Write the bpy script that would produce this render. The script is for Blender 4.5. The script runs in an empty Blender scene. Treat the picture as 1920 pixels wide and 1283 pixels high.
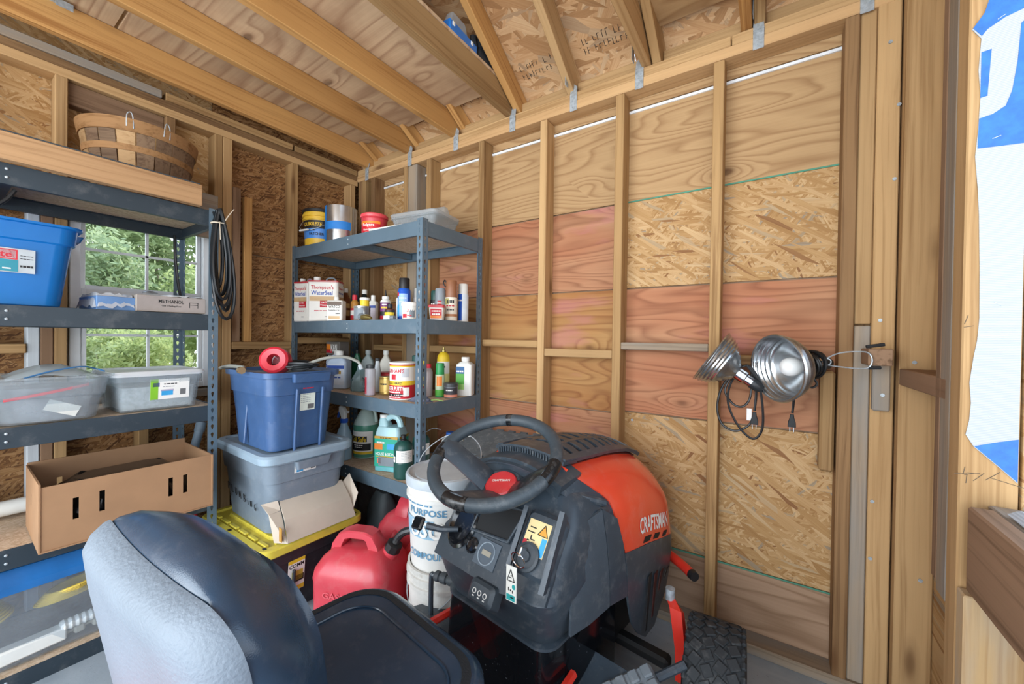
import bpy, bmesh, math, random
from mathutils import Vector, Matrix, Euler
random.seed(7)
S = bpy.context.scene
COL = S.collection
R = math.radians
PI = math.pi

# ------------------------------------------------------------------ camera
cd = bpy.data.cameras.new('camera')
cd.sensor_width = 36.0
cd.lens = 734.58 * 36.0 / 1920.0
cd.clip_start = 0.02
cd.clip_end = 200
cam = bpy.data.objects.new('camera', cd)
COL.objects.link(cam)
_yaw, _p, _r = R(-33.5526), R(-0.54056), R(0.80263)
_f = Vector((math.sin(_yaw) * math.cos(_p), math.cos(_yaw) * math.cos(_p), math.sin(_p)))
_ri0 = Vector((math.cos(_yaw), -math.sin(_yaw), 0))
_u0 = _ri0.cross(_f)
_ri = math.cos(_r) * _ri0 + math.sin(_r) * _u0
_up = -math.sin(_r) * _ri0 + math.cos(_r) * _u0
cm = Matrix((( _ri.x, _up.x, -_f.x, 0), (_ri.y, _up.y, -_f.y, 0), (_ri.z, _up.z, -_f.z, 1.25), (0, 0, 0, 1)))
cam.matrix_world = cm
S.camera = cam

# ------------------------------------------------------------------ sky, sun, daylight through the open doorway
w = bpy.data.worlds.new('sky')
S.world = w
w.use_nodes = True
wn = w.node_tree.nodes
wl = w.node_tree.links
bg = wn['Background']
tc = wn.new('ShaderNodeTexCoord')
sx = wn.new('ShaderNodeSeparateXYZ')
cr = wn.new('ShaderNodeValToRGB')
wl.new(tc.outputs['Generated'], sx.inputs[0])
wl.new(sx.outputs['Z'], cr.inputs[0])
cr.color_ramp.elements[0].position = 0.0
cr.color_ramp.elements[0].color = (0.95, 0.97, 1.0, 1)
cr.color_ramp.elements[1].position = 0.7
cr.color_ramp.elements[1].color = (0.55, 0.74, 1.0, 1)
wl.new(cr.outputs[0], bg.inputs['Color'])
bg.inputs['Strength'].default_value = 1.9

def light(kind, name, loc, rot, energy, color, **kw):
    l = bpy.data.lights.new(name, kind)
    l.energy = energy
    l.color = color
    for k, v in kw.items():
        setattr(l, k, v)
    o = bpy.data.objects.new(name, l)
    COL.objects.link(o)
    o.location = loc
    o.rotation_euler = rot
    return o

light('SUN', 'sun', (0, 8, 8), (R(-48), R(-14), 0), 3.2, (1.0, 0.95, 0.86), angle=R(1.5))
# daylight coming in by the open double doors behind the photographer
light('AREA', 'doorway_daylight', (-0.95, -1.55, 1.35), (R(90), 0, R(-4)), 88, (0.86, 0.94, 1.0), shape='RECTANGLE', size=3.2, size_y=2.3)

vs = S.view_settings
vs.view_transform = 'Standard'
vs.look = 'None'
vs.gamma = 1.0
vs.use_curve_mapping = False
vs.exposure = 0.5
try:
    S.cycles.use_denoising = True
    S.cycles.max_bounces = 8
    S.cycles.transparent_max_bounces = 16
except Exception:
    pass

# ------------------------------------------------------------------ helpers: objects
def _props(o, label=None, cat=None, group=None, kind=None):
    if label: o['label'] = label
    if cat: o['category'] = cat
    if group: o['group'] = group
    if kind: o['kind'] = kind
    return o

def thing(name, label, cat, loc=(0, 0, 0), rz=0.0, group=None, rot=None):
    o = bpy.data.objects.new(name, None)
    o.empty_display_size = 0.05
    COL.objects.link(o)
    o.location = loc
    o.rotation_euler = rot if rot else (0, 0, rz)
    return _props(o, label, cat, group)

def struct(name, label=None):
    o = bpy.data.objects.new(name, None)
    COL.objects.link(o)
    return _props(o, label, None, None, 'structure')

class MB:
    def __init__(s):
        s.v = []; s.f = []; s.mi = []; s.m = 0
    def add(s, vs, fs, M=None):
        n = len(s.v)
        for p in vs:
            p = Vector(p)
            s.v.append(M @ p if M is not None else p)
        for f in fs:
            s.f.append([i + n for i in f]); s.mi.append(s.m)
        return s
    def box(s, c, d, bev=0.0, M=None):
        hx, hy, hz = d[0] / 2, d[1] / 2, d[2] / 2
        c = Vector(c)
        b = min(bev, hx * .9, hy * .9, hz * .9)
        if b <= 0:
            vs = [c + Vector((x * hx, y * hy, z * hz)) for x in (-1, 1) for y in (-1, 1) for z in (-1, 1)]
            fs = [(0, 1, 3, 2), (4, 6, 7, 5), (0, 4, 5, 1), (2, 3, 7, 6), (0, 2, 6, 4), (1, 5, 7, 3)]
            return s.add(vs, fs, M)
        vs = []; idx = {}
        for x in (-1, 1):
            for y in (-1, 1):
                for z in (-1, 1):
                    for k in range(3):
                        q = [x * (hx - b), y * (hy - b), z * (hz - b)]
                        q[k] = (x * hx, y * hy, z * hz)[k]
                        idx[(x, y, z, k)] = len(vs); vs.append(c + Vector(q))
        fs = []
        for k in range(3):
            o = [i for i in range(3) if i != k]
            for sgn in (-1, 1):
                loop = []
                for (p, q) in ((-1, -1), (1, -1), (1, 1), (-1, 1)):
                    t = [0, 0, 0]; t[k] = sgn; t[o[0]] = p; t[o[1]] = q
                    loop.append(idx[(t[0], t[1], t[2], k)])
                flip = (sgn == 1) == (k == 1)
                fs.append(loop[::-1] if flip else loop)
        for k in range(3):
            o = [i for i in range(3) if i != k]
            for p in (-1, 1):
                for q in (-1, 1):
                    l = []
                    for sgn, kk in ((-1, o[0]), (-1, o[1]), (1, o[1]), (1, o[0])):
                        t = [0, 0, 0]; t[k] = sgn; t[o[0]] = p; t[o[1]] = q
                        l.append(idx[(t[0], t[1], t[2], kk)])
                    fs.append(l)
        for x in (-1, 1):
            for y in (-1, 1):
                for z in (-1, 1):
                    fs.append([idx[(x, y, z, k)] for k in range(3)])
        return s.add(vs, fs, M)
    def rings(s, rings, cap0=True, cap1=True, closed=True, M=None):
        n = len(rings[0]); vs = [p for r in rings for p in r]; fs = []
        m = n if closed else n - 1
        for i in range(len(rings) - 1):
            for j in range(m):
                a = i * n + j; b = i * n + (j + 1) % n
                fs.append((a, b, b + n, a + n))
        if cap0: fs.append(list(range(n))[::-1])
        if cap1: fs.append([(len(rings) - 1) * n + j for j in range(n)])
        return s.add(vs, fs, M)
    def loft(s, secs, seg=5, cap0=True, cap1=True, M=None):
        # secs: (z, hx, hy, r[, cx, cy]) rounded rectangles
        return s.rings([rrect(q[1], q[2], q[3], q[0], seg, *(q[4:6] if len(q) > 4 else (0, 0))) for q in secs], cap0, cap1, True, M)
    def lathe(s, prof, seg=24, cap0=True, cap1=True, M=None, c=(0, 0)):
        return s.rings([[Vector((c[0] + r * math.cos(2 * PI * i / seg), c[1] + r * math.sin(2 * PI * i / seg), z)) for i in range(seg)] for r, z in prof], cap0, cap1, True, M)
    def cyl(s, p0, p1, r0, r1=None, seg=14, cap=True):
        return s.tube([p0, p1], r0, seg, r1, cap)
    def tube(s, pts, r, seg=8, r1=None, cap=True):
        pts = [Vector(p) for p in pts]
        n = len(pts); rs = []
        prev = None
        for i, p in enumerate(pts):
            t = (pts[min(i + 1, n - 1)] - pts[max(i - 1, 0)])
            if t.length < 1e-9: t = Vector((0, 0, 1))
            t.normalize()
            if prev is None:
                a = Vector((0, 0, 1)) if abs(t.z) < .9 else Vector((1, 0, 0))
                u = t.cross(a).normalized()
            else:
                u = prev - t * prev.dot(t)
                if u.length < 1e-6: u = t.orthogonal()
                u.normalize()
            prev = u
            v = t.cross(u)
            rad = r if r1 is None else r + (r1 - r) * i / (n - 1)
            if isinstance(r, (list, tuple)): rad = r[i]
            rs.append([p + rad * (math.cos(2 * PI * k / seg) * u + math.sin(2 * PI * k / seg) * v) for k in range(seg)])
        return s.rings(rs, cap, cap)
    def torus(s, c, R_, r, u, v, seg=40, sub=10, a0=0, a1=2 * PI):
        c = Vector(c); u = Vector(u).normalized(); v = Vector(v).normalized(); w_ = u.cross(v)
        full = abs(a1 - a0 - 2 * PI) < 1e-6
        rs = []
        for i in range(seg + (0 if full else 1)):
            a = a0 + (a1 - a0) * i / seg
            d = math.cos(a) * u + math.sin(a) * v
            rs.append([c + d * (R_ + r * math.cos(2 * PI * k / sub)) + w_ * (r * math.sin(2 * PI * k / sub)) for k in range(sub)])
        if full:
            rs.append(rs[0]); return s.rings(rs, False, False)
        return s.rings(rs)
    def prism(s, poly, d, M=None):
        # poly: 2-D outline in local XY, extruded by d along +Z
        n = len(poly)
        vs = [Vector((x, y, 0)) for x, y in poly] + [Vector((x, y, d)) for x, y in poly]
        fs = [list(range(n))[::-1], list(range(n, 2 * n))] + [(i, (i + 1) % n, n + (i + 1) % n, n + i) for i in range(n)]
        return s.add(vs, fs, M)
    def slab(s, rows, t, M=None):
        # rows: grid of points; thickened by t along averaged normal
        nr, nc = len(rows), len(rows[0])
        P = [[Vector(p) for p in r] for r in rows]
        def nrm(i, j):
            a = P[min(i + 1, nr - 1)][j] - P[max(i - 1, 0)][j]
            b = P[i][min(j + 1, nc - 1)] - P[i][max(j - 1, 0)]
            n = a.cross(b)
            return n.normalized() if n.length > 1e-12 else Vector((0, 0, 1))
        top = [P[i][j] for i in range(nr) for j in range(nc)]
        bot = [P[i][j] - nrm(i, j) * t for i in range(nr) for j in range(nc)]
        n = nr * nc; fs = []
        for i in range(nr - 1):
            for j in range(nc - 1):
                a = i * nc + j
                fs.append((a, a + nc, a + nc + 1, a + 1))
                fs.append((n + a, n + a + 1, n + a + nc + 1, n + a + nc))
        for i in range(nr - 1):
            for j in (0, nc - 1):
                a = i * nc + j; fs.append((a, a + nc, n + a + nc, n + a) if j else (a, n + a, n + a + nc, a + nc))
        for j in range(nc - 1):
            for i in (0, nr - 1):
                a = i * nc + j; fs.append((a, a + 1, n + a + 1, n + a) if i == 0 else (a, n + a, n + a + 1, a + 1))
        return s.add(top + bot, fs, M)
    def mesh(s, name, mats, smooth=True, ang=35):
        me = bpy.data.meshes.new(name)
        me.from_pydata([tuple(p) for p in s.v], [], s.f)
        if not isinstance(mats, (list, tuple)): mats = [mats]
        for m in mats: me.materials.append(m)
        if len(mats) > 1: me.polygons.foreach_set('material_index', s.mi)
        bm = bmesh.new(); bm.from_mesh(me)
        bmesh.ops.recalc_face_normals(bm, faces=bm.faces)
        bm.to_mesh(me); bm.free()
        if smooth:
            me.polygons.foreach_set('use_smooth', [True] * len(me.polygons))
            me.set_sharp_from_angle(angle=R(ang))
        me.update()
        return me

def rrect(hx, hy, r, z, seg=5, cx=0, cy=0):
    r = min(r, hx, hy); out = []
    for k, (sx_, sy_) in enumerate(((1, 1), (-1, 1), (-1, -1), (1, -1))):
        for i in range(seg + 1):
            a = PI / 2 * (k + i / seg)
            out.append(Vector((cx + sx_ * (hx - r) + r * math.cos(a), cy + sy_ * (hy - r) + r * math.sin(a), z)))
    return out

def smoothpath(pts, n=6):
    pts = [Vector(p) for p in pts]; out = []
    for i in range(len(pts) - 1):
        p0 = pts[max(i - 1, 0)]; p1 = pts[i]; p2 = pts[i + 1]; p3 = pts[min(i + 2, len(pts) - 1)]
        for k in range(n):
            t = k / n
            out.append(.5 * ((2 * p1) + (p2 - p0) * t + (2 * p0 - 5 * p1 + 4 * p2 - p3) * t * t + (3 * p1 - p0 - 3 * p2 + p3) * t ** 3))
    out.append(pts[-1]); return out

def part(name, mb, mat, parent=None, smooth=True, ang=35, label=None, M=None, kind=None):
    me = mb if isinstance(mb, bpy.types.Mesh) else mb.mesh(name, mat, smooth, ang)
    o = bpy.data.objects.new(name, me)
    COL.objects.link(o)
    if parent is not None: o.parent = parent
    if M is not None: o.matrix_local = M
    if label: o['label'] = label
    if kind: o['kind'] = kind
    return o

def frame(o, x, y):
    x = Vector(x).normalized(); y = Vector(y); z = x.cross(y).normalized(); y = z.cross(x)
    return Matrix(((x.x, y.x, z.x, o[0]), (x.y, y.y, z.y, o[1]), (x.z, y.z, z.z, o[2]), (0, 0, 0, 1)))

def board(name, p0, p1, wdir, wd, th, mat, parent=None, bev=.0025, label=None, kind=None):
    # p0->p1: centre line; wd measured along wdir, th across
    p0 = Vector(p0); p1 = Vector(p1)
    L = (p1 - p0).length
    mb = MB().box((0, 0, 0), (L, wd, th), bev)
    return part(name, mb, mat, parent, True, 30, label, frame((p0 + p1) / 2, p1 - p0, wdir), kind)

def bbox(name, lo, hi, mat, parent=None, bev=.0025, axis='x', label=None, kind=None):
    # axis aligned board: grain along axis
    lo = Vector(lo); hi = Vector(hi); c = (lo + hi) / 2; d = hi - lo
    if axis == 'x': return board(name, (lo.x, c.y, c.z), (hi.x, c.y, c.z), (0, 1, 0), d.y, d.z, mat, parent, bev, label, kind)
    if axis == 'y': return board(name, (c.x, lo.y, c.z), (c.x, hi.y, c.z), (1, 0, 0), d.x, d.z, mat, parent, bev, label, kind)
    return board(name, (c.x, c.y, lo.z), (c.x, c.y, hi.z), (1, 0, 0), d.x, d.y, mat, parent, bev, label, kind)

# ------------------------------------------------------------------ helpers: lettering (flat print set just proud of its surface)
_text = {}
def text_data(s, bold=0.0, shear=0.0):
    k = (s, bold, shear)
    if k not in _text:
        c = bpy.data.curves.new('lettering', 'FONT')
        c.body = s; c.size = 1.0; c.align_x = 'CENTER'; c.align_y = 'CENTER'
        c.offset = bold; c.shear = shear; c.resolution_u = 2
        o = bpy.data.objects.new('lettering', c)
        me = bpy.data.meshes.new_from_object(o)
        bm = bmesh.new(); bm.from_mesh(me)
        _text[k] = ([v.co.copy() for v in bm.verts], [[v.index for v in f.verts] for f in bm.faces])
        bm.free()
        bpy.data.objects.remove(o); bpy.data.curves.remove(c); bpy.data.meshes.remove(me)
        vs = _text[k][0]
        x0 = min(v.x for v in vs); x1 = max(v.x for v in vs); y0 = min(v.y for v in vs); y1 = max(v.y for v in vs)
        cx, cy = (x0 + x1) / 2, (y0 + y1) / 2
        for v in vs: v.x -= cx; v.y -= cy
        _text[k] = (vs, _text[k][1], x1 - x0, y1 - y0)
    return _text[k]

def letters(s, parent, mat, fn, width=None, height=None, bold=0.0, shear=0.0, name='lettering', label=None):
    if s == '=':   # print too small to read: a row of short dashes
        width = width or height * 4; mb = MB(); x = -width / 2; q = random.Random(round(width * 1e4))
        while x < width / 2 - .001:
            l_ = min(q.uniform(.12, .3) * width, width / 2 - x)
            mb.add([fn(x, -height * .35), fn(x + l_, -height * .35), fn(x + l_, height * .35), fn(x, height * .35)], [(0, 1, 2, 3)])
            x += l_ + width * .05
        me = bpy.data.meshes.new('fine_print'); me.from_pydata([tuple(p) for p in mb.v], [], mb.f); me.materials.append(mat); me.update()
        return part('fine_print', me, None, parent)
    vs, fs, w0, h0 = text_data(s, bold, shear)
    sx_ = (width / w0) if width else (height / h0)
    sy_ = (height / h0) if height else sx_
    mb = MB(); mb.add([fn(v.x * sx_, v.y * sy_) for v in vs], fs)
    me = bpy.data.meshes.new(name)
    me.from_pydata([tuple(p) for p in mb.v], [], mb.f); me.materials.append(mat); me.update()
    return part(name, me, None, parent, label=label)

def onflat(o, x, y, eps=.0006):
    o = Vector(o); x = Vector(x).normalized(); y = Vector(y).normalized(); n = x.cross(y).normalized()
    return lambda a, b: o + x * a + y * b + n * eps
def oncyl(r, z, a0=-PI / 2, eps=.0009, c=(0, 0)):
    # wraps text on an upright cylinder, centred on the direction a0
    return lambda a, b: Vector((c[0] + (r + eps) * math.cos(a0 + a / r), c[1] + (r + eps) * math.sin(a0 + a / r), z + b))
def arcpatch(mb, r, z0, z1, a0, a1, eps=.0005, seg=12, c=(0, 0), r1=None):
    r1 = r if r1 is None else r1
    rows = [[Vector((c[0] + (rr + eps) * math.cos(a0 + (a1 - a0) * i / seg), c[1] + (rr + eps) * math.sin(a0 + (a1 - a0) * i / seg), z)) for i in range(seg + 1)] for rr, z in ((r, z0), (r1, z1))]
    return mb.slab(rows, -.0003)
def flatpatch(mb, o, x, y, w_, h_, eps=.0004):
    o = Vector(o); x = Vector(x).normalized(); y = Vector(y).normalized(); n = x.cross(y).normalized()
    M = frame(o, x, y)
    return mb.box((0, 0, eps / 2), (w_, h_, eps), 0, M)

# ------------------------------------------------------------------ materials
def lin(h):
    h = h.lstrip('#'); out = []
    for i in (0, 2, 4):
        c = int(h[i:i + 2], 16) / 255
        out.append(c / 12.92 if c <= .04045 else ((c + .055) / 1.055) ** 2.4)
    return (*out, 1)

class N:
    def __init__(s, name):
        s.m = bpy.data.materials.new(name); s.m.use_nodes = True
        s.t = s.m.node_tree; s.b = s.t.nodes['Principled BSDF']; s.out = s.t.nodes['Material Output']
    def n(s, typ, **kw):
        q = s.t.nodes.new('ShaderNode' + typ)
        for k, v in kw.items(): setattr(q, k, v)
        return q
    def l(s, a, b): s.t.links.new(a, b)
    def coord(s, rnd=True):
        t = s.n('TexCoord')
        if not rnd: return t.outputs['Object']
        i = s.n('ObjectInfo'); m = s.n('Math', operation='MULTIPLY'); m.inputs[1].default_value = 37.0
        s.l(i.outputs['Random'], m.inputs[0])
        a = s.n('VectorMath', operation='ADD'); s.l(t.outputs['Object'], a.inputs[0]); s.l(m.outputs[0], a.inputs[1])
        return a.outputs[0]
    def map(s, v, scale=(1, 1, 1), rz=0.0, loc=(0, 0, 0)):
        m = s.n('Mapping'); m.inputs['Scale'].default_value = scale; m.inputs['Rotation'].default_value = (0, 0, rz); m.inputs['Location'].default_value = loc
        s.l(v, m.inputs['Vector']); return m.outputs[0]
    def noise(s, v, scale=1, detail=3, rough=.5, dist=0):
        q = s.n('TexNoise'); q.inputs['Scale'].default_value = scale; q.inputs['Detail'].default_value = detail
        q.inputs['Roughness'].default_value = rough; q.inputs['Distortion'].default_value = dist
        s.l(v, q.inputs['Vector']); return q.outputs['Fac']
    def ramp(s, f, stops, interp='LINEAR'):
        q = s.n('ValToRGB'); e = q.color_ramp.elements; q.color_ramp.interpolation = interp
        while len(e) < len(stops): e.new(.5)
        for i, (p, c) in enumerate(stops):
            e[i].position = p; e[i].color = lin(c) if isinstance(c, str) else (c if isinstance(c, tuple) else (c, c, c, 1))
        s.l(f, q.inputs[0]); return q.outputs[0]
    def mix(s, f, a, b, typ='MIX'):
        q = s.n('MixRGB', blend_type=typ)
        for k, x in ((0, f), (1, a), (2, b)):
            if isinstance(x, (int, float)): q.inputs[k].default_value = x if k == 0 else (x, x, x, 1)
            elif isinstance(x, str): q.inputs[k].default_value = lin(x)
            elif isinstance(x, tuple): q.inputs[k].default_value = x
            else: s.l(x, q.inputs[k])
        return q.outputs[0]
    def math(s, op, a, b=0.0, c=0.0):
        q = s.n('Math', operation=op)
        for k, x in enumerate((a, b, c)):
            if isinstance(x, (int, float)): q.inputs[k].default_value = x
            else: s.l(x, q.inputs[k])
        return q.outputs[0]
    def bump(s, h, strength=.2, dist=.01):
        q = s.n('Bump'); q.inputs['Strength'].default_value = strength; q.inputs['Distance'].default_value = dist
        s.l(h, q.inputs['Height']); s.l(q.outputs[0], s.b.inputs['Normal'])

_mats = {}
def plain(name, col, rough=.5, metal=0.0, alpha=1.0, var=.07, scale=9, bump=0.0, bscale=150, dust=0.0, dustcol='#c9c6c0', coat=0.0, spec=None, emit=None):
    if name in _mats: return _mats[name]
    k = N(name); c = k.coord()
    f = k.noise(c, scale, 4, .6)
    a = lin(col)
    d = tuple(max(0, x * (1 - 2 * var)) for x in a[:3]) + (1,)
    e = tuple(min(1, x * (1 + 2 * var)) for x in a[:3]) + (1,)
    colr = k.ramp(f, [(.3, d), (.7, e)])
    if dust:
        g = k.noise(c, scale * 3.3, 6, .7)
        g2 = k.ramp(g, [(.52, 0.0), (.75, dust)])
        colr = k.mix(g2, colr, dustcol)
    k.l(colr, k.b.inputs['Base Color'])
    k.b.inputs['Roughness'].default_value = rough
    k.b.inputs['Metallic'].default_value = metal
    k.b.inputs['Alpha'].default_value = alpha
    k.b.inputs['Coat Weight'].default_value = coat
    k.b.inputs['Coat Roughness'].default_value = .15
    if spec is not None: k.b.inputs['Specular IOR Level'].default_value = spec
    if bump: k.bump(k.noise(c, bscale, 3), bump, .003)
    _mats[name] = k.m; return k.m

def wood(name, a, b, knot='#5a3a20', grain=1.0, knots=1.0, tint=.25, grey=None, rough=.75):
    # length of the board lies along local X
    if name in _mats: return _mats[name]
    k = N(name); c = k.coord()
    w1 = k.noise(k.map(c, (.9, 7, 7)), 1.0, 2, .5)
    cw = k.n('VectorMath', operation='MULTIPLY_ADD')
    k.l(w1, cw.inputs[0]); cw.inputs[1].default_value = (0, .05, .05); k.l(c, cw.inputs[2])
    s1 = k.noise(k.map(cw.outputs[0], (1.2, 95 * grain, 95 * grain)), 1.0, 5, .6)
    s2 = k.noise(k.map(cw.outputs[0], (.5, 18 * grain, 18 * grain)), 1.0, 3, .5)
    f = k.math('ADD', k.math('MULTIPLY', s1, .55), k.math('MULTIPLY', s2, .45))
    col = k.ramp(f, [(.36, b), (.5, a), (.66, tuple(min(1, x * 1.08) for x in lin(a)[:3]) + (1,))])
    big = k.noise(k.map(c, (1.3, 4, 4)), 1.0, 3)
    col = k.mix(k.ramp(big, [(.35, 0.0), (.7, .45)]), col, b)
    if grey:
        col = k.mix(k.ramp(k.noise(k.map(c, (2, 14, 14)), 1.0, 4), [(.4, 0.1), (.62, .85)]), col, grey)
    # knots
    v = k.n('TexVoronoi', feature='F1'); v.inputs['Scale'].default_value = 1.0; v.inputs['Randomness'].default_value = 1.0
    k.l(k.map(c, (2.4, 9, 9)), v.inputs['Vector'])
    kn = k.ramp(v.outputs['Distance'], [(.05, 1.0), (.11, .75), (.17, .25), (.26, 0.0)])
    sep = k.n('SeparateColor'); k.l(v.outputs['Color'], sep.inputs[0])
    gate = k.math('GREATER_THAN', sep.outputs[0], 1 - .42 * knots)
    kn = k.math('MULTIPLY', kn, gate)
    col = k.mix(k.math('MULTIPLY', kn, .85), col, knot)
    i = k.n('ObjectInfo')
    h = k.n('HueSaturation'); k.l(col, h.inputs['Color'])
    k.l(k.math('MULTIPLY_ADD', i.outputs['Random'], tint, 1 - tint * .55), h.inputs['Value'])
    k.l(h.outputs[0], k.b.inputs['Base Color'])
    k.b.inputs['Roughness'].default_value = rough
    k.b.inputs['Specular IOR Level'].default_value = .25
    k.bump(s1, .25, .004)
    _mats[name] = k.m; return k.m

def ply(name, a, b, pink=None, scale=1.0, bands=9.0, dark='#4d2f1c', tint=.16, mott=None):
    # sheet with its face grain along local X
    if name in _mats: return _mats[name]
    k = N(name); c = k.coord()
    v = k.n('TexVoronoi', feature='F1'); v.inputs['Scale'].default_value = 1.0
    k.l(k.map(c, (2.4, 4.6, 4.6)), v.inputs['Vector'])
    sep = k.n('SeparateColor'); k.l(v.outputs['Color'], sep.inputs[0])
    kg = k.math('GREATER_THAN', sep.outputs[0], .45)
    base = k.noise(k.map(c, (.5 * scale, 3.6 * scale, 3.6)), 1.0, 2, .45, .25)
    base = k.math('ADD', base, k.math('MULTIPLY', kg, k.ramp(v.outputs['Distance'], [(0, .15), (.12, .09), (.28, .02), (.4, 0.0)])))
    saw = k.math('FRACT', k.math('MULTIPLY', base, bands * 2.6))
    line = k.ramp(saw, [(.0, .15), (.5, .35), (.78, .95), (.92, .35), (1.0, .15)])
    fine = k.noise(k.map(c, (2.5, 110, 110)), 1.0, 4, .6)
    f = k.math('ADD', k.math('MULTIPLY', line, .62), k.math('MULTIPLY', fine, .4))
    col = k.ramp(f, [(.2, a), (.85, b)])
    if pink:
        g = k.noise(k.map(c, (1.4, 4.5, 4.5), 0, (3, 1, 0)), 1.0, 3)
        col = k.mix(k.ramp(g, [(.34, .15), (.62, .85)]), col, k.mix(.75, col, pink, 'MULTIPLY'))
        g2 = k.noise(k.map(c, (2.5, 9, 9), 0, (8, 1, 0)), 1.0, 4)
        col = k.mix(k.ramp(g2, [(.58, 0.0), (.72, .45)]), col, '#b8747a')
    if mott:
        g = k.noise(k.map(c, (2.2, 2.6, 2.6), 0, (5, 2, 0)), 1.0, 4, .6)
        col = k.mix(k.ramp(g, [(.4, 0.0), (.7, .6)]), col, mott)
    kn = k.math('MULTIPLY', k.ramp(v.outputs['Distance'], [(.03, 1.0), (.06, .8), (.10, .2), (.15, 0.0)]), kg)
    col = k.mix(k.math('MULTIPLY', kn, .8), col, dark)
    i = k.n('ObjectInfo'); h = k.n('HueSaturation'); k.l(col, h.inputs['Color'])
    k.l(k.math('MULTIPLY_ADD', i.outputs['Random'], tint, 1 - tint * .5), h.inputs['Value'])
    k.l(h.outputs[0], k.b.inputs['Base Color'])
    k.b.inputs['Roughness'].default_value = .72; k.b.inputs['Specular IOR Level'].default_value = .25
    k.bump(fine, .12, .003)
    _mats[name] = k.m; return k.m

def osb(name, cols, L=.046, W=.0058, angs=(0.25, -.35, 1.15, -.9, .05, .6), dirt=None):
    if name in _mats: return _mats[name]
    k = N(name); c = k.coord()
    wv = k.n('TexNoise'); wv.inputs['Scale'].default_value = 7; wv.inputs['Detail'].default_value = 2; k.l(c, wv.inputs['Vector'])
    cw = k.n('VectorMath', operation='MULTIPLY_ADD'); k.l(wv.outputs['Color'], cw.inputs[0]); cw.inputs[1].default_value = (.022 * L / .075, .022 * L / .075, 0); k.l(c, cw.inputs[2])
    col = None; hgt = None
    for q, an in enumerate(angs):
        mul = 1.0 - .12 * q
        v = k.n('TexVoronoi', feature='F1', voronoi_dimensions='2D'); v.inputs['Scale'].default_value = 1.0
        m1 = k.map(cw.outputs[0], (1, 1, 1), an, (q * 3.1, q * 1.7, 0))
        k.l(k.map(m1, (mul / L, mul / W, 1)), v.inputs['Vector'])
        sep = k.n('SeparateColor'); k.l(v.outputs['Color'], sep.inputs[0])
        cc = k.ramp(sep.outputs[0], cols)
        st = k.noise(k.map(m1, (6, 260, 1)), 1.0, 3)
        cc = k.mix(k.math('MULTIPLY', st, .7), cc, k.mix(1.0, cc, '#b58a5a', 'MULTIPLY'))
        if col is None: col = cc; hgt = sep.outputs[1]
        else:
            g = k.math('GREATER_THAN', sep.outputs[2], .62)
            col = k.mix(g, col, cc); hgt = k.mix(g, hgt, sep.outputs[1])
    if dirt:
        g = k.noise(k.map(c, (2, 2, 2), 0, (4, 4, 0)), 1.0, 4)
        col = k.mix(k.ramp(g, [(.45, 0.0), (.7, .55)]), col, dirt)
    k.l(col, k.b.inputs['Base Color'])
    k.b.inputs['Roughness'].default_value = .7; k.b.inputs['Specular IOR Level'].default_value = .3
    k.bump(hgt, .35, .003)
    _mats[name] = k.m; return k.m

def clearplastic(name, col, fac, rough=.2):
    # thin translucent plastic: part of the light goes straight through
    if name in _mats: return _mats[name]
    k = N(name); k.b.inputs['Base Color'].default_value = lin(col); k.b.inputs['Roughness'].default_value = rough
    t = k.n('BsdfTransparent'); t.inputs[0].default_value = tuple(.35 + .65 * x for x in lin(col)[:3]) + (1,)
    tr = k.n('BsdfTranslucent'); tr.inputs[0].default_value = lin(col)
    m0 = k.n('MixShader'); m0.inputs[0].default_value = .35; k.l(k.b.outputs[0], m0.inputs[1]); k.l(tr.outputs[0], m0.inputs[2])
    f = k.noise(k.coord(), 14, 4)
    m = k.n('MixShader'); k.l(k.math('MULTIPLY_ADD', f, .2, fac - .1), m.inputs[0]); k.l(m0.outputs[0], m.inputs[1]); k.l(t.outputs[0], m.inputs[2])
    k.l(m.outputs[0], k.out.inputs[0]); _mats[name] = k.m; return k.m

def paneglass(name):
    k = N(name); g = k.n('BsdfGlossy'); g.inputs['Roughness'].default_value = .02
    t = k.n('BsdfTransparent'); lw = k.n('LayerWeight'); lw.inputs[0].default_value = .12
    m = k.n('MixShader'); k.l(k.math('MULTIPLY', lw.outputs['Fresnel'], .6), m.inputs[0]); k.l(t.outputs[0], m.inputs[1]); k.l(g.outputs[0], m.inputs[2])
    k.l(m.outputs[0], k.out.inputs[0]); return k.m

def leafmat(name, a, b):
    k = N(name); c = k.coord(False)
    f = k.noise(c, 5, 5, .7)
    col = k.ramp(f, [(.3, a), (.7, b)])
    k.l(col, k.b.inputs['Base Color']); k.b.inputs['Roughness'].default_value = .6
    tr = k.n('BsdfTranslucent'); k.l(col, tr.inputs[0])
    m = k.n('MixShader'); m.inputs[0].default_value = .45; k.l(k.b.outputs[0], m.inputs[1]); k.l(tr.outputs[0], m.inputs[2])
    k.l(m.outputs[0], k.out.inputs[0]); return k.m

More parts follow.
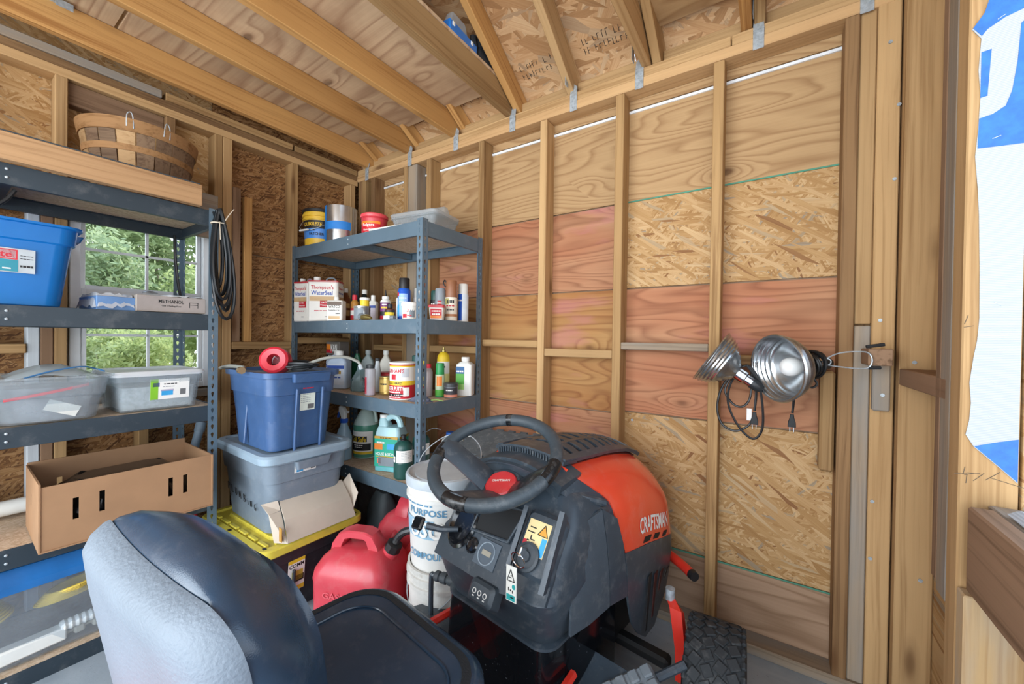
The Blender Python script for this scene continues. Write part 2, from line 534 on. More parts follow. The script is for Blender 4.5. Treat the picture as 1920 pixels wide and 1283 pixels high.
W_STUD = wood('stud_wood', '#a8875c', '#82623e')
W_DARK = wood('brown_stud_wood', '#8f6f4c', '#664a30')
W_PALE = wood('pale_pine', '#b8966a', '#98764e')
W_GOLD = wood('golden_pine', '#c0935a', '#97693a')
W_GREY = wood('weathered_wood', '#a39079', '#7a6a58', grey='#8c8780')
W_BROWN = wood('weathered_brown_board', '#8d7058', '#5f4834', grain=.7)
W_PLATE = wood('plate_wood', '#c09c70', '#9d774e')
P_TOP = ply('pine_plywood', '#b5956c', '#94724e', bands=9)
P_MID = ply('amber_plywood', '#b8925e', '#946b42', pink='#e2b49c', bands=8)
P_PINK = ply('pink_stained_plywood', '#b98f6c', '#926a4e', pink='#e4aea0', bands=9)
P_LOW = ply('tan_plywood', '#a88b72', '#866a52', bands=8)
P_CEIL = ply('ceiling_plywood', '#ccb08e', '#a08064', bands=6, scale=.75, mott='#8f7056', dark='#4f3626')
OSBC = [(0.0, '#8c6440'), (.05, '#a98555'), (.3, '#b79564'), (.6, '#c3a374'), (.9, '#d0b488'), (.97, '#aa9a7e'), (1.0, '#9c917f')]
O_WALL = osb('strand_board', OSBC)
O_ROOF = osb('roof_strand_board', [(0.0, '#9a7650'), (.2, '#b48e64'), (.5, '#c6a278'), (.8, '#d2b48c'), (1.0, '#a48c70')], L=.07, W=.014)
O_LEFT = osb('brown_particle_board', [(0.0, '#5a3c24'), (.25, '#85603a'), (.55, '#a07a4e'), (.85, '#b89468'), (1.0, '#8e6c48')], L=.022, W=.0042, angs=(.2, 1.2, -.8, 2.2, -.1))
O_UND = osb('shelf_particle_board', [(0.0, '#cbb79e'), (.5, '#dccab2'), (1.0, '#e8dac6')], L=.012, W=.006, angs=(.2, 1.2, -.8))
STEEL = plain('slate_steel', '#5b6f7d', .42, .15, var=.05, scale=4, dust=.10)
STEELD = plain('dark_slate_steel', '#2e3a43', .45, .15, var=.05, scale=4, dust=.10)
GALV = plain('galvanised_steel', '#aab3b9', .4, .35, var=.15, scale=60)
CHROME = plain('chrome', '#d8dade', .12, 1.0, var=.03)
WHITE = plain('white_print', '#eceae4', .5, var=.03)
BLACK = plain('black_print', '#1c1c1e', .5, var=.03)
BLKPL = plain('black_plastic', '#232629', .38, var=.1, dust=.12)
RUBBER = plain('black_rubber', '#1e2022', .7, var=.12)
VINYLW = plain('white_window_vinyl', '#dfe3e6', .4, var=.03)
REDP = plain('red_print', '#c02030', .5, var=.04)
BLUEP = plain('blue_print', '#2a50a8', .5, var=.04)
YELP = plain('yellow_print', '#e6c32c', .5, var=.04)
GREENP = plain('green_print', '#4ea038', .5, var=.04)
GLASS = paneglass('window_glass')
# ------------------------------------------------------------------ the shed
def sheet(name, c, ex, ey, w_, h_, t, mat, parent, bev=.001, label=None):
    return part(name, MB().box((0, 0, 0), (w_, h_, t), bev), mat, parent, False, label=label, M=frame(c, ex, ey))
def wsheet(name, x0, x1, z0, z1, mat, parent, y=1.926, t=.012):   # on the right hand wall, facing -Y
    return sheet(name, ((x0 + x1) / 2, y, (z0 + z1) / 2), (1, 0, 0), (0, 0, 1), x1 - x0 - .003, z1 - z0 - .004, t, mat, parent)
def lsheet(name, y0, y1, z0, z1, mat, parent, x=-2.726, t=.012):  # on the left hand wall, facing +X
    return sheet(name, (x, (y0 + y1) / 2, (z0 + z1) / 2), (0, 1, 0), (0, 0, 1), y1 - y0 - .003, z1 - z0 - .004, t, mat, parent)

# floor: painted boards
k = N('painted_floor'); c_ = k.coord(False)
f_ = k.noise(c_, 3, 5, .6); sp = k.noise(c_, 70, 3, .7); st_ = k.noise(k.map(c_, (1, 14, 1)), 2.0, 4)
col_ = k.ramp(f_, [(.3, '#87939d'), (.7, '#a5afb7')])
col_ = k.mix(k.ramp(st_, [(.5, 0.0), (.75, .4)]), col_, '#a9b2b8')
col_ = k.mix(k.ramp(sp, [(.66, 0.0), (.72, .85)]), col_, '#3a3630')
k.l(col_, k.b.inputs['Base Color']); k.b.inputs['Roughness'].default_value = .5; k.bump(sp, .15, .003)
FLOOR = k.m
fl = part('floor', MB().box((-.95, .2, -.03), (3.9, 3.6, .06)), FLOOR, None, False, kind='structure')

# ---- right hand wall (long wall facing the camera)
wr = struct('wall_right')
X0, XS = -2.72, -.605
wsheet('plywood_panel', -2.13, XS, 1.927, 2.362, P_TOP, wr)
wsheet('plywood_panel', XS, .30, 1.927, 2.362, P_TOP, wr)
wsheet('strand_board_panel', X0, -2.13, 1.5, 2.362, O_WALL, wr)
wsheet('plywood_panel', X0, .30, 2.372, 2.52, P_TOP, wr)
wsheet('plywood_panel', -2.13, XS, 1.503, 1.924, P_PINK, wr)
wsheet('strand_board_panel', XS, .30, 1.503, 1.924, O_WALL, wr)
wsheet('plywood_panel', X0, XS, .885, 1.50, P_MID, wr)
wsheet('plywood_panel', XS, .30, .90, 1.50, P_PINK, wr)
wsheet('plywood_panel', X0, XS, .29, .882, P_PINK, wr)
wsheet('strand_board_panel', XS, .30, .293, .897, O_WALL, wr)
wsheet('plywood_panel', X0, .30, 0.0, .287, P_LOW, wr)
sheet('light_leak_backing', (-1.2, 1.942, 1.25), (1, 0, 0), (0, 0, 1), 3.1, 2.56, .012, P_LOW, wr)  # unseen sheet added to block light leaking through the panel seams
GEDGE = plain('green_edge_paint', '#4f8a72', .8)
for z in (1.9255, .290):
    bbox('painted_joint', (XS, 1.9185, z - .003), (.28, 1.921, z + .003), GEDGE, wr, 0)
FOIL = plain('white_foam_strip', '#dfe3e6', .45)
bbox('foam_strip', (X0, 1.912, 2.353), (.28, 1.921, 2.365), FOIL, wr, .001)
SD = .091
studs = [(-2.63, W_DARK), (-2.585, W_STUD), (-2.478, W_DARK), (-1.905, W_STUD), (-1.471, W_STUD), (-1.052, W_PALE), (-.639, W_STUD), (-.222, W_STUD), (.201, W_DARK)]
for x, m in studs:
    bbox('stud', (x, 1.83, .04), (x + .041, 1.83 + SD, 2.414), m, wr, .003, 'z')
bbox('stud', (-2.125, 1.83, .04), (-2.088, 1.92, 2.414), W_STUD, wr, .003, 'z')
bbox('stud', (-2.086, 1.835, .04), (-2.0, 1.92, 2.412), W_GREY, wr, .003, 'z')
bbox('bottom_plate', (-2.72, 1.83, 0), (.30, 1.92, .04), W_GREY, wr, .003)
bbox('top_plate', (-2.72, 1.828, 2.415), (.33, 1.92, 2.458), W_PLATE, wr, .003)
bbox('top_plate', (-2.72, 1.832, 2.459), (-.16, 1.92, 2.503), W_PALE, wr, .003)
bbox('top_plate', (-.157, 1.832, 2.459), (.33, 1.92, 2.503), W_PALE, wr, .003)
for x0, x1, z0, z1, m in ((-2.436, -2.126, 1.15, 1.19, W_STUD), (-1.998, -1.906, 1.155, 1.197, W_STUD), (-1.862, -1.472, 1.155, 1.197, W_STUD), (-1.429, -1.053, 1.202, 1.24, W_STUD), (-1.01, -.64, 1.158, 1.199, W_PALE), (-.597, -.223, 1.205, 1.238, W_GREY), (-.180, .152, 1.155, 1.195, W_STUD)):
    bbox('blocking', (x0, 1.832, z0), (x1, 1.918, z1), m, wr, .003)
bbox('nailing_strip', (.152, 1.834, .775), (.195, 1.90, 1.146), W_STUD, wr, .008, 'z')
# built-up corner
bbox('corner_board', (.243, 1.842, 1.318), (.288, 1.868, 2.50), W_PALE, wr, .003, 'z')
bbox('corner_board', (.243, 1.842, .04), (.288, 1.868, 1.312), W_GREY, wr, .003, 'z')
bbox('corner_board', (.289, 1.83, .04), (.349, 1.868, 2.50), W_PALE, wr, .003, 'z')
bbox('corner_board', (.290, 1.80, 1.02), (.335, 1.829, 1.19), W_GREY, wr, .004, 'z')
bbox('corner_block', (.262, 1.70, 1.178), (.322, 1.829, 1.232), W_BROWN, wr, .003, 'y')
bbox('corner_light_block', (.243, 1.869, .04), (.44, 1.905, 2.50), W_DARK, wr, .002, 'z')  # unseen board added to close a light leak behind the corner
bbox('corner_filler', (.353, 1.816, .04), (.44, 1.868, 2.50), W_DARK, wr, .002, 'z')
bbox('corner_stud', (.350, 1.775, .04), (.44, 1.815, 2.50), W_PALE, wr, .003, 'z')
sm = MB()
for x, y, z in ((.345, 1.83, 2.06), (.338, 1.83, 1.81), (.31, 1.83, 1.33), (.325, 1.83, 1.155), (.315, 1.80, 1.075), (.30, 1.83, .70), (.298, 1.83, .50), (.41, 1.775, .49), (.385, 1.775, 1.19), (-.562, 1.919, .86), (.32, 1.83, 2.28)):
    sm.cyl((x, y - .0035, z), (x, y + .006, z), .006, .005, 8)
part('screw_heads', sm, GALV, wr)

# ---- front wall: corner to the window opening on the right of the picture
wf = struct('wall_front')
bbox('jack_stud', (.350, 1.399, .66), (.44, 1.433, 2.50), W_BROWN, wf, .003, 'z')
bbox('jack_stud', (.350, 1.336, .64), (.44, 1.397, 2.50), W_GREY, wf, .003, 'z')
bbox('blocking', (.350, 1.36, 1.115), (.44, 1.774, 1.168), W_BROWN, wf, .003, 'y')
bbox('trimmer_stud', (.350, 1.272, 0.0), (.437, 1.334, 2.50), W_PALE, wf, .003, 'z')
bbox('cripple_stud', (.350, 1.228, 0), (.44, 1.268, .715), wood('striped_pine', '#c8a878', '#a8804e', grey='#b0a596'), wf, .003, 'z')
bbox('sill_board', (.352, -.6, .728), (.392, 1.228, .908), W_BROWN, wf, .004, 'y')
bbox('sill_board', (.393, -.6, .868), (.45, 1.268, .906), W_GREY, wf, .003, 'y')
bbox('knee_wall_panel', (.441, -.6, 0), (.453, 1.26, .867), P_LOW, wf, .001, 'y')
bbox('outer_panel', (.441, 1.272, 0), (.453, 1.92, 2.5), O_WALL, wf, .001, 'z')
bbox('bottom_plate', (.35, 1.41, 0), (.44, 1.775, .04), W_GREY, wf, .003, 'y')
bbox('header', (.35, -.6, 2.12), (.44, 1.27, 2.5), W_GOLD, wf, .003, 'y')
bbox('outer_panel', (.441, -.6, 2.1), (.453, 1.27, 2.5), O_WALL, wf, .001, 'y')
# house wrap folded into the opening and stapled to the trimmer stud
def wrap_sheet(name, poly, mat, y, parent, t=.0012):
    M = Matrix(((1, 0, 0, 0), (0, 0, -1, y), (0, 1, 0, 0), (0, 0, 0, 1)))
    return part(name, MB().prism([(x * .977, 1.25 + (z - 1.25) * .977) for x, z in poly], t, M), mat, parent, False)
k = N('white_house_wrap'); c_ = k.coord(False)
wv = k.n('TexWave', wave_type='BANDS', bands_direction='Z'); wv.inputs['Scale'].default_value = 90; wv.inputs['Distortion'].default_value = 1.5; k.l(c_, wv.inputs['Vector'])
k.l(k.ramp(wv.outputs['Fac'], [(0, '#adb3b9'), (1, '#c6cbcf')]), k.b.inputs['Base Color']); k.b.inputs['Roughness'].default_value = .55
k.bump(wv.outputs['Fac'], .2, .002)
tr_ = k.n('BsdfTranslucent'); tr_.inputs[0].default_value = (.75, .77, .79, 1)
mx_ = k.n('MixShader'); mx_.inputs[0].default_value = .25; k.l(k.b.outputs[0], mx_.inputs[1]); k.l(tr_.outputs[0], mx_.inputs[2]); k.l(mx_.outputs[0], k.out.inputs[0])
WRAPW = k.m
WRAPB = plain('blue_house_wrap_print', '#2867b0', .55, var=.10, scale=40)
wrap = thing('house_wrap', 'white house wrap with blue print, torn and stapled inside the window opening', 'house wrap')
left = [(.397, 2.06), (.380, 1.985), (.362, 1.955), (.376, 1.93), (.373, 1.86), (.377, 1.80), (.374, 1.72), (.371, 1.67), (.376, 1.60), (.379, 1.54), (.382, 1.42), (.3835, 1.31), (.381, 1.26), (.376, 1.22), (.371, 1.165), (.374, 1.12), (.372, 1.08), (.367, 1.048), (.380, 1.022), (.42, .98), (.4445, .953)]
wrap_sheet('wrap_sheet', left + [(.4445, 2.06)], WRAPW, 1.2712, wrap)
Yb = 1.2699
wrap_sheet('blue_print', [(.397, 2.055), (.380, 1.985), (.363, 1.957), (.3765, 1.935), (.385, 1.947), (.41, 1.962), (.4445, 1.972), (.4445, 2.055)], WRAPB, Yb, wrap, .0004)
wrap_sheet('blue_print', [(.3765, 1.899), (.3915, 1.901), (.387, 1.800), (.3765, 1.798)], WRAPB, Yb, wrap, .0004)
wrap_sheet('blue_print', [(.3755, 1.753), (.395, 1.757), (.414, 1.77), (.4225, 1.80), (.429, 1.86), (.433, 1.94), (.4445, 1.95), (.4445, 1.682), (.41, 1.684), (.374, 1.687)], WRAPB, Yb, wrap, .0004)
wrap_sheet('blue_print', [(.3805, 1.0235), (.41, 1.036), (.4442, 1.048), (.4442, .9555), (.4205, .9815)], WRAPB, Yb, wrap, .0004)
wrap_sheet('seam', [(.384, 1.4425), (.4445, 1.4455), (.4445, 1.4445), (.384, 1.4415)], plain('wrap_seam', '#c3cfdb', .6), Yb, wrap, .0003)
wrap_sheet('seam', [(.384, 1.271), (.4445, 1.273), (.4445, 1.2715), (.384, 1.2695)], plain('wrap_seam', '#c3cfdb', .6), Yb, wrap, .0003)
for x, z, a in ((.405, 1.965, .5), (.402, 1.705, .3), (.41, 1.34, -.7), (.405, 1.17, -.7), (.405, 1.09, -.7)):
    M = Matrix.Translation((x * .977, 1.2696, 1.25 + (z - 1.25) * .977)) @ Matrix.Rotation(-a, 4, 'Y')
    part('staple', MB().box((0, 0, 0), (.013, .001, .0012), 0), GALV, wrap, False, M=M)
part('sill_fold', MB().slab([[(.398 + .006 * j, .2 + .1 * i, .9085 + .012 * math.exp(-((j - 3) / 2.2) ** 2) + .003 * math.sin(i * 1.3)) for j in range(8)] for i in range(11)], .0012), WRAPW, wrap)
PEN = plain('pencil', '#5a4c3c', .8)
pm = MB()
for x, z, a, l in ((.352, .965, .2, .02), (.358, .972, 1.4, .018), (.366, .966, .4, .016), (.372, .969, .1, .02), (.380, .962, .9, .025), (.40, .968, .8, .03), (.42, .958, -.25, .05), (.362, .955, 1.5, .02), (.356, 1.305, 1.3, .02), (.36, 1.29, .2, .015)):
    pm.box((0, 0, 0), (l, .0006, .0012), 0, Matrix.Translation((max(x, .353) , 1.2718, z)) @ Matrix.Rotation(-a, 4, 'Y'))
part('pencil_marks', pm, PEN, wf, False)

# ---- left hand wall with the window
wlft = struct('wall_left')
WY0, WY1, WZ0, WZ1 = .372, .905, .955, 1.885
lsheet('strand_board_panel', -1.6, .93, WZ1, 2.62, O_WALL, wlft)
lsheet('particle_board_panel', .93, 1.93, 1.752, 2.62, O_LEFT, wlft)
lsheet('particle_board_panel', WY1, 1.93, .0, 1.748, O_LEFT, wlft)
lsheet('particle_board_panel', -1.6, WY0, .52, WZ1, O_LEFT, wlft)
lsheet('particle_board_panel', WY0, WY1, .52, WZ0, O_LEFT, wlft)
lsheet('particle_board_panel', -1.6, WY1, 0, .517, O_LEFT, wlft)
lsheet('particle_board_panel', WY1 , .93, 1.752, WZ1, O_LEFT, wlft)
for y0_, y1_, z0_, z1_ in ((-1.6, 1.95, WZ1 + .002, 2.6), (-1.6, WY0 - .002, .0, WZ1), (WY1 + .002, 1.95, 0, WZ1), (WY0, WY1, 0, WZ0 - .002)): lsheet('light_leak_backing', y0_, y1_, z0_, z1_, P_LOW, wlft, -2.742)  # unseen backing added against light leaks, left clear of the window
W_WHITE = wood('whitewashed_stud', '#c9d0d6', '#a8b0b8', knots=0, tint=.05)
for y0, y1, z0, z1, m in ((-1.2, -1.16, .04, 2.38, W_STUD), (-.78, -.74, .04, 2.38, W_STUD), (-.36, -.32, .04, 2.38, W_STUD), (.02, .06, .04, 2.38, W_STUD),
                          (.247, .282, .04, 1.89, W_WHITE), (.284, .321, .04, 1.89, W_BROWN), (.323, .362, .04, 2.38, W_PALE),
                          (.913, .952, .04, 2.38, W_STUD), (.954, 1.0, .04, 2.38, W_PALE), (1.340, 1.380, .04, 2.38, W_STUD), (1.765, 1.805, .04, 2.38, W_PALE)):
    bbox('stud', (-2.719, y0, z0), (-2.63, y1, z1), m, wlft, .003, 'z')
bbox('header_block', (-2.719, .364, 2.28), (-2.66, .70, 2.378), W_BROWN, wlft, .003, 'y')
bbox('cripple_stud', (-2.719, .70, 1.9), (-2.63, .74, 2.378), W_DARK, wlft, .003, 'z')
bbox('window_header', (-2.719, .364, 1.886), (-2.64, .912, 1.93), W_STUD, wlft, .003, 'y')
bbox('window_sill_plate', (-2.719, .364, .905), (-2.63, .912, .945), W_GREY, wlft, .003, 'y')
bbox('cripple_stud', (-2.719, .60, .04), (-2.63, .64, .904), W_STUD, wlft, .003, 'z')
bbox('bottom_plate', (-2.719, -1.6, 0), (-2.63, 1.83, .04), W_STUD, wlft, .003, 'y')
bbox('top_plate', (-2.719, -1.6, 2.38), (-2.63, 1.826, 2.42), W_PALE, wlft, .003, 'y')
bbox('top_plate', (-2.719, -1.6, 2.421), (-2.64, 1.826, 2.46), W_DARK, wlft, .003, 'y')
bbox('top_plate', (-2.719, -1.6, 2.461), (-2.632, .685, 2.50), W_GREY, wlft, .003, 'y')
bbox('top_plate', (-2.719, .70, 2.461), (-2.632, 1.345, 2.50), W_STUD, wlft, .003, 'y')
bbox('top_plate', (-2.719, 1.36, 2.461), (-2.635, 1.826, 2.50), W_STUD, wlft, .003, 'y')
for y0, y1, z0, z1, m in ((-.32, .02, 1.158, 1.198, W_PALE), (.062, .245, 1.158, 1.198, W_PALE), (1.002, 1.339, 1.163, 1.207, W_STUD), (1.382, 1.764, 1.195, 1.237, W_STUD)):
    bbox('blocking', (-2.70, y0, z0), (-2.622, y1, z1), m, wlft, .003, 'y')
CABLE = plain('grey_cable', '#6f7f8c', .5)
part('conduit', MB().tube([(-2.69, -.6, .80), (-2.69, .3, .80), (-2.69, .9, .81)], .007), CABLE, wlft)

win = struct('window_1')
def vbar(y0, y1, z0, z1, x0=-2.735, x1=-2.665, name='frame', p=win):
    return bbox(name, (x0, y0, z0), (x1, y1, z1), VINYLW, p, .003, 'y' if (y1 - y0) > (z1 - z0) else 'z')
vbar(WY0, WY0 + .036, WZ0, WZ1); vbar(WY1 - .03, WY1, WZ0, WZ1); vbar(WY0 + .036, WY1 - .03, WZ1 - .03, WZ1); vbar(WY0 + .036, WY1 - .03, WZ0, WZ0 + .03)
def sash(name, z0, z1, x0, x1, zm):
    y0, y1 = WY0 + .037, WY1 - .031
    t = .018
    s = part(name, MB().box(((x0 + x1) / 2, y0 + t / 2, (z0 + z1) / 2), (x1 - x0, t, z1 - z0), .002), VINYLW, win)
    m2 = MB()
    m2.box(((x0 + x1) / 2, y1 - t / 2, (z0 + z1) / 2), (x1 - x0, t, z1 - z0), .002)
    m2.box(((x0 + x1) / 2, (y0 + y1) / 2, z0 + .022), (x1 - x0, y1 - y0 - 2 * t, .044), .002)
    m2.box(((x0 + x1) / 2, (y0 + y1) / 2, z1 - .016), (x1 - x0, y1 - y0 - 2 * t, .032), .002)
    part('rail', m2, VINYLW, s)
    xm = (x0 + x1) / 2; ym = .647
    bbox('muntin', (xm - .006, ym - .006, z0 + .044), (xm + .006, ym + .006, z1 - .03), VINYLW, s, .001, 'z')
    bbox('muntin', (xm - .006, y0 + t, zm - .006), (xm + .006, y1 - t, zm + .006), VINYLW, s, .001, 'y')
    for a, b in ((y0 + t, ym - .006), (ym + .006, y1 - t)):
        for c, d in ((z0 + .044, zm - .006), (zm + .006, z1 - .032)):
            part('pane', MB().box((xm, (a + b) / 2, (c + d) / 2), (.003, b - a, d - c)), GLASS, s, False)
sash('upper_sash', 1.43, 1.855, -2.722, -2.70, 1.645)
sash('lower_sash', .985, 1.455, -2.698, -2.674, 1.238)
part('sash_lock', MB().loft([(1.455, .012, .03, .012, -2.684, .655), (1.462, .012, .03, .012, -2.684, .655), (1.468, .005, .012, .005, -2.68, .655)]), GALV, win)
bbox('jamb_trim', (-2.66, .905, .955), (-2.632, .912, 1.885), VINYLW, win, .001, 'z')

# ---- ceiling joists, loft floor, rafters and roof sheathing
ce = struct('ceiling')
for x, m in ((-2.555, W_GOLD), (-2.118, W_GOLD), (-1.70, W_GOLD), (-1.282, W_STUD), (-.520, W_PALE), (-.125, W_GOLD), (.30, W_GOLD)):
    bbox('joist', (x, -1.6, 2.505), (x + .039, 1.905, 2.640), m, ce, .003, 'y')
sheet('ceiling_panel', (-1.94, -.54, 2.648), (1, 0, 0), (0, 1, 0), 1.40, 2.05, .014, P_CEIL, ce)
sheet('ceiling_panel', (-1.94, 1.14, 2.648), (1, 0, 0), (0, 1, 0), 1.40, 1.285, .014, P_CEIL, ce)
sheet('ceiling_panel', (.05, .10, 2.648), (1, 0, 0), (0, 1, 0), 1.16, 3.42, .014, P_TOP, ce)
SL = .61
zr = lambda y: 2.508 + SL * (1.84 - y)
for x, m in ((-2.50, W_GOLD), (-2.07, W_GOLD), (-1.655, W_GOLD), (-1.237, W_GOLD), (-.90, W_PALE), (-.475, W_STUD), (-.08, W_STUD), (.345, W_STUD)):
    d = Vector((0, -1, SL)).normalized(); up = Vector((0, SL, 1)).normalized()
    a = Vector((x + .019, 1.90, zr(1.90))) + up * .07; b = Vector((x + .019, .0, zr(0.0))) + up * .07
    e_ = .03 if x < -1.3 else (.012 if x < -1.2 else 0)
    a += up * e_; b += up * e_
    board('rafter', a, b, up, .14 - 2 * e_, .038, m, ce, .003)
rf = struct('roof')
d = Vector((0, -1, SL)).normalized()
for i, (x0, x1) in enumerate(((-3.0, -1.8), (-1.8, -.58), (-.58, .62))):
    for j, (s0, s1) in enumerate(((-.35, 1.0), (1.0, 2.3))):
        up = Vector((0, SL, 1)).normalized()
        pc = Vector(((x0 + x1) / 2, 1.84, 2.508)) + up * .149 + d * ((s0 + s1) / 2)
        sheet('sheathing_panel', pc, (1, 0, 0), d, x1 - x0 - .004, s1 - s0 - .004, .012, O_ROOF, rf)
for (x0, x1) in ((-3.0, -.6), (-.6, .62)):
    pc = Vector(((x0 + x1) / 2, -1.1, 3.33)); d2 = Vector((0, -1, -SL)).normalized()
    sheet('sheathing_panel', pc, (1, 0, 0), d2, x1 - x0 - .004, 2.9, .012, O_ROOF, rf)
gb = MB().prism([(-1.9, 2.62), (1.9, 2.62), (0, 3.78)], .012, Matrix(((0, 0, 1, -2.732), (1, 0, 0, 0), (0, 1, 0, 0), (0, 0, 0, 1))))
part('gable_panel', gb, O_WALL, wlft, False)
# frieze blocks between the joists, above the plate
for x0, x1 in ((-2.515, -2.12), (-2.077, -1.702), (-1.66, -1.284), (-1.20, -.902), (-.86, -.522), (-.435, -.127), (-.04, .298)):
    bbox('frieze_block', (x0, 1.876, 2.504), (x1, 1.914, 2.575), W_PALE, wr, .003)
# printed marks on the roof boards (arrow and faded grade stamps)
INK = plain('stamp_ink', '#3a2c22', .8)
up = Vector((0, SL, 1)).normalized()
def roofpt(x, s, e=.0005):
    return Vector((x, 1.84, 2.508)) + up * (.143 - e) + d * s
sm_ = MB()
random.seed(3)
for x0, x1 in ((-2.02, -1.72), (-1.62, -1.32), (-1.16, -.92), (-.82, -.55), (-.42, -.15), (0.0, .22)):
    x = x0
    while x < x1:
        wd = random.uniform(.006, .016)
        for row in range(2):
            if random.random() < .8:
                M = frame(roofpt(x, .10 + .045 * row + random.uniform(-.004, .004)), (1, 0, 0), d)
                hh = random.uniform(.018, .032)
                sm_.box((0, 0, 0), (.003, hh, .0006), 0, M)
                sm_.box((wd * .4, hh * random.choice((-.45, .45, 0)), 0), (wd * .7, .003, .0006), 0, M)
        x += wd + random.uniform(.006, .012)
M = frame(roofpt(-.20, .115), (1, 0, 0), d)
sm_.box((0, 0, 0), (.07, .004, .0006), 0, M)
for sg in (-1, 1):
    for q in (-1, 1): sm_.box((0, 0, 0), (.022, .004, .0006), 0, M @ Matrix.Translation((sg * .032, q * .005, 0)) @ Matrix.Rotation(-sg * q * .6, 4, 'Z'))
part('grade_stamps', sm_, INK, rf, False)
# hurricane ties
def tie(x, y=1.829, z=2.47):
    m = MB()
    m.box((x - .004, y - .002, z - .025), (.038, .003, .075), .001)
    m.prism([(-.022, 0), (.016, 0), (.012, .05), (-.012, .075), (-.022, .06)], .003, Matrix(((1, 0, 0, x - .001), (0, .25, -1, y - .001), (0, 1, .0, z + .012), (0, 0, 0, 1))))
    m.box((x - .022, y - .045, z + .085), (.0025, .035, .085), .001)
    for q in range(4): m.cyl((x - .004 + (q % 2) * .012 - .006, y - .006, z - .045 + q * .016), (x - .004 + (q % 2) * .012 - .006, y, z - .045 + q * .016), .004, seg=6)
    part('hurricane_tie', m, GALV, ce)
for x in (-2.52, -2.06, -1.645, -1.225, -.855, -.525, -.06, .262): tie(x)
mt = MB(); mt.box((-2.50, .30, 2.625), (.05, .10, .002), .0008); mt.box((-2.476, .33, 2.612), (.002, .05, .03), .0008)
part('hurricane_tie', mt, GALV, ce)

# ---- garden outside the window
gd = part('ground', MB().box((-9, 1.5, -.15), (12.5, 14, .1)), plain('grass_ground', '#6d7d3e', .9, var=.2, scale=3), None, False, kind='structure')
def shrub_mesh(n, rx, ry, rz_, seed, s0=.05):
    rnd = random.Random(seed); mb = MB()
    cl = [(rnd.uniform(-rx, rx), rnd.uniform(-ry, ry), rnd.uniform(.1, 1) * rz_, rnd.uniform(.25, .5)) for _ in range(26)]
    for _ in range(n):
        cx, cy, cz, rr = rnd.choice(cl)
        v = Vector((rnd.gauss(0, 1), rnd.gauss(0, 1), rnd.gauss(0, 1))).normalized() * rr * rnd.uniform(.5, 1.0)
        p = Vector((cx, cy, max(.05, cz))) + v
        a = Vector((rnd.gauss(0, 1), rnd.gauss(0, 1), rnd.gauss(0, 1))).normalized(); b = a.orthogonal().normalized()
        s = s0 * rnd.uniform(.6, 1.3)
        mb.add([p - a * s, p + b * s * .42, p + a * s, p - b * s * .42], [(0, 1, 2, 3)])
    me = bpy.data.meshes.new('foliage'); me.from_pydata([tuple(p) for p in mb.v], [], mb.f); return me
LEAF = [leafmat('yellow_green_leaves', '#93a465', '#ced8a0'), leafmat('mid_green_leaves', '#7f946a', '#b6c596')]  # greens lightened so the leaf colours carry the haze
BARK = plain('grey_bark', '#9c9484', .85, var=.2)
sm1 = shrub_mesh(15000, .75, .8, 2.1, 1); sm1.materials.append(LEAF[0])
sm2 = shrub_mesh(15000, .8, .9, 2.6, 2); sm2.materials.append(LEAF[1])
def branches(seed, h):
    rnd = random.Random(seed); mb = MB()
    for i in range(11):
        a = rnd.uniform(0, 2 * PI); l = rnd.uniform(.6, 1.0) * h; r_ = rnd.uniform(.2, .7)
        pts = [(0, 0, -.1)] + [(r_ * t * math.cos(a) + rnd.uniform(-.05, .05), r_ * t * math.sin(a) + rnd.uniform(-.05, .05), l * t) for t in (.3, .6, 1.0)]
        mb.tube(smoothpath(pts, 3), .022, 5, .006)
    return mb.mesh('branches', BARK)
br1, br2 = branches(4, 2.0), branches(5, 2.6)
for i, (x, y, m, b, s, lab) in enumerate(((-5.3, 1.0, sm1, br1, .60, 'low yellow green bush nearest the window, left half of the panes'),
                                     (-5.5, 2.7, sm2, br2, .62, 'mid green bush near the window, right half of the panes'),
                                     (-8.3, .8, sm2, br2, 1.05, 'tall mid green bush behind the low yellow green one'),
                                     (-8.5, 3.35, sm1, br1, 1.1, 'tall yellow green bush at the right of the second row'),
                                     (-12.6, 2.9, sm2, br2, 2.0, 'tallest tree-like bush far behind all the others'))):
    t = thing('shrub', lab, 'bush', (x, y, -.1), i * 1.3, 'bushes outside the window')
    t.scale = (s, s, s)
    part('foliage', m, None, t, kind='stuff'); part('branches', b, None, t)
# ------------------------------------------------------------------ steel shelving units
def flange(mb, w_, h_, M, pitch=.0381, t=.0018, holes=True):
    # one leg of an angle post: a strip with keyhole slots punched through
    n = int(h_ / pitch); z = 0.0
    for i in range(n):
        z0 = i * pitch; z1 = z0 + pitch if i < n - 1 else h_
        cx, cz = w_ * .52, (z0 + z0 + pitch) / 2
        outer = [(0, z0), (w_ / 2, z0), (w_, z0), (w_, (z0 + z1) / 2), (w_, z1), (w_ / 2, z1), (0, z1), (0, (z0 + z1) / 2)]
        if i < 1:
            mb.box((w_ / 2, t / 2, (z0 + z1) / 2), (w_, t, z1 - z0), 0, M); continue
        inner = [(cx - .0022, cz - .011), (cx, cz - .013), (cx + .0022, cz - .011), (cx + .006, cz + .003), (cx + .0045, cz + .0085), (cx, cz + .0105), (cx - .0045, cz + .0085), (cx - .006, cz + .003)]
        vs = [(x, y, zz) for y in (0, t) for ring in (outer, inner) for x, zz in ring]
        fs = []
        for j in range(8):
            q = (j + 1) % 8
            fs.append((j, q, 8 + q, 8 + j)); fs.append((16 + j, 24 + j, 24 + q, 16 + q))
            fs.append((8 + j, 8 + q, 24 + q, 24 + j))
        mb.add(vs, fs, M)
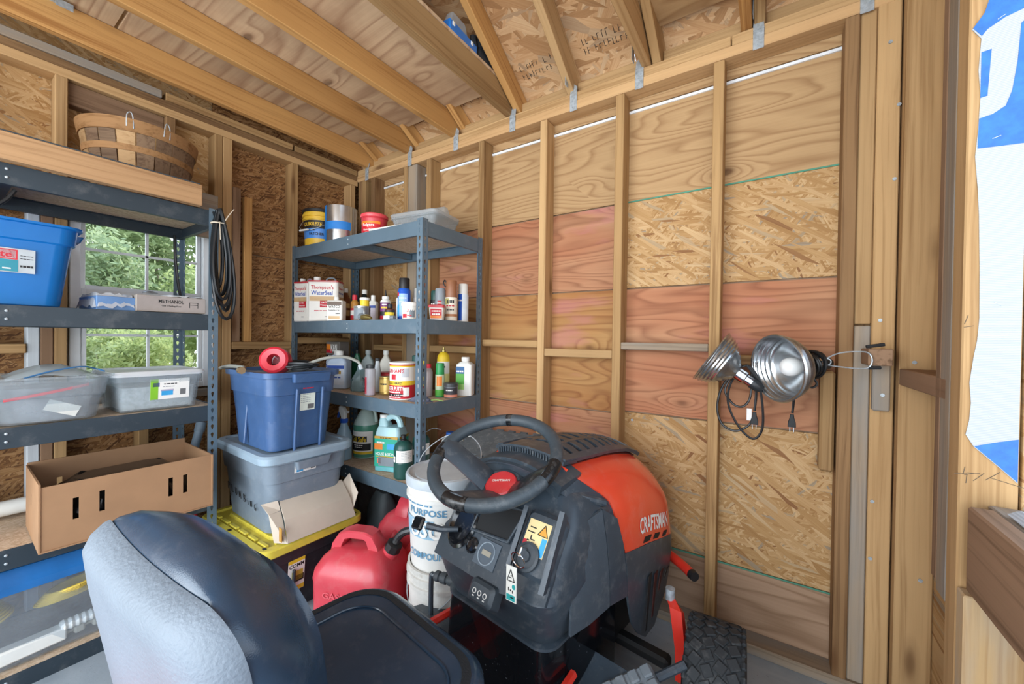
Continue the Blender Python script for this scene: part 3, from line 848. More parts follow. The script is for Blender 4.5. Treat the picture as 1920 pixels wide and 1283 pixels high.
def angle_post(h):
    m = MB()
    flange(m, .038, h, Matrix())                                        # along +X, face towards -Y
    flange(m, .038, h, Matrix(((0, 1, 0, 0), (1, 0, 0, 0), (0, 0, 1, 0), (0, 0, 0, 1))))  # along +Y, face towards -X
    return m.mesh('post', STEEL, False)
POST = angle_post(1.83)
def shelving(label, loc, rz, L, D, levels, mat, under, cross=True):
    # local: X along the long side, Y towards the back, front at Y=0
    t = thing('steel_shelving_unit', label, 'shelving', loc, rz, 'slate grey boltless shelving units')
    for (x, y, sx_, sy_) in ((0, 0, 1, 1), (L, 0, -1, 1), (0, D, 1, -1), (L, D, -1, -1)):
        o = bpy.data.objects.new('post', POST); COL.objects.link(o); o.parent = t
        o.location = (x, y, 0); o.scale = (sx_, sy_, 1)
    for z in levels:
        for y, s in ((.0035, 1), (D - .0035, -1)):
            m = MB(); m.box((L / 2, y, z - .036), (L - .008, .003, .072), .001); m.box((L / 2, y + s * .008, z - .0705), (L - .01, .016, .003), 0); m.box((L / 2, y + s * .010, z - .020), (L - .01, .018, .003), 0)
            b = part('beam', m, mat, t)
            if s == 1:
                for q in (.020, .048):
                    part('rivet', MB().lathe([(.0045, 0), (.0042, .002), (.002, .0032)], 8, M=Matrix.Translation((L / 2, .0019, z - q)) @ Matrix.Rotation(PI / 2, 4, 'X')), GALV, b)
        for x, s in ((.0035, 1), (L - .0035, -1)):
            m = MB(); m.box((x, D / 2, z - .036), (.003, D - .01, .072), .001); m.box((x + s * .008, D / 2, z - .0705), (.016, D - .012, .003), 0)
            part('beam', m, mat, t)
        if cross: part('cross_brace', MB().box((L / 2, D / 2, z - .041), (.034, D - .02, .036), .001), mat, t)
        part('shelf_board', MB().box((L / 2, D / 2, z - .0105), (L - .012, D - .012, .0145), .001), O_UND, t)
    return t
LV = (1.82, 1.340, .920, .512)
shelving('corner shelving unit holding cans and spray bottles against the long wall', (-2.622, 1.34, 0), 0, 1.205, .47, LV, STEEL, O_UND)
shelving('shelving unit in front of the window, holding tubs and boxes', (-2.165, -.45, 0), R(90), 1.219, .455, (1.82, 1.340, .920, .503, .062), STEELD, O_UND)

# ------------------------------------------------------------------ containers
def vessel(name, label, cat, loc, rz, secs, mat, cap=None, group=None, seg=5, body='body', rnd=False, lab=None, hollow=None, z_cap=None):
    t = thing(name, label, cat, loc, rz, group)
    m = MB()
    if rnd: m.lathe(secs, 24)
    else: m.loft(secs, seg)
    part(body, m, mat, t)
    if cap:
        r, z0, z1, cm = cap[:4]; cx, cy = cap[4:6] if len(cap) > 4 else (0, 0)
        part('cap', MB().lathe([(r * .98, z0), (r, z0 + .002), (r, z1 - .003), (r * .9, z1)], 18, c=(cx, cy)), cm, t)
    return t
def rlabel(t, r, z0, z1, mat, half=1.2, texts=(), a0=-PI / 2, name='label', c=(0, 0), bands=()):
    l = part(name, arcpatch(MB(), r, z0, z1, a0 - half, a0 + half, c=c), mat, t)
    for (b0, b1, bm, *hh) in bands:
        h2 = hh[0] if hh else half; off = hh[1] if len(hh) > 1 else 0
        part('colour_band', arcpatch(MB(), r + .0003, b0, b1, a0 + off - h2, a0 + off + h2, c=c), bm, l)
    for (s, z, h, m, *o) in texts:
        letters(s, l, m, oncyl(r, z, a0 + (o[1] if len(o) > 1 else 0), .0013, c), height=h, width=(o[0] if o else None), bold=.018)
    return l
def flabel(t, o, x, y, w_, h_, mat, texts=(), bands=(), name='label'):
    l = part(name, flatpatch(MB(), o, x, y, w_, h_, .0006), mat, t, False)
    X = Vector(x).normalized(); Y = Vector(y).normalized(); O_ = Vector(o); n = X.cross(Y).normalized()
    for (a, b, bw, bh, bm) in bands:
        part('colour_band', flatpatch(MB(), O_ + X * a + Y * b + n * .0007, X, Y, bw, bh, .0003), bm, l, False)
    for (s, a, b, h, m, *o2) in texts:
        letters(s, l, m, onflat(O_ + X * a + Y * b, X, Y, .0013), height=h, width=(o2[0] if o2 else None), bold=.018)
    return l
TIN = plain('tinplate', '#b9bcbc', .3, .8, var=.06)
WPL = plain('white_plastic', '#e4e4de', .4, var=.03)
MILK = plain('milky_plastic', '#cfd8dc', .35, var=.05)
GREYPL = plain('grey_plastic', '#7c858c', .45, var=.06)
AMBER = plain('amber_bottle', '#6a3a1c', .2, var=.15)
DKBOT = plain('dark_bottle', '#1f2424', .2, var=.1)
SC = 'stored bottles and cans on the corner shelving'
XS_, YS_ = Vector((1, 0, 0)), Vector((0, 0, 1))

# -- top shelf (z 1.82)
ZT = 1.8195
YEL = plain('yellow_pail', '#e0b63a', .4, var=.05)
t = thing('pail', 'yellow and black concrete patcher pail, leftmost on top of the corner shelving', 'pail', (-2.51, 1.465, ZT), R(35), SC)
part('body', MB().lathe([(.082, 0), (.088, .004), (.100, .175), (.107, .176), (.107, .186), (.101, .188), (.101, .196), (.107, .198), (.107, .212), (.101, .214), (.101, .224)], 32), YEL, t)
part('lid', MB().lathe([(.108, .224), (.110, .226), (.110, .242), (.104, .246), (.09, .241)], 32), BLACK, t)
l = rlabel(t, .0905, .012, .17, YEL, 1.45, (), R(-80))
l.hide_render = False
QB = plain('pail_label_blue', '#4a86d0', .4, var=.05)
bnd = [(.012, .055, YEL, 1.4), (.055, .118, QB, 1.4), (.118, .170, BLACK, 1.4)]
for b0, b1, bm, hf in bnd:
    r0 = .088 + .012 * b0 / .175; r1 = .088 + .012 * b1 / .175
    part('colour_band', arcpatch(MB(), r0 + .0012, b0, b1, R(-80) - hf, R(-80) + hf, r1=r1 + .0012), bm, l)
letters('QUIKRETE', l, YEL, lambda a, b: oncyl(.0995, .143, R(-95), .002)(a, b), height=.027, width=.125, bold=.03, shear=.25)
letters('=', l, BLACK, oncyl(.0965, .106, R(-100), .002), height=.012, bold=.02)
letters('PATCHER', l, BLACK, oncyl(.0955, .083, R(-80), .002), height=.017, width=.09, bold=.02)
part('handle', MB().tube(smoothpath([(-.108, 0, .19), (-.105, -.06, .13), (-.05, -.103, .10), (.03, -.106, .118), (.09, -.06, .165), (.108, 0, .19)]), .0018, 6), GALV, t)
part('grip', MB().cyl((-.092, -.085, .103), (-.028, -.108, .105), .006), WPL, t)

FOILM = plain('aluminium_flashing', '#c3c6c8', .22, .9, var=.06, scale=5)
TAPE = plain('blue_masking_tape', '#2277c4', .6, var=.06)
t = thing('flashing_roll', 'roll of bright aluminium flashing bound with blue tape', 'metal roll', (-2.29, 1.475, ZT), R(30), SC)
m = MB()
prof = []
for i in range(97):
    a = 2 * PI * i / 32; r = .094 - .004 * i / 96
    prof.append((r * math.cos(a), r * math.sin(a)))
m.slab([[Vector((x, y, z)) for x, y in prof] for z in (0, .235)], .0008)
part('coil', m, FOILM, t)
tp = arcpatch(MB(), .0945, .085, .135, R(-150), R(-28), .001)
arcpatch(tp, .0945, .0, .236, R(-153), R(-126), .0015)
part('tape', tp, TAPE, t)

CANR = plain('red_plastic_can', '#c33a44', .4, var=.05)
t = thing('coffee_can', 'red plastic coffee can between the metal roll and the clear bin', 'can', (-1.995, 1.50, ZT), R(38), SC)
part('body', MB().lathe([(.07, 0), (.074, .004), (.074, .018), (.071, .022), (.071, .105), (.074, .112), (.074, .122), (.071, .126), (.076, .132)], 28), CANR, t)
part('lid', MB().lathe([(.078, .130), (.079, .132), (.079, .147), (.075, .151), (.06, .149)], 28), plain('red_lid', '#d84a52', .35), t)
l = rlabel(t, .0715, .03, .103, plain('can_label', '#c8202c', .4), 1.0, (('Folgers', .078, .022, WHITE, .072), ('Classic Roast', .052, .011, WHITE, .066), ('=', .037, .005, WHITE, .04)), R(-105), bands=((.088, .103, plain('orange_print', '#e8842c', .4), 1.0),))

CLEAR = clearplastic('clear_bin_plastic', '#dfe6ea', .74)
CLEAR2 = clearplastic('clear_tub_plastic', '#dfe6ea', .6)
t = thing('clear_bin', 'clear plastic bin of hardware with a loose lid, top of corner shelving', 'bin', (-1.67, 1.60, ZT), R(8), SC)
part('body', MB().loft([(.001, .135, .10, .02), (.085, .15, .112, .025), (.088, .16, .122, .03), (.098, .16, .122, .03), (.098, .156, .118, .028), (.008, .132, .097, .02)], cap0=True, cap1=True), CLEAR, t)
part('lid', MB().loft([(.098, .160, .122, .03), (.112, .163, .125, .032), (.118, .158, .12, .03), (.113, .14, .10, .02)]), CLEAR2, t)
rnd_ = random.Random(5)
for i in range(22):
    p = Vector((rnd_.uniform(-.1, .1), rnd_.uniform(-.07, .07), .012 + rnd_.uniform(0, .03))); q = p + Vector((rnd_.uniform(-.05, .05), rnd_.uniform(-.03, .03), rnd_.uniform(0, .04)))
    part('wire_piece', MB().cyl(p, q, .0013, seg=5), rnd_.choice((GALV, plain('brass_wire', '#b79a5a', .4, .6))), t)
t = thing('container_cover', 'spare translucent lid standing tilted on the clear hardware bin', 'lid', (-1.66, 1.635, ZT + .119), R(8), SC)
part('panel', MB().loft([(0, .11, .03, .01), (.006, .115, .034, .012), (.05, .10, .020, .01, 0, .01), (.056, .097, .016, .008, 0, .012)]), CLEAR2, t)
t = thing('white_trim_stick', 'thin white stick lying on the front edge of the top shelf', 'stick', (-1.65, 1.365, ZT + .006), R(7), SC)
part('stick', MB().box((0, 0, 0), (.36, .013, .010), .002), WPL, t)

# -- second shelf (z 1.34)
Z2 = 1.3395
OILW = plain('oil_tin_white', '#e6e2da', .35, var=.03)
OILR = plain('oil_tin_red', '#b52a34', .4)
def tin_jug(label, x, y, rz, front):
    t = thing('water_seal_tin', label, 'can', (x, y, Z2), rz, SC)
    t.scale = (1.08 if front else .72, 1, 1.05)
    part('body', MB().loft([(0, .084, .05, .014), (.003, .086, .052, .016), (.233, .086, .052, .016), (.236, .088, .054, .016), (.243, .084, .05, .014)]), OILW, t)
    part('shoulder', MB().loft([(.2335, .0875, .0535, .016), (.2445, .0875, .0535, .016), (.2455, .08, .046, .014)]), OILR, t)
    part('cap', MB().lathe([(.016, .244), (.019, .246), (.019, .268), (.017, .27)], 16, c=(-.05, 0)), WPL, t)
    part('handle', MB().tube(smoothpath([(.0, 0, .243), (.012, 0, .262), (.045, 0, .264), (.06, 0, .243)]), .005, 6), GREYPL, t)
    TAN = plain('tan_print', '#c9a87c', .5)
    flabel(t, (0, -.0523, .118), XS_, YS_, .145, .215, OILW,
           (("Thompson's", 0, .082, .030, REDP, .128), ('WaterSeal', -.002, .052, .026, BLUEP, .122), ('Low Odor', .018, -.004, .012, WHITE, .05), ('Waterproofer', .022, -.022, .011, WHITE, .066), ('=', 0, -.055, .007, REDP, .09), ('=', .03, -.09, .007, BLACK)),
           ((0, .017, .145, .028, TAN), (.028, -.014, .082, .040, REDP)))
    flabel(t, (.0863, 0, .118), (0, 1, 0), YS_, .085, .2, OILW, (("Thompson's", 0, .08, .018, REDP, .07), ('WaterSeal', 0, .055, .015, BLUEP, .07)), ((0, .017, .085, .028, TAN),))
    return t
tin_jug('white and red water seal tin at the left end of the second shelf', -2.552, 1.402, R(14), 0)
tin_jug('second white and red water seal tin, right of the first and nearer the front', -2.378, 1.428, R(36), 1)
t = thing('danish_oil_tin', 'small flat white oil tin in front of the tall water seal tin', 'can', (-2.19, 1.383, Z2), R(30), SC)
part('body', MB().loft([(0, .046, .024, .006), (.003, .048, .026, .007), (.118, .048, .026, .007), (.122, .045, .022, .006)]), OILW, t)
part('cap', MB().lathe([(.013, .12), (.015, .122), (.015, .142), (.013, .145)], 14), WPL, t)
flabel(t, (0, -.0262, .06), XS_, YS_, .088, .112, OILW, (('WATCO', 0, .024, .017, BLACK, .07), ('DANISH OIL', 0, .002, .010, BLACK, .07), ('=', .022, -.017, .007, BLACK, .026)), ((0, .044, .088, .022, plain('brown_print', '#6b5b50', .5)), (0, -.040, .068, .018, plain('tan_print', '#c9a87c', .5))))
def bott(name, label, x, y, z, r, h, mat, capm, capr=.012, caph=.025, neck=.25, rz=R(35), rnd=True, hy=None, cat='bottle', lab=None, texts=(), lz=(.15, .6), bands=(), half=1.2):
    t = thing(name, label, cat, (x, y, z), rz, SC)
    hb = h - caph
    if rnd:
        part('body', MB().lathe([(r * .93, 0), (r, .004), (r, hb * (1 - neck)), (r * .85, hb * (1 - neck * .6)), (capr * 1.05, hb * (1 - neck * .2)), (capr * .95, hb)], 22), mat, t)
    else:
        part('body', MB().loft([(0, r * .95, hy * .95, .008), (.003, r, hy, .01), (hb * (1 - neck), r, hy, .01), (hb * (1 - neck * .5), r * .75, hy * .75, .01), (hb * (1 - neck * .15), capr, capr, capr), (hb, capr * .95, capr * .95, capr)]), mat, t)
    part('cap', MB().lathe([(capr * 1.12, hb - .002), (capr * 1.15, hb), (capr * 1.12, h - .002), (capr * .95, h)], 16), capm, t)
    if lab:
        if rnd: rlabel(t, r, h * lz[0], h * lz[1], lab, half, texts, bands=bands)
        else: flabel(t, (0, -hy - .0003, h * (lz[0] + lz[1]) / 2), XS_, YS_, r * 1.7, h * (lz[1] - lz[0]), lab, [(s, 0, z - h * (lz[0] + lz[1]) / 2, hh, mm, *o) for (s, z, hh, mm, *o) in texts], [(0, (b0 + b1) / 2 - h * (lz[0] + lz[1]) / 2, r * 1.7, b1 - b0, bm) for (b0, b1, bm, *o) in bands])
    return t
TANL = plain('tan_label', '#c7a066', .5)
bott('whisky_style_bottle', 'tall brown glass bottle with a white cap and tan label at the back', -2.425, 1.60, Z2, .033, .235, AMBER, WPL, .012, .028, .35, lab=TANL, lz=(.2, .55), bands=((.085, .10, AMBER),))
bott('dark_bottle', 'black plastic bottle with a white cap near the back corner post', -2.305, 1.66, Z2, .034, .225, DKBOT, WPL, .015, .028, .3)
bott('red_cap_bottle', 'amber squeeze bottle with a red cap behind the grey tin', -2.18, 1.50, Z2, .024, .168, plain('amber_glue', '#b8813a', .35), REDP, .013, .03, .15, lab=REDP, lz=(.08, .5), bands=((.04, .07, WHITE),))
t = thing('small_tin', 'small open silvery tin with wire handle under the yellow jar', 'can', (-1.985, 1.415, Z2), R(30), SC)
part('body', MB().lathe([(.045, 0), (.047, .003), (.045, .006), (.045, .075), (.047, .078), (.047, .083), (.04, .081)], 24), TIN, t)
rlabel(t, .0455, .012, .07, GREYPL, .9, (), R(-110))
t = thing('yellow_jar', 'little yellow jar with white lid standing on the small tin', 'jar', (-1.97, 1.42, Z2 + .083), R(30), SC)
part('body', MB().lathe([(.024, 0), (.026, .002), (.026, .034), (.022, .036)], 20), YELP, t)
part('lid', MB().lathe([(.0275, .035), (.0275, .048), (.025, .051)], 20), WPL, t)
bott('white_flat_bottle', 'flat white bottle with white cap behind the yellow jar', -2.065, 1.55, Z2, .029, .165, WPL, WPL, .012, .03, .12, rnd=False, hy=.018, rz=R(25), lab=plain('pale_label', '#d8d2e0', .5), lz=(.12, .62), bands=((.085, .1, BLUEP),))
t = thing('brass_nozzle', 'brass torch nozzle lying in front of the small tin', 'nozzle', (-1.895, 1.372, Z2 + .018), R(-8), SC)
part('body', MB().tube([(-.04, 0, 0), (0, 0, 0), (.03, 0, -.002), (.065, 0, -.008)], [.014, .017, .015, .006], 14), plain('brass', '#a3925a', .3, .8), t)
part('collar', MB().cyl((-.055, 0, .004), (-.03, 0, .001), .019, seg=14), GREYPL, t)
t = bott('glue_bottle', 'white glue bottle with pointed black nozzle and purple label', -1.885, 1.50, Z2, .0295, .145, WPL, WPL, .018, .014, .12, lab=plain('purple_label', '#6e2f6a', .45), lz=(.04, .74), texts=(('=', .078, .014, YELP, .034), ('=', .095, .010, WHITE, .026)), bands=((.004, .03, REDP), (.032, .055, BLACK)))
part('nozzle', MB().lathe([(.007, .144), (.005, .16), (.0022, .184)], 10), BLACK, t)
bott('stain_bottle', 'little brown bottle with black cap and yellow label in front of the glue', -1.735, 1.41, Z2, .027, .088, plain('dark_amber', '#4a3220', .25), BLACK, .012, .02, .22, lab=REDP, lz=(.05, .62), bands=((.018, .042, YELP), (.042, .054, BLACK)))
t = thing('grey_clip', 'small clear and grey plastic clip lying by the brown bottle', 'clip', (-1.70, 1.366, Z2), R(10), SC)
part('body', MB().loft([(0, .022, .012, .004), (.022, .02, .01, .004)]), MILK, t); part('cap', MB().cyl((.022, 0, .011), (.046, 0, .011), .011), GREYPL, t)
def spray(label, x, y, z, r, h, mat, capm, caph=.05, capr=None, rz=R(35), lab=None, texts=(), bands=(), lz=(.08, .7), half=1.3, dome=True):
    t = thing('spray_can', label, 'spray can', (x, y, z), rz, SC)
    hb = h - caph
    part('body', MB().lathe([(r * .94, 0), (r, .003), (r, .006), (r * .97, .008), (r * .97, hb - .016), (r * .8, hb - .003), (r * .7, hb)], 24), mat, t)
    cr_ = capr or r * .93
    part('cap', MB().lathe([(cr_ * .98, hb - .012), (cr_, hb - .010), (cr_ * .97, h - .006), (cr_ * .86, h)], 24), capm, t)
    if lab: rlabel(t, r * .972, h * lz[0], h * lz[1], lab, half, texts, bands=bands)
    return t
SPB = plain('blue_spray_can', '#1f56b8', .3, var=.04)
spray('tall blue spray can with black cap on the second shelf', -1.685, 1.465, Z2, .036, .232, SPB, BLACK, .055, .029, lab=plain('light_blue_label', '#8fb0e6', .4), lz=(.1, .62), half=.75, bands=((.13, .15, REDP, .25, -.9), (.02, .085, plain('cyan_print', '#3aa0d8', .4), .3, -.9)), texts=(('=', .12, .008, WHITE, .04), ('=', .10, .005, WHITE, .04)))
spray('slim white spray can hidden behind the tall blue one', -1.845, 1.57, Z2, .022, .14, MILK, WPL, .04, rz=R(30))
t = thing('white_tub', 'small round white tub with red print by the front post', 'tub', (-1.567, 1.402, Z2), R(30), SC)
part('body', MB().lathe([(.036, 0), (.038, .003), (.041, .068), (.041, .072)], 24), WPL, t)
part('lid', MB().lathe([(.0435, .068), (.045, .07), (.045, .084), (.041, .089)], 24), WHITE, t)
rlabel(t, .039, .006, .062, WHITE, 1.2, (('3', .045, .018, REDP), ('=', .02, .008, REDP, .04)), bands=((.008, .028, REDP, .35, -.45), (.01, .058, GREYPL, .35, .6)))
spray('white spray can with white cap just behind the front post', -1.675, 1.555, Z2, .026, .185, WPL, WPL, .05, texts=(('G', .09, .02, BLACK),), lab=WHITE)
spray('dark green spray can, left of the grey one, behind the post', -1.625, 1.645, Z2, .030, .178, plain('dark_green_can', '#26443f', .35), plain('dark_green_cap', '#2b5550', .4), .05, lab=BLACK, texts=(('=', .1, .016, WHITE, .05),))
spray('grey spray paint can with grey cap and red oval', -1.53, 1.585, Z2, .031, .18, TIN, plain('grey_cap', '#8b949b', .4), .07, lab=plain('grey_label', '#9aa3a9', .4), lz=(.04, .6), bands=((.085, .11, REDP, .35),), texts=(('=', .097, .010, WHITE, .025), ('=', .065, .012, WHITE, .05), ('=', .045, .009, WHITE, .03)))
t = spray('brown capped spray paint can with curved trigger hook', -1.472, 1.61, Z2, .034, .222, plain('cream_can', '#ddd6c6', .4), plain('brown_cap', '#9a6748', .4), .085, .031, lab=plain('cream_label', '#e4dccb', .4), lz=(.04, .58), texts=(('=', .105, .022, BLACK, .04), ('=', .082, .010, REDP, .05), ('=', .06, .009, BLACK, .04)), bands=((.024, .038, plain('brown_print2', '#a8724a', .5), 1.3), (.09, .122, plain('olive_print', '#a8a060', .5), .45, -.7)))
part('hook', MB().tube(smoothpath([(-.03, -.01, .185), (-.042, -.012, .205), (-.036, -.01, .222), (-.028, -.008, .212)]), .004, 6), BLACK, t)
spray('white and blue spray can with white cap at the right end', -1.468, 1.705, Z2, .031, .215, WPL, WPL, .052, .027, lab=plain('pale_can_label', '#cdd6dd', .4), lz=(.02, .72), bands=((.006, .155, SPB, .38, -.62), (.006, .155, BLUEP, .06, -.18)), texts=(('=', .12, .012, WHITE, .03, -.62),))
t = thing('wood_filler_tub', 'small square tub with a red lid right of the front post', 'tub', (-1.470, 1.50, Z2), R(35), SC)
part('body', MB().loft([(0, .031, .028, .008), (.002, .033, .03, .009), (.066, .038, .034, .01)]), WPL, t)
part('lid', MB().loft([(.064, .040, .036, .011), (.066, .042, .038, .012), (.076, .042, .038, .012), (.080, .038, .034, .01)]), plain('red_lid2', '#c03a40', .4), t)
flabel(t, (0, -.0335, .034), XS_, (0, -.09, 1), .058, .05, REDP, (('=', 0, .012, .009, WHITE, .045), ('=', 0, -.004, .012, WHITE, .04)), ((0, -.018, .058, .012, plain('orange_print', '#e8842c', .4)),))

# -- third shelf (z .92)
Z3 = .9195
KN1 = plain('grey_carton', '#6c6660', .6)
for i, (rz, txt) in enumerate(((R(6), 'upper'), (R(3), 'lower'))):
    t = thing('filter_kit_box', f'{txt} of two stacked grey and orange filter kit boxes', 'box', (-2.515, 1.60, Z3 + (.165 if i == 0 else 0)), rz, SC)
    h = .125 if i == 0 else .165
    part('carton', MB().box((0, 0, h / 2), (.135, .075, h), .0015), KN1, t)
    flabel(t, (0, -.0382, h / 2), XS_, YS_, .132, h * .96, KN1, (('K&N', .012, h * .16, h * .40, WHITE, .062), ('RECHARGER', 0, -h * .33, h * .17, WHITE, .085)), ((-.045, h * .2, .04, h * .32, plain('orange_print', '#e8842c', .4)), (-.035, -h * .02, .06, h * .2, REDP), (0, -h * .34, .132, h * .24, BLACK)))
LBLU = plain('pale_blue_jug', '#b9cbe0', .35, var=.04)
for i, (x, y, lab_) in enumerate(((-2.40, 1.53, 'pale blue jug with white cap behind the navy tote, left of the pair'), (-2.29, 1.47, 'pale blue jug with white cap behind the navy tote, right of the pair'))):
    t = thing('pale_blue_jug', lab_, 'jug', (x, y, Z3), R(28), SC)
    part('body', MB().loft([(0, .062, .04, .015), (.004, .065, .043, .018), (.165, .065, .043, .018), (.2, .04, .03, .018), (.208, .02, .02, .02), (.212, .019, .019, .019)]), LBLU, t)
    part('cap', MB().lathe([(.023, .206), (.025, .208), (.025, .232), (.023, .235)], 18), WPL, t)
    flabel(t, (0, -.0434, .09), XS_, YS_, .11, .13, plain('pale_label2', '#cfd9e6', .5), (('=', 0, -.02, .012, BLUEP, .07),), ((0, .045, .11, .02, BLUEP), (0, .012, .07, .02, plain('ochre_print', '#b8923a', .5))))
bott('green_oil_bottle', 'dark green oil bottle with black cap at the back', -2.435, 1.70, Z3, .034, .235, plain('green_oil_bottle_mat', '#1f6a4a', .35), BLACK, .014, .024, .35, rnd=False, hy=.024)
bott('grey_oil_bottle', 'grey oil bottle with grey cap by the rear post', -2.285, 1.68, Z3, .048, .237, plain('grey_oil', '#8f9a98', .4), plain('grey_cap2', '#a9b0ae', .4), .016, .026, .4, rnd=False, hy=.03)
bott('white_oil_bottle', 'cream oil bottle with white cap, tallest at the back', -2.10, 1.68, Z3, .042, .240, plain('cream_oil', '#d4d0c2', .4), WPL, .016, .026, .38, rnd=False, hy=.028)
TEAL = clearplastic('teal_bag_plastic', '#a8c4c8', .35, .15)
t = thing('bagged_jug', 'dark teal jug wrapped in a shiny clear bag, beside the navy tote', 'bag', (-2.08, 1.475, Z3), R(30), SC)
part('jug', MB().loft([(0, .045, .035, .012), (.004, .048, .038, .014), (.07, .046, .036, .014), (.10, .02, .018, .012), (.118, .013, .013, .013)]), plain('teal_fluid', '#27474c', .3), t)
rr_ = random.Random(2); m = MB(); rg = []
for k_ in range(8):
    z = .148 * k_ / 7; s_ = (.058, .060, .060, .056, .046, .034, .022, .018)[k_]
    rg.append([Vector((s_ * (1 + rr_.uniform(-.12, .12)) * math.cos(a), s_ * .8 * (1 + rr_.uniform(-.12, .12)) * math.sin(a), z)) for a in [2 * PI * q / 20 for q in range(20)]])
m.rings(rg); part('bag', m, TEAL, t, True, 20)
bott('pump_bottle', 'small grey topped bottle behind the pink fluid bottle', -1.965, 1.51, Z3, .022, .20, MILK, plain('dark_grey_cap', '#3c4144', .4), .012, .014, .5)
bott('pink_fluid_bottle', 'clear squeeze bottle with a little pink fluid and red print, front row', -1.885, 1.40, Z3, .0285, .17, clearplastic('clear_squeeze', '#e4e4ea', .25), plain('dark_grey_cap', '#3c4144', .4), .02, .018, .05, lab=plain('red_on_clear', '#d06a78', .5), lz=(.05, .6), half=.35, rz=R(-5), bands=((.02, .10, REDP, .12),))
t = thing('pink_fluid', 'pool of pink liquid inside the clear squeeze bottle', 'liquid', (-1.885, 1.40, Z3 + .002), 0)
part('fluid', MB().lathe([(.026, 0), (.027, .002), (.027, .036)], 20), plain('pink_liquid', '#c98ab0', .2), t)
t = thing('wipes_tub', 'oval white tub with a slanted red lid behind the pink bottle', 'tub', (-1.985, 1.60, Z3), R(20), SC)
part('body', MB().loft([(0, .055, .04, .035), (.09, .066, .05, .045)]), WPL, t)
part('lid', MB().loft([(.089, .069, .053, .045), (.104, .069, .053, .045), (.11, .06, .045, .04)]), plain('red_lid2', '#c03a40', .4), t)
flabel(t, (0, -.0455, .045), XS_, (0, -.1, 1), .06, .055, plain('dark_label', '#3a3a40', .5), (('=', 0, .008, .012, WHITE, .04),), ((0, -.018, .05, .016, REDP),))
t = thing('gold_tin', 'small gold paint tin left of the big putty can', 'can', (-1.845, 1.485, Z3), R(25), SC)
part('body', MB().lathe([(.041, 0), (.043, .003), (.041, .006), (.041, .092), (.044, .095), (.044, .1), (.038, .098)], 24), plain('gold_tin_mat', '#c2a45c', .3, .6), t)
rlabel(t, .0412, .015, .085, plain('gold_label', '#cfae62', .4, .3), 1.0, (('=', .06, .012, BLACK, .04),), R(-95))
bott('red_label_bottle', 'bottle with black cap and red label behind the gold tin', -1.835, 1.58, Z3, .03, .165, TIN, BLACK, .016, .03, .3, lab=REDP, lz=(.35, .7), texts=(('=', .09, .02, WHITE),))
t = thing('putty_can', 'large white, yellow and red water putty can in the front row', 'can', (-1.645, 1.425, Z3), R(40), SC)
part('body', MB().lathe([(.066, 0), (.068, .003), (.066, .006), (.066, .186), (.069, .189), (.069, .196), (.062, .193), (.058, .193)], 36), WHITE, t)
l = rlabel(t, .0665, .008, .185, WHITE, 2.0, (("DURHAM'S", .152, .022, REDP, .115, -.1), ('ROCK HARD', .0885, .013, BLACK, .095, -.1), ('WATER PUTTY', .060, .021, WHITE, .115, -.1), ('=', .041, .009, WHITE, .075, -.1), ('=', .026, .0055, WHITE, .11, -.1), ('=', .015, .006, WHITE, .08, -.1)), R(-118),
           bands=((.008, .077, REDP, 2.0), (.077, .099, YELP, 2.0), (.173, .179, YELP, 2.0), (.179, .185, REDP, 2.0), (.0195, .034, BLACK, .95, -.2), (.02, .066, WHITE, .24, .95), (.12, .165, plain('grey_fine_print', '#c9ccd0', .5), .3, .85)))
part('emblem', arcpatch(MB(), .0672, .106, .134, R(-135), R(-112)), REDP, l)
spray('small can with a dark green cap behind the putty can', -1.70, 1.58, Z3, .034, .225, TIN, plain('dark_green_cap', '#2b5550', .4), .055, .031)
bott('amber_cone_bottle', 'brass topped oil can behind the putty can', -1.79, 1.65, Z3, .034, .218, plain('rusty_tin', '#6a5a48', .4, .3), plain('brass', '#a3925a', .3, .8), .006, .02, .25, cat='oil can')
t = thing('torch_cylinder', 'yellow topped gas cylinder standing behind the front post', 'gas cylinder', (-1.60, 1.69, Z3), R(30), SC)
part('body', MB().lathe([(.034, 0), (.037, .004), (.037, .2), (.034, .222), (.022, .24), (.012, .246)], 24), YELP, t)
part('valve', MB().lathe([(.012, .245), (.012, .258), (.007, .26), (.007, .272)], 12), plain('brass', '#a3925a', .3, .8), t)
rlabel(t, .0372, .05, .19, WHITE, 1.4, (('=', .16, .014, BLACK, .04),), bands=((.05, .12, plain('pale_yellow_print', '#e8dc90', .5)),))
bott('red_top_bottle', 'clear bottle of grey fluid with a red cap right of the post', -1.60, 1.57, Z3, .0245, .18, clearplastic('cloudy_bottle', '#b9aaa8', .15), REDP, .014, .02, .16)
t = thing('grey_fluid', 'grey liquid filling the red capped clear bottle', 'liquid', (-1.60, 1.57, Z3 + .002), 0)
part('fluid', MB().lathe([(.0215, 0), (.0225, .002), (.0225, .095)], 18), plain('grey_liquid', '#86787a', .25), t)
bott('yellow_label_bottle', 'black and yellow bottle between the post and the red capped bottle', -1.665, 1.60, Z3, .024, .2, BLACK, YELP, .013, .03, .25, lab=plain('pale_yellow_print', '#e8dc90', .5), lz=(.1, .65), bands=((.02, .05, REDP),))
spray('green air freshener can with orange label', -1.54, 1.60, Z3, .026, .187, plain('green_can', '#2f8a50', .35), plain('green_cap', '#2f9a56', .4), .05, .024, lab=plain('pale_green_label', '#b9c8a8', .5), lz=(.04, .66), bands=((.06, .115, plain('orange_print', '#e8842c', .4), .6), (.006, .04, GREENP, 1.2)))
t = thing('grey_jar', 'short dark grey jar with black lid and orange base stripe', 'jar', (-1.475, 1.62, Z3), R(25), SC)
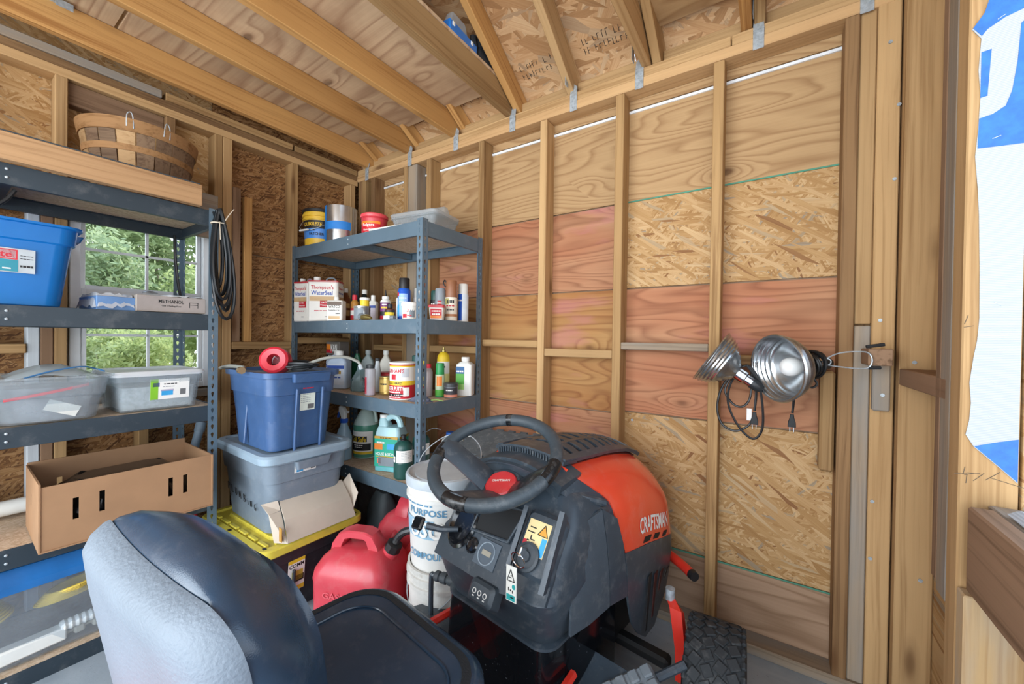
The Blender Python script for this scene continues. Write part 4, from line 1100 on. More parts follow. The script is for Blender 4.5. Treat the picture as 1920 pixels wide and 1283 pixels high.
part('body', MB().lathe([(.036, 0), (.038, .003), (.038, .062)], 24), GREYPL, t)
part('lid', MB().lathe([(.0395, .06), (.0395, .078), (.036, .081)], 24), plain('dark_grey_cap', '#3c4144', .4), t)
rlabel(t, .0382, .004, .058, plain('dark_label', '#3a3a40', .5), 1.4, (('=', .042, .009, WHITE, .036),), bands=((.004, .018, plain('salmon_print', '#d98a70', .5)),))
t = thing('white_jug', 'tall square white jug with green and blue label at the right end', 'jug', (-1.47, 1.735, Z3), R(22), SC)
part('body', MB().loft([(0, .044, .034, .01), (.003, .047, .036, .012), (.175, .047, .036, .012), (.19, .03, .026, .015), (.194, .02, .02, .02), (.2, .019, .019, .019)]), WPL, t)
part('cap', MB().lathe([(.022, .196), (.023, .198), (.023, .216), (.02, .219)], 18), WHITE, t)
flabel(t, (-.02, -.0363, .10), XS_, YS_, .05, .13, GREENP, (('=', 0, .038, .012, WHITE, .04),), ((0, .045, .05, .04, plain('deep_blue_print', '#1d5a8e', .5)), (0, -.05, .05, .03, plain('pale_green_print', '#9ccc70', .5))))
t = thing('cable_tie_bundle', 'crumpled bag of small clear and violet clips on the shelf edge', 'bag', (-1.505, 1.42, Z3), R(20), SC)
rr_ = random.Random(8); m = MB()
rg = [[Vector(((.07 - .045 * q / 4) * math.cos(a) * (1 + rr_.uniform(-.25, .25)), (.03 - .018 * q / 4) * math.sin(a) * (1 + rr_.uniform(-.3, .3)), .026 * q / 4 + rr_.uniform(-.002, .004) * (q > 0))) for a in [2 * PI * j / 18 for j in range(18)]] for q in range(5)]
m.rings(rg); part('bag', m, clearplastic('violet_bag', '#8f98b4', .3), t, True, 20)
part('tie', MB().tube(smoothpath([(.05, .01, .004), (.09, .0, .012), (.12, .02, .003)]), .0025, 6), plain('pale_green_print', '#9ccc70', .5), t)

# -- fourth shelf (z .51)
Z4 = .5115
t = thing('trigger_sprayer', 'pale blue trigger spray bottle with white head and blue trigger', 'spray bottle', (-2.135, 1.405, Z4), R(10), SC)
part('body', MB().lathe([(.043, 0), (.046, .004), (.046, .13), (.036, .165), (.02, .205), (.018, .222)], 24), clearplastic('blue_spray_bottle', '#b8d6e6', .12), t)
part('fluid', MB().lathe([(.04, .003), (.043, .006), (.043, .085)], 20), plain('blue_fluid', '#7fb4c8', .25), t)
part('collar', MB().lathe([(.021, .218), (.022, .22), (.022, .24), (.018, .243)], 16), plain('blue_collar', '#2a5cc0', .4), t)
part('head', MB().loft([(.242, .014, .012, .006), (.262, .016, .013, .006, -.003, 0), (.285, .026, .014, .008, -.008, 0), (.312, .018, .012, .007, -.016, 0), (.318, .012, .008, .005, -.018, 0)]), WPL, t)
part('nozzle', MB().cyl((.012, 0, .288), (.034, 0, .283), .007), WPL, t)
part('trigger', MB().slab([[Vector((-.026, y, .305)), ] + [Vector((x, y, z)) for x, z in ((-.038, .285), (-.047, .262), (-.05, .245))] for y in (-.007, .007)], .006), plain('blue_collar', '#2a5cc0', .4), t)
for z_, w_ in ((.11, .03), (.075, .035)): letters('=', t, BLUEP, oncyl(.046, z_, R(-70)), height=.008, width=w_)
GRJ = clearplastic('green_fluid_jug', '#7fae9c', .12)
t = thing('coil_cleaner_jug', 'round gallon jug of dark green cleaner with a yellow and black label', 'jug', (-2.085, 1.525, Z4), R(14), SC)
part('body', MB().lathe([(.07, 0), (.076, .005), (.076, .19), (.070, .215), (.045, .265), (.026, .292), (.022, .31)], 28), plain('translucent_jug', '#b4c8c0', .35), t)
part('fluid', MB().lathe([(.0765, .008), (.0768, .010), (.0768, .188), (.0745, .2)], 28, False, False), plain('green_jug_fluid', '#4f8f78', .3), t)
part('handle', MB().tube(smoothpath([(.026, 0, .288), (.05, 0, .29), (.068, 0, .26), (.074, 0, .215)]), .010, 8), plain('translucent_jug', '#b4c8c0', .35), t)
part('cap', MB().lathe([(.025, .308), (.026, .31), (.026, .328), (.022, .33)], 18), WPL, t)
rlabel(t, .0772, .028, .165, WHITE, 1.15, (('Coil Safe', .118, .032, YELP, .105, -.05), ('=', .082, .007, WHITE, .06), ('=', .07, .006, WHITE, .05)), R(-88), bands=((.102, .136, BLACK, .75, -.05), (.05, .092, BLACK, 1.0), (.028, .043, YELP, 1.15)))
t = thing('siding_cleaner_jug', 'square jug of teal house cleaner with a moulded handle', 'jug', (-1.765, 1.455, Z4), R(20), SC)
TQ = plain('teal_jug_plastic', '#a9cdd2', .35, var=.03)
m = MB()
m.loft([(0, .072, .052, .02), (.004, .076, .056, .022), (.195, .076, .056, .022), (.225, .070, .050, .022), (.24, .064, .044, .02)])
part('body', m, TQ, t)
part('fluid', MB().loft([(.002, .0768, .0568, .022), (.185, .0768, .0568, .022)], cap0=False, cap1=False), plain('teal_fluid2', '#6fb9c0', .3), t)
m = MB(); m.loft([(.235, .030, .036, .016, -.036, 0), (.272, .024, .028, .016, -.042, 0), (.285, .020, .022, .016, -.045, 0)])
m.tube(smoothpath([(-.03, 0, .272), (.0, 0, .292), (.03, 0, .290), (.05, 0, .268), (.058, 0, .236)]), .017, 10)
part('neck_handle', m, TQ, t)
part('cap', MB().lathe([(.022, .283), (.024, .285), (.024, .3), (.021, .302)], 18, c=(-.045, 0)), WPL, t)
TG = plain('jug_label_green', '#1fa58a', .45)
flabel(t, (0, -.0572, .108), XS_, YS_, .14, .165, TG, (('HOUSE & SIDING', 0, -.012, .016, WHITE, .125), ('=', -.03, .05, .012, WHITE, .05), ('=', 0, .076, .006, BLACK, .07)), ((0, .078, .14, .014, plain('ochre_print', '#d0a83a', .5)), (-.045, .028, .05, .032, plain('orange_print', '#e8842c', .4)), (.03, .03, .05, .03, plain('cyan_print', '#3aa0d8', .4)), (.01, -.052, .11, .052, GREYPL), (0, -.0265, .12, .005, YELP), (-.04, -.05, .025, .03, plain('salmon_print', '#d98a70', .5))))
flabel(t, (.0770, 0, .108), (0, 1, 0), YS_, .1, .165, TG, (('=', 0, .04, .009, WHITE, .06),), ((0, .078, .1, .014, plain('ochre_print', '#d0a83a', .5)), (0, -.02, .08, .08, plain('pale_green_label', '#b9c8a8', .5))))
PRG = plain('propane_green', '#27524c', .35, var=.05)
for i, (x, y, lab_) in enumerate(((-1.605, 1.402, 'dark green propane cylinder nearest the front edge'), (-1.63, 1.55, 'dark green propane cylinder half hidden behind the front one'))):
    t = thing('propane_cylinder', lab_, 'gas cylinder', (x, y, Z4), R(38), SC)
    part('body', MB().lathe([(.044, 0), (.048, .005), (.049, .012), (.049, .078), (.0495, .08), (.049, .082), (.049, .155), (.044, .175), (.03, .19), (.014, .196)], 28), PRG, t)
    part('valve', MB().lathe([(.016, .194), (.016, .2), (.011, .202), (.011, .212), (.014, .213), (.014, .222)], 14), BLACK, t)
    rlabel(t, .0493, .088, .15, WHITE, .95, tuple(('=', .14 - .008 * q, .002, GREYPL, .055, .15) for q in range(5)), R(-70))
    rlabel(t, .0493, .088, .118, WHITE, .25, (('=', .104, .005, BLACK, .02),), R(-148))
part('wire_tag', MB().tube(smoothpath([(.01, -.005, .2), (.03, .02, .205), (.06, .06, .212), (.10, .08, .2)]), .0022, 6), GALV, t)
t = thing('stain_remover_jug', 'white jug with a blue cap and orange print behind the right post', 'jug', (-1.545, 1.70, Z4), R(25), SC)
part('body', MB().loft([(0, .06, .045, .02), (.004, .064, .048, .022), (.10, .064, .048, .022), (.15, .045, .038, .022), (.165, .024, .024, .024)]), WPL, t)
part('cap', MB().lathe([(.026, .16), (.027, .162), (.027, .187), (.024, .19)], 18), plain('blue_cap', '#2a5ca8', .4), t)
flabel(t, (0, -.0485, .06), XS_, YS_, .10, .09, WHITE, (('=', 0, .0, .02, BLUEP, .05),), ((-.02, .026, .05, .022, plain('orange_print2', '#e8a03c', .4)), (.01, -.03, .07, .012, plain('orange_print2', '#e8a03c', .4))))
part('handle', MB().tube(smoothpath([(.03, 0, .15), (.06, 0, .15), (.066, 0, .11)]), .009, 8), WPL, t)
t = thing('plastic_bag', 'crumpled white plastic bag behind the blue capped jug', 'bag', (-1.475, 1.77, Z4), 0, SC)
rr_ = random.Random(11); m = MB()
rg = [[Vector(((.05 - .03 * (q / 5) ** 2) * math.cos(a) * (1 + rr_.uniform(-.2, .2)), (.03 - .02 * q / 5) * math.sin(a) * (1 + rr_.uniform(-.2, .2)), .19 * q / 5 + rr_.uniform(-.006, .006) * (q > 0))) for a in [2 * PI * j / 16 for j in range(16)]] for q in range(6)]
m.rings(rg); part('bag', m, WPL, t, True, 20)
# ------------------------------------------------------------------ left shelving: things on it
GS = 'things kept on the window shelving'
# plank and bushel basket on top
t = thing('plank', 'thick wooden plank with a knot lying along the top of the window shelving', 'plank', (-2.14, .13, 1.866), 0, GS)
board('board', (0, -.56, 0), (0, .562, 0), (0, 0, 1), .092, .038, wood('knotty_plank', '#b08c66', '#876443', knots=1.3), t, .003)
bbox('edge_strip', (-.022, -.56, .0465), (.01, .556, .053), plain('dark_edge', '#3a444a', .6), t, .001, 'y')
BK = [wood('basket_slat_dark', '#77604a', '#533e2e', knots=0), wood('basket_slat_light', '#a98a64', '#8a6a46', knots=0)]
BKH = wood('basket_hoop', '#95704a', '#74522f', knots=0)
t = thing('bushel_basket', 'slatted wooden bushel basket with two hoops behind the plank', 'basket', (-2.42, .555, 1.822), R(40))
r0, r1, hh = .140, .196, .315
ns = 19
for i in range(ns):
    a0 = 2 * PI * i / ns; a1 = 2 * PI * (i + .93) / ns
    rows = []
    for q in range(3):
        z = hh * q / 2; rr = r0 + (r1 - r0) * q / 2 + .004 * math.sin(PI * q / 2)
        rows.append([Vector((rr * math.cos(a), rr * math.sin(a), z)) for a in (a0, (a0 + a1) / 2, a1)])
    part('slat', MB().slab(rows, .003), BK[1 if i % 9 in (2, 3, 6) else 0], t)
for z0, z1, e in ((.268, .318, .005), (.192, .217, .005), (.0, .02, .003)):
    rr = lambda z: r0 + (r1 - r0) * z / hh
    rows = [[Vector(((rr(z) + e) * math.cos(2 * PI * i / 40), (rr(z) + e) * math.sin(2 * PI * i / 40), z)) for i in range(41)] for z in (z0, z1)]
    part('hoop', MB().slab(rows, .004), BKH, t)
part('floor', MB().cyl((0, 0, .004), (0, 0, .012), .136, seg=30), BK[0], t)
for a in (-62, -28):
    a = R(a); u = Vector((math.cos(a), math.sin(a), 0)); v = Vector((-math.sin(a), math.cos(a), 0)); 
    part('wire_handle', MB().tube(smoothpath([u * .199 - v * .012 + Vector((0, 0, .285)), u * .205 - v * .01 + Vector((0, 0, .33)), u * .20 + Vector((0, 0, .345)), u * .203 + v * .008 + Vector((0, 0, .325)), u * .199 + v * .01 + Vector((0, 0, .28))]), .002, 5), GALV, t)
t = thing('scrap_block', 'short grey weathered wood scrap standing behind the shelving post', 'wood scrap', (-2.575, .86, 1.86), 0)
bbox('board', (-.019, -.045, -.085), (.019, .045, .15), W_GREY, t, .003, 'y')
for i, (y, zt, m, lab_) in enumerate(((1.027, 2.115, W_BROWN, 'dark brown offcut board standing in the wall bay, left of the pair'), (1.089, 2.075, W_GOLD, 'golden offcut board standing in the wall bay, right of the pair'))):
    t = thing('offcut_board', lab_, 'board', (-2.655, y, 1.207), 0)
    bbox('board', (-.019, -.021, 0), (.019, .021, zt - 1.207), m, t, .003, 'z')

# coil of black cable tied with twine
t = thing('cable_coil', 'coil of thick black cable tied with twine, hanging from the shelving post', 'cable', (-2.125, .752, 1.80))
cm_ = MB()
for (wd, dp, off, xo) in ((.040, .39, .012, .0), (.052, .44, .02, .012), (.030, .36, .0, -.008), (.058, .50, .028, .018), (.046, .41, .012, .024), (.036, .46, .034, -.004)):
    pts = []
    for i in range(25):
        a = 2 * PI * i / 24
        s_ = (1 - math.cos(a)) / 2
        pts.append((xo + .006 * math.sin(2 * a), off * s_ + wd * math.sin(a) * (s_ ** .55), -dp * s_ + .02))
    cm_.tube(pts, .0075, 8, cap=False)
part('cable', cm_, plain('black_cable', '#15191c', .3, var=.08), t)
tw = MB(); tw.torus((.005, .002, -.045), .030, .003, (1, 0, 0), (0, 1, 0), 20, 6); tw.tube(smoothpath([(.03, .01, -.045), (.04, .025, -.01), (.035, .05, .03)]), .002, 5); tw.tube(smoothpath([(.032, -.005, -.04), (.034, -.002, -.12)]), .0018, 5)
part('twine', tw, plain('twine', '#c4b8a4', .8), t)

# second shelf: blue tote, methanol cartons
BLT = clearplastic('blue_tote_plastic', '#1a86d6', .10, .25)
t = thing('blue_tote', 'translucent bright blue storage tote on the second shelf of the window unit', 'tote', (-2.33, .08, 1.3405), 0, GS)
part('body', MB().loft([(0, .135, .20, .04), (.004, .142, .208, .045), (.225, .160, .236, .05), (.23, .166, .244, .05), (.285, .168, .250, .05), (.288, .178, .262, .055), (.296, .178, .262, .055), (.290, .164, .246, .05), (.02, .136, .2, .04)], cap1=True), BLT, t)
part('handle', MB().loft([(.262, .05, .016, .006, .0, .252), (.285, .05, .022, .006, 0, .256)]), BLT, t)
l = flabel(t, (.1597, .042, .153), (-.0, 1, 0), (.09, 0, 1), .20, .082, plain('tote_label_grey', '#aab2b6', .5), (('Sterilite', .000, .020, .022, REDP, .098), ('=', .0, -.028, .006, WHITE, .1), ('=', .081, .018, .003, BLACK, .028), ('=', .081, .008, .003, BLACK, .028), ('=', .081, -.018, .010, BLACK, .028)), ((.0, .020, .122, .034, REDP), (.0, .020, .115, .028, plain('pink_print', '#f0d0d4', .5)), (.0, -.018, .125, .040, plain('teal_print', '#2a8a9c', .5))))
part('cord_loop', MB().tube(smoothpath([(.138, .00, .03), (.138, .03, .06), (.138, .065, .085), (.137, .085, .07), (.136, .075, .03), (.134, .06, .055), (.134, .03, .05), (.132, .04, .02)]), .004, 6), BLACK, t)
CART = plain('grey_carton2', '#a59c92', .7)
t = thing('fuel_carton', 'flat grey carton of chafing fuel on the second shelf', 'box', (-2.30, .612, 1.3405), R(-2), GS)
part('carton', MB().box((0, 0, .036), (.23, .235, .068), .0015), CART, t)
flabel(t, (.1153, 0, .036), (0, 1, 0), YS_, .232, .064, plain('carton_face', '#9a918c', .7), (('METHANOL', -.005, .012, .015, BLACK, .085), ('Gel Chafing Fuel', -.005, -.008, .008, BLACK, .065)))
m = MB()
for dx, dz, ww, hw in ((.073, .016, .034, .002), (.058, .004, .002, .022), (.088, .004, .002, .022), (.073, .006, .03, .002)): flatpatch(m, (.1161, dx, .032 + dz), (0, 1, 0), YS_, ww, hw, .0004)
part('pictogram', m, BLACK, t, False)
t = thing('blue_carton', 'flat blue carton in crumpled clear wrap left of the fuel carton', 'box', (-2.31, .428, 1.3405), R(4), GS)
part('carton', MB().box((0, 0, .028), (.21, .115, .055), .002), plain('blue_carton_mat', '#5f83b0', .5), t)
WRAPC = clearplastic('crumpled_wrap', '#f2f4f6', .45, .12)
def crumple(nx, ny, wx, wy, z, amp, seed, drop=.0):
    q = random.Random(seed)
    return [[Vector((wx * (i / (nx - 1) - .5), wy * (j / (ny - 1) - .5), z + q.uniform(-amp, amp) - (drop if i in (0, nx - 1) or j in (0, ny - 1) else 0))) for j in range(ny)] for i in range(nx)]
part('wrap', MB().slab(crumple(9, 11, .225, .13, .064, .008, 3, .05), .0006), WRAPC, t, True, 15)
t = thing('wrap_sheet_loose', 'loose piece of white plastic wrap lying on the fuel carton', 'plastic wrap', (-2.26, .655, 1.4118), R(8), GS)
part('wrap', MB().slab(crumple(7, 9, .14, .13, .006, .004, 5, .005), .0008), plain('white_film', '#eef0f2', .35), t, True, 15)

# third shelf: tubs
t = thing('bag_tub', 'open clear tub of zip bags with a red stripe, on the middle shelf', 'tub', (-2.295, .262, .9205), R(-2), GS)
part('body', MB().loft([(0, .11, .115, .04), (.005, .118, .122, .045), (.09, .13, .138, .05), (.095, .136, .145, .05), (.155, .142, .152, .05), (.16, .155, .168, .05), (.168, .155, .168, .05), (.164, .14, .15, .05), (.01, .112, .116, .04)]), CLEAR, t)
part('red_stripe', MB().slab([[Vector((.130 + .002 * q, -.105 + .2 * i / 8, .088 + .04 * (i / 8) ** 1.2 + .010 * q)) for i in range(9)] for q in (0, 1)], .0015), plain('red_zip', '#d0505a', .5), t)
part('paper_slip', MB().box((0, 0, 0), (.001, .085, .04), 0, Matrix.Translation((.122, .03, .05)) @ Matrix.Rotation(R(-24), 4, 'X')), plain('paper_slip_mat', '#c8c8c2', .7), t, False)
BAGM = plain('bag_contents', '#85858a', .6, var=.2, scale=18, bump=.6, bscale=30)
q_ = random.Random(4); m = MB()
m.rings([[Vector(((.112 + .012 * k / 5) * math.cos(a) * (1 + q_.uniform(-.05, .02)), (.112 + .016 * k / 5) * math.sin(a) * (1 + q_.uniform(-.05, .02)), .006 + .024 * k)) for a in [2 * PI * j / 20 for j in range(20)]] for k in range(6)])
part('zip_bag', m, BAGM, t, True, 30)
m = MB(); m.slab([[Vector((.12 - .24 * i / 9, -.10 + .22 * j / 8, .158 + .045 * math.sin(PI * (.1 + .8 * i / 9)) * math.sin(PI * (.05 + .9 * j / 8)) + q_.uniform(-.005, .005))) for j in range(9)] for i in range(10)], .001)
part('zip_bag', m, clearplastic('zip_bag_film', '#dce6ea', .35, .15), t, True, 20)
part('zip_line', MB().tube(smoothpath([(.125, -.06, .165), (.11, .0, .185), (.09, .08, .198), (.07, .125, .185), (.10, .14, .178)]), .003, 6), plain('zip_blue', '#3a70a0', .4), t)
t = thing('lidded_bin', 'clear bin with white lid and green store label beside the tub of bags', 'bin', (-2.345, .572, .9205), R(1), GS)
part('body', MB().loft([(0, .135, .125, .02), (.003, .138, .128, .022), (.12, .150, .142, .025), (.125, .156, .148, .028), (.15, .158, .150, .028), (.145, .146, .138, .025), (.006, .132, .122, .02)]), CLEAR, t)
part('lid', MB().loft([(.148, .163, .156, .03), (.158, .165, .158, .03), (.168, .160, .153, .028), (.170, .14, .135, .02), (.166, .135, .13, .02)]), clearplastic('white_lid', '#f2f5f7', .12, .3), t)
part('contents', MB().loft([(.008, .125, .116, .01), (.10, .132, .122, .012)]), plain('white_file_pack', '#dcdcd8', .6, var=.12, scale=60), t)
LG = plain('label_lime', '#7fba2c', .5)
l = flabel(t, (.1468, .03, .088), (0, 1, 0), (.1, 0, 1), .135, .088, WHITE, (('=', .0, .022, .006, BLACK, .045), ('=', -.005, .01, .003, GREYPL, .04), ('=', .05, .03, .003, GREYPL, .04)), ((-.054, 0, .026, .088, LG), (-.048, .02, .022, .018, plain('violet_print', '#5a5a9c', .5)), (-.01, -.018, .04, .02, plain('cyan_print', '#3aa0d8', .4)), (-.01, -.006, .044, .008, plain('lilac_print', '#b0a8c0', .5)), (.045, -.016, .02, .026, plain('code_grey', '#6a6a6a', .6))))
t = thing('white_pail', 'part of a white plastic pail at the left end of the middle shelf', 'pail', (-2.235, .045, .9205), 0, GS)
part('body', MB().lathe([(.07, 0), (.075, .004), (.088, .16), (.092, .162), (.092, .17), (.085, .168)], 28), MILK, t)
part('dark_cap', MB().loft([(.168, .05, .04, .02), (.2, .045, .035, .02)]), plain('dark_green_cap', '#2b5550', .4), t)

# fourth shelf: cardboard tray
CB = plain('cardboard', '#9c7756', .8, var=.05, scale=6)
t = thing('cardboard_tray', 'long open brown cardboard tray with hand slots, holding a black bag', 'box', (-2.195, .462, .5035), R(-1), GS)
def wall_with_slots(L, H, T, slots, M):
    mb = MB(); xs = sorted(set([0, L] + [v for a, b, *_ in slots for v in (a, b)]))
    for i in range(len(xs) - 1):
        a, b = xs[i], xs[i + 1]
        hole = next((q for q in slots if q[0] == a), None)
        if hole:
            mb.box(((a + b) / 2, 0, hole[2] / 2), (b - a, T, hole[2]), 0, M); mb.box(((a + b) / 2, 0, (hole[3] + H) / 2), (b - a, T, H - hole[3]), 0, M)
        else: mb.box(((a + b) / 2, 0, H / 2), (b - a, T, H), 0, M)
    return mb
L_, D_, H_ = .482, .345, .222
SL_ = [(.075, .090, .09, .165), (.14, .155, .095, .17), (.335, .350, .085, .16), (.382, .397, .085, .16)]
part('front_wall', wall_with_slots(L_, H_, .005, SL_, Matrix.Translation((.165, -L_ / 2, 0)) @ Matrix.Rotation(PI / 2, 4, 'Z')), CB, t, False)
part('back_wall', wall_with_slots(L_, H_ + .02, .005, SL_, Matrix.Translation((-.175, -L_ / 2, 0)) @ Matrix.Rotation(PI / 2, 4, 'Z')), CB, t, False)
part('end_wall', wall_with_slots(D_, H_ + .012, .005, [(.15, .165, .12, .16)], Matrix.Translation((-.175, -L_ / 2, 0))), CB, t, False)
part('end_wall', MB().box((0, L_ / 2, H_ / 2), (D_, .005, H_), 0), CB, t, False)
part('bottom', MB().box((0, 0, .003), (D_, L_, .005), 0), CB, t, False)
t2 = thing('black_bag', 'shiny black plastic bag filling the cardboard tray', 'bag', (-2.20, .455, .5105), 0, GS)
q_ = random.Random(9)
part('bag', MB().rings([[Vector(((.152 - .06 * (k / 5) ** 3) * math.copysign(abs(math.cos(a)) ** .6, math.cos(a)) * (1 + q_.uniform(-.06, .0)), (.218 - .08 * (k / 5) ** 3) * math.copysign(abs(math.sin(a)) ** .6, math.sin(a)) * (1 + q_.uniform(-.06, .0)), .185 * (k / 5) ** .8 + q_.uniform(-.006, .006) * (k > 0))) for a in [2 * PI * j / 26 for j in range(26)]] for k in range(6)]), plain('black_film', '#15171a', .15, var=.1), t2, True, 14)
t = thing('white_pipe', 'white plastic pipe lying behind the cardboard tray', 'pipe', (-2.53, .2, .545), 0, GS)
part('pipe', MB().cyl((0, -.5, 0), (0, .05, 0), .03), WPL, t)
t = thing('grey_pipe', 'blue grey plastic pipe leaning behind the shelving post', 'pipe', (-2.50, .79, .512), 0, GS)
part('pipe', MB().tube([(-.02, -.03, 0), (-.055, .045, .26)], .02, 16), plain('blue_grey_pipe', '#7f93a4', .4), t)
part('collar', MB().tube([(-.049, .033, .215), (-.055, .045, .262)], .024, 16), plain('blue_grey_pipe', '#7f93a4', .4), t)
# bottom shelf: clear underbed bin with cords
t = thing('underbed_bin', 'long clear bin with blue lid on the bottom shelf, holding yellow cord', 'bin', (-2.345, .12, .0625), 0, GS)
part('body', MB().loft([(0, .13, .44, .03), (.004, .138, .45, .035), (.285, .155, .475, .04), (.285, .151, .471, .04), (.008, .133, .445, .03)]), clearplastic('bin_clear', '#e4eaf0', .85, .08), t)
part('lid', MB().loft([(.272, .160, .482, .045), (.30, .163, .486, .045), (.305, .158, .48, .04), (.350, .135, .45, .04), (.354, .125, .44, .035)]), plain('blue_lid', '#2468a8', .3), t)
t = thing('extension_cable', 'coiled yellow extension cord seen through the clear underbed bin', 'cord', (-2.315, .10, .12), 0, GS)
m = MB()
for i in range(9):
    m.tube(smoothpath([(.04 + .007 * i, -.26, -.02 + .006 * i), (.05 + .006 * i, -.12, .03 + .010 * i), (.06 + .004 * i, -.0 - .006 * i, .075 + .010 * i), (.035, .08 - .006 * i, .11 + .008 * i), (-.06, .06, .10), (-.09, -.1, .05)]), .0045, 6)
for i in range(7):
    pts = [(.02 + .012 * i * .5 + .075 * math.cos(a), .235 + (.10 - .004 * i) * math.sin(a), .105 + .008 * i + .02 * math.sin(a + 1)) for a in [2 * PI * j / 20 for j in range(20)]]
    m.tube(pts + pts[:1], .0045, 6)
part('cord', m, plain('yellow_cord_mat', '#d8b84a', .45), t)
t = thing('power_strip', 'white power strip with plugs in the clear underbed bin', 'power strip', (-2.225, .22, .10), R(4), GS)
part('body', MB().box((0, 0, .01), (.05, .17, .05), .006), WPL, t)
for i in range(2): part('plug', MB().box((0, .12 + .05 * i, .0), (.03, .03, .03), .006), plain('cream_plug', '#cfc8b4', .5), t)
part('cord', MB().tube(smoothpath([(0, .085, 0), (.0, .16, .005), (.0, .21, .015), (-.05, .22, .02)]), .006, 8), plain('cream_plug', '#cfc8b4', .5), t)
t = thing('corrugated_tube', 'short white ribbed tube at the right end of the underbed bin', 'tube', (-2.225, .34, .135), R(3), GS)
part('tube', MB().lathe([(.018 + .004 * (i % 2), -.05 + i * .009) for i in range(12)], 16, M=Matrix.Rotation(-PI / 2, 4, 'X')), WPL, t)

# ------------------------------------------------------------------ stack of totes between the shelving units
TBK = plain('black_tote', '#26282d', .35, var=.08, dust=.06)
TYE = plain('tote_yellow', '#d9c84a', .42, var=.06, dust=.35, dustcol='#9c9678')
t = thing('black_yellow_tote', 'black tote with dusty yellow lid on the floor, bottom of the stack', 'tote', (-2.065, 1.02, 0), 0, 'stacked totes')
part('body', MB().loft([(0, .27, .19, .03), (.004, .275, .195, .035), (.24, .295, .218, .04), (.245, .302, .226, .04), (.315, .306, .23, .04)]), TBK, t)
for x in (-.2, -.07, .07, .2): part('rib', MB().box((x, -.212, .13), (.012, .014, .20), .003, Matrix.Rotation(R(-5.2), 4, 'X')), TBK, t)
for y in (-.1, .1): part('rib', MB().box((.288, y, .13), (.014, .012, .20), .003, Matrix.Rotation(R(5), 4, 'Y')), TBK, t)
part('lid', MB().loft([(.300, .322, .243, .05), (.305, .327, .248, .05), (.334, .327, .248, .05), (.340, .322, .243, .05), (.341, .295, .216, .04), (.331, .290, .211, .035), (.331, .23, .16, .03), (.345, .225, .155, .03)]), TYE, t)
for i in range(6):
    part('lid_rib', MB().box((-.235 + .094 * i, -.198, .337), (.07, .018, .012), .003), TYE, t); part('lid_rib', MB().box((-.235 + .094 * i, .198, .337), (.07, .018, .012), .003), TYE, t)
for i in range(4):
    part('lid_rib', MB().box((.272, -.135 + .09 * i, .337), (.018, .065, .012), .003), TYE, t)
for x, y in ((.285, -.215), (.285, .215), (-.02, -.228), (-.2, -.228)): part('lock_hole', MB().box((x, y, .3395), (.022, .014, .004), .001), BLACK, t)
l = flabel(t, (.2935, -.085, .17), (0, 1, 0), (.085, 0, 1), .075, .15, WHITE, (('COMM', .0, .045, .018, BLACK, .066),), ((0, .066, .075, .016, YELP), (.005, -.005, .05, .045, plain('tote_yellow_print', '#c9b84a', .5)), (.01, -.02, .05, .03, BLACK), (0, -.064, .075, .02, YELP)))
TGR = plain('grey_tote', '#75828e', .45, var=.05, dust=.15)
TLID = plain('grey_tote_lid', '#8fa3b2', .42, var=.05, dust=.2)
t = thing('grey_tote', 'grey tote with marker writing, in the middle of the stack', 'tote', (-2.085, 1.035, .3455), R(-2), 'stacked totes')
part('body', MB().loft([(0, .225, .158, .05), (.004, .232, .165, .055), (.235, .258, .182, .055), (.24, .268, .191, .055), (.345, .278, .200, .06)]), TGR, t)
part('lid', MB().loft([(.325, .285, .208, .06), (.335, .296, .22, .065), (.362, .297, .221, .065), (.372, .288, .212, .06), (.373, .262, .186, .05), (.366, .258, .182, .05)]), TLID, t)
part('handle', MB().loft([(.288, .020, .075, .01, .277, 0), (.328, .024, .085, .012, .280, 0)]), TGR, t)
def hand(word, o, ex, ey, h, sp):
    G = {'P': [[(0, 0), (0, 1), (.45, .95), (.5, .7), (.1, .5)]], 'L': [[(0, 1), (0, 0), (.45, .02)]], 'U': [[(0, 1), (.05, .15), (.3, 0), (.5, .2), (.5, 1)]],
         'M': [[(0, 0), (.08, .9), (.3, .3), (.52, .95), (.6, 0)]], 'B': [[(0, 0), (0, 1), (.4, .9), (.35, .6), (.05, .5), (.45, .4), (.45, .1), (0, 0)]],
         'i': [[(.1, .6), (.12, 0)], [(.1, .85), (.12, .82)]], 'N': [[(0, 0), (.05, .8), (.4, .1), (.45, .9)]], 'G': [[(.5, .9), (.15, .8), (0, .4), (.15, .05), (.45, .1), (.45, .4), (.25, .4)]]}
    x = 0; mb = MB(); ex = Vector(ex).normalized(); ey = Vector(ey).normalized(); n = ex.cross(ey).normalized()
    for ch in word:
        for st in G[ch]: mb.tube([Vector(o) + ex * (x + px * h) + ey * (py * h) + n * .0012 for px, py in st], .0016, 5)
        x += sp * (1.25 if ch == 'M' else (.7 if ch == 'i' else 1))
    return mb
part('marker_writing', hand('PLUMBiNG', (-.19, -.1795, .125), (1, 0, -.10), (0, -.074, 1), .036, .044), BLACK, t, label='hand lettered black marker writing')
flabel(t, (.2755, -.03, .30), (0, 1, 0), (.1, 0, 1), .1, .06, WHITE, (('=', .01, .01, .005, GREYPL, .06),), ((-.025, -.012, .03, .03, plain('cyan_print', '#3aa0d8', .4)), (.035, 0, .02, .05, plain('code_grey', '#6a6a6a', .6)), (-.015, .022, .05, .008, plain('salmon_print', '#d98a70', .5))))
TNV = plain('navy_tote', '#3c5a84', .38, var=.05, dust=.06)
t = thing('navy_tote', 'open navy blue tote full of hoses, top of the stack', 'tote', (-2.035, 1.0, .7195), R(-1), 'stacked totes')
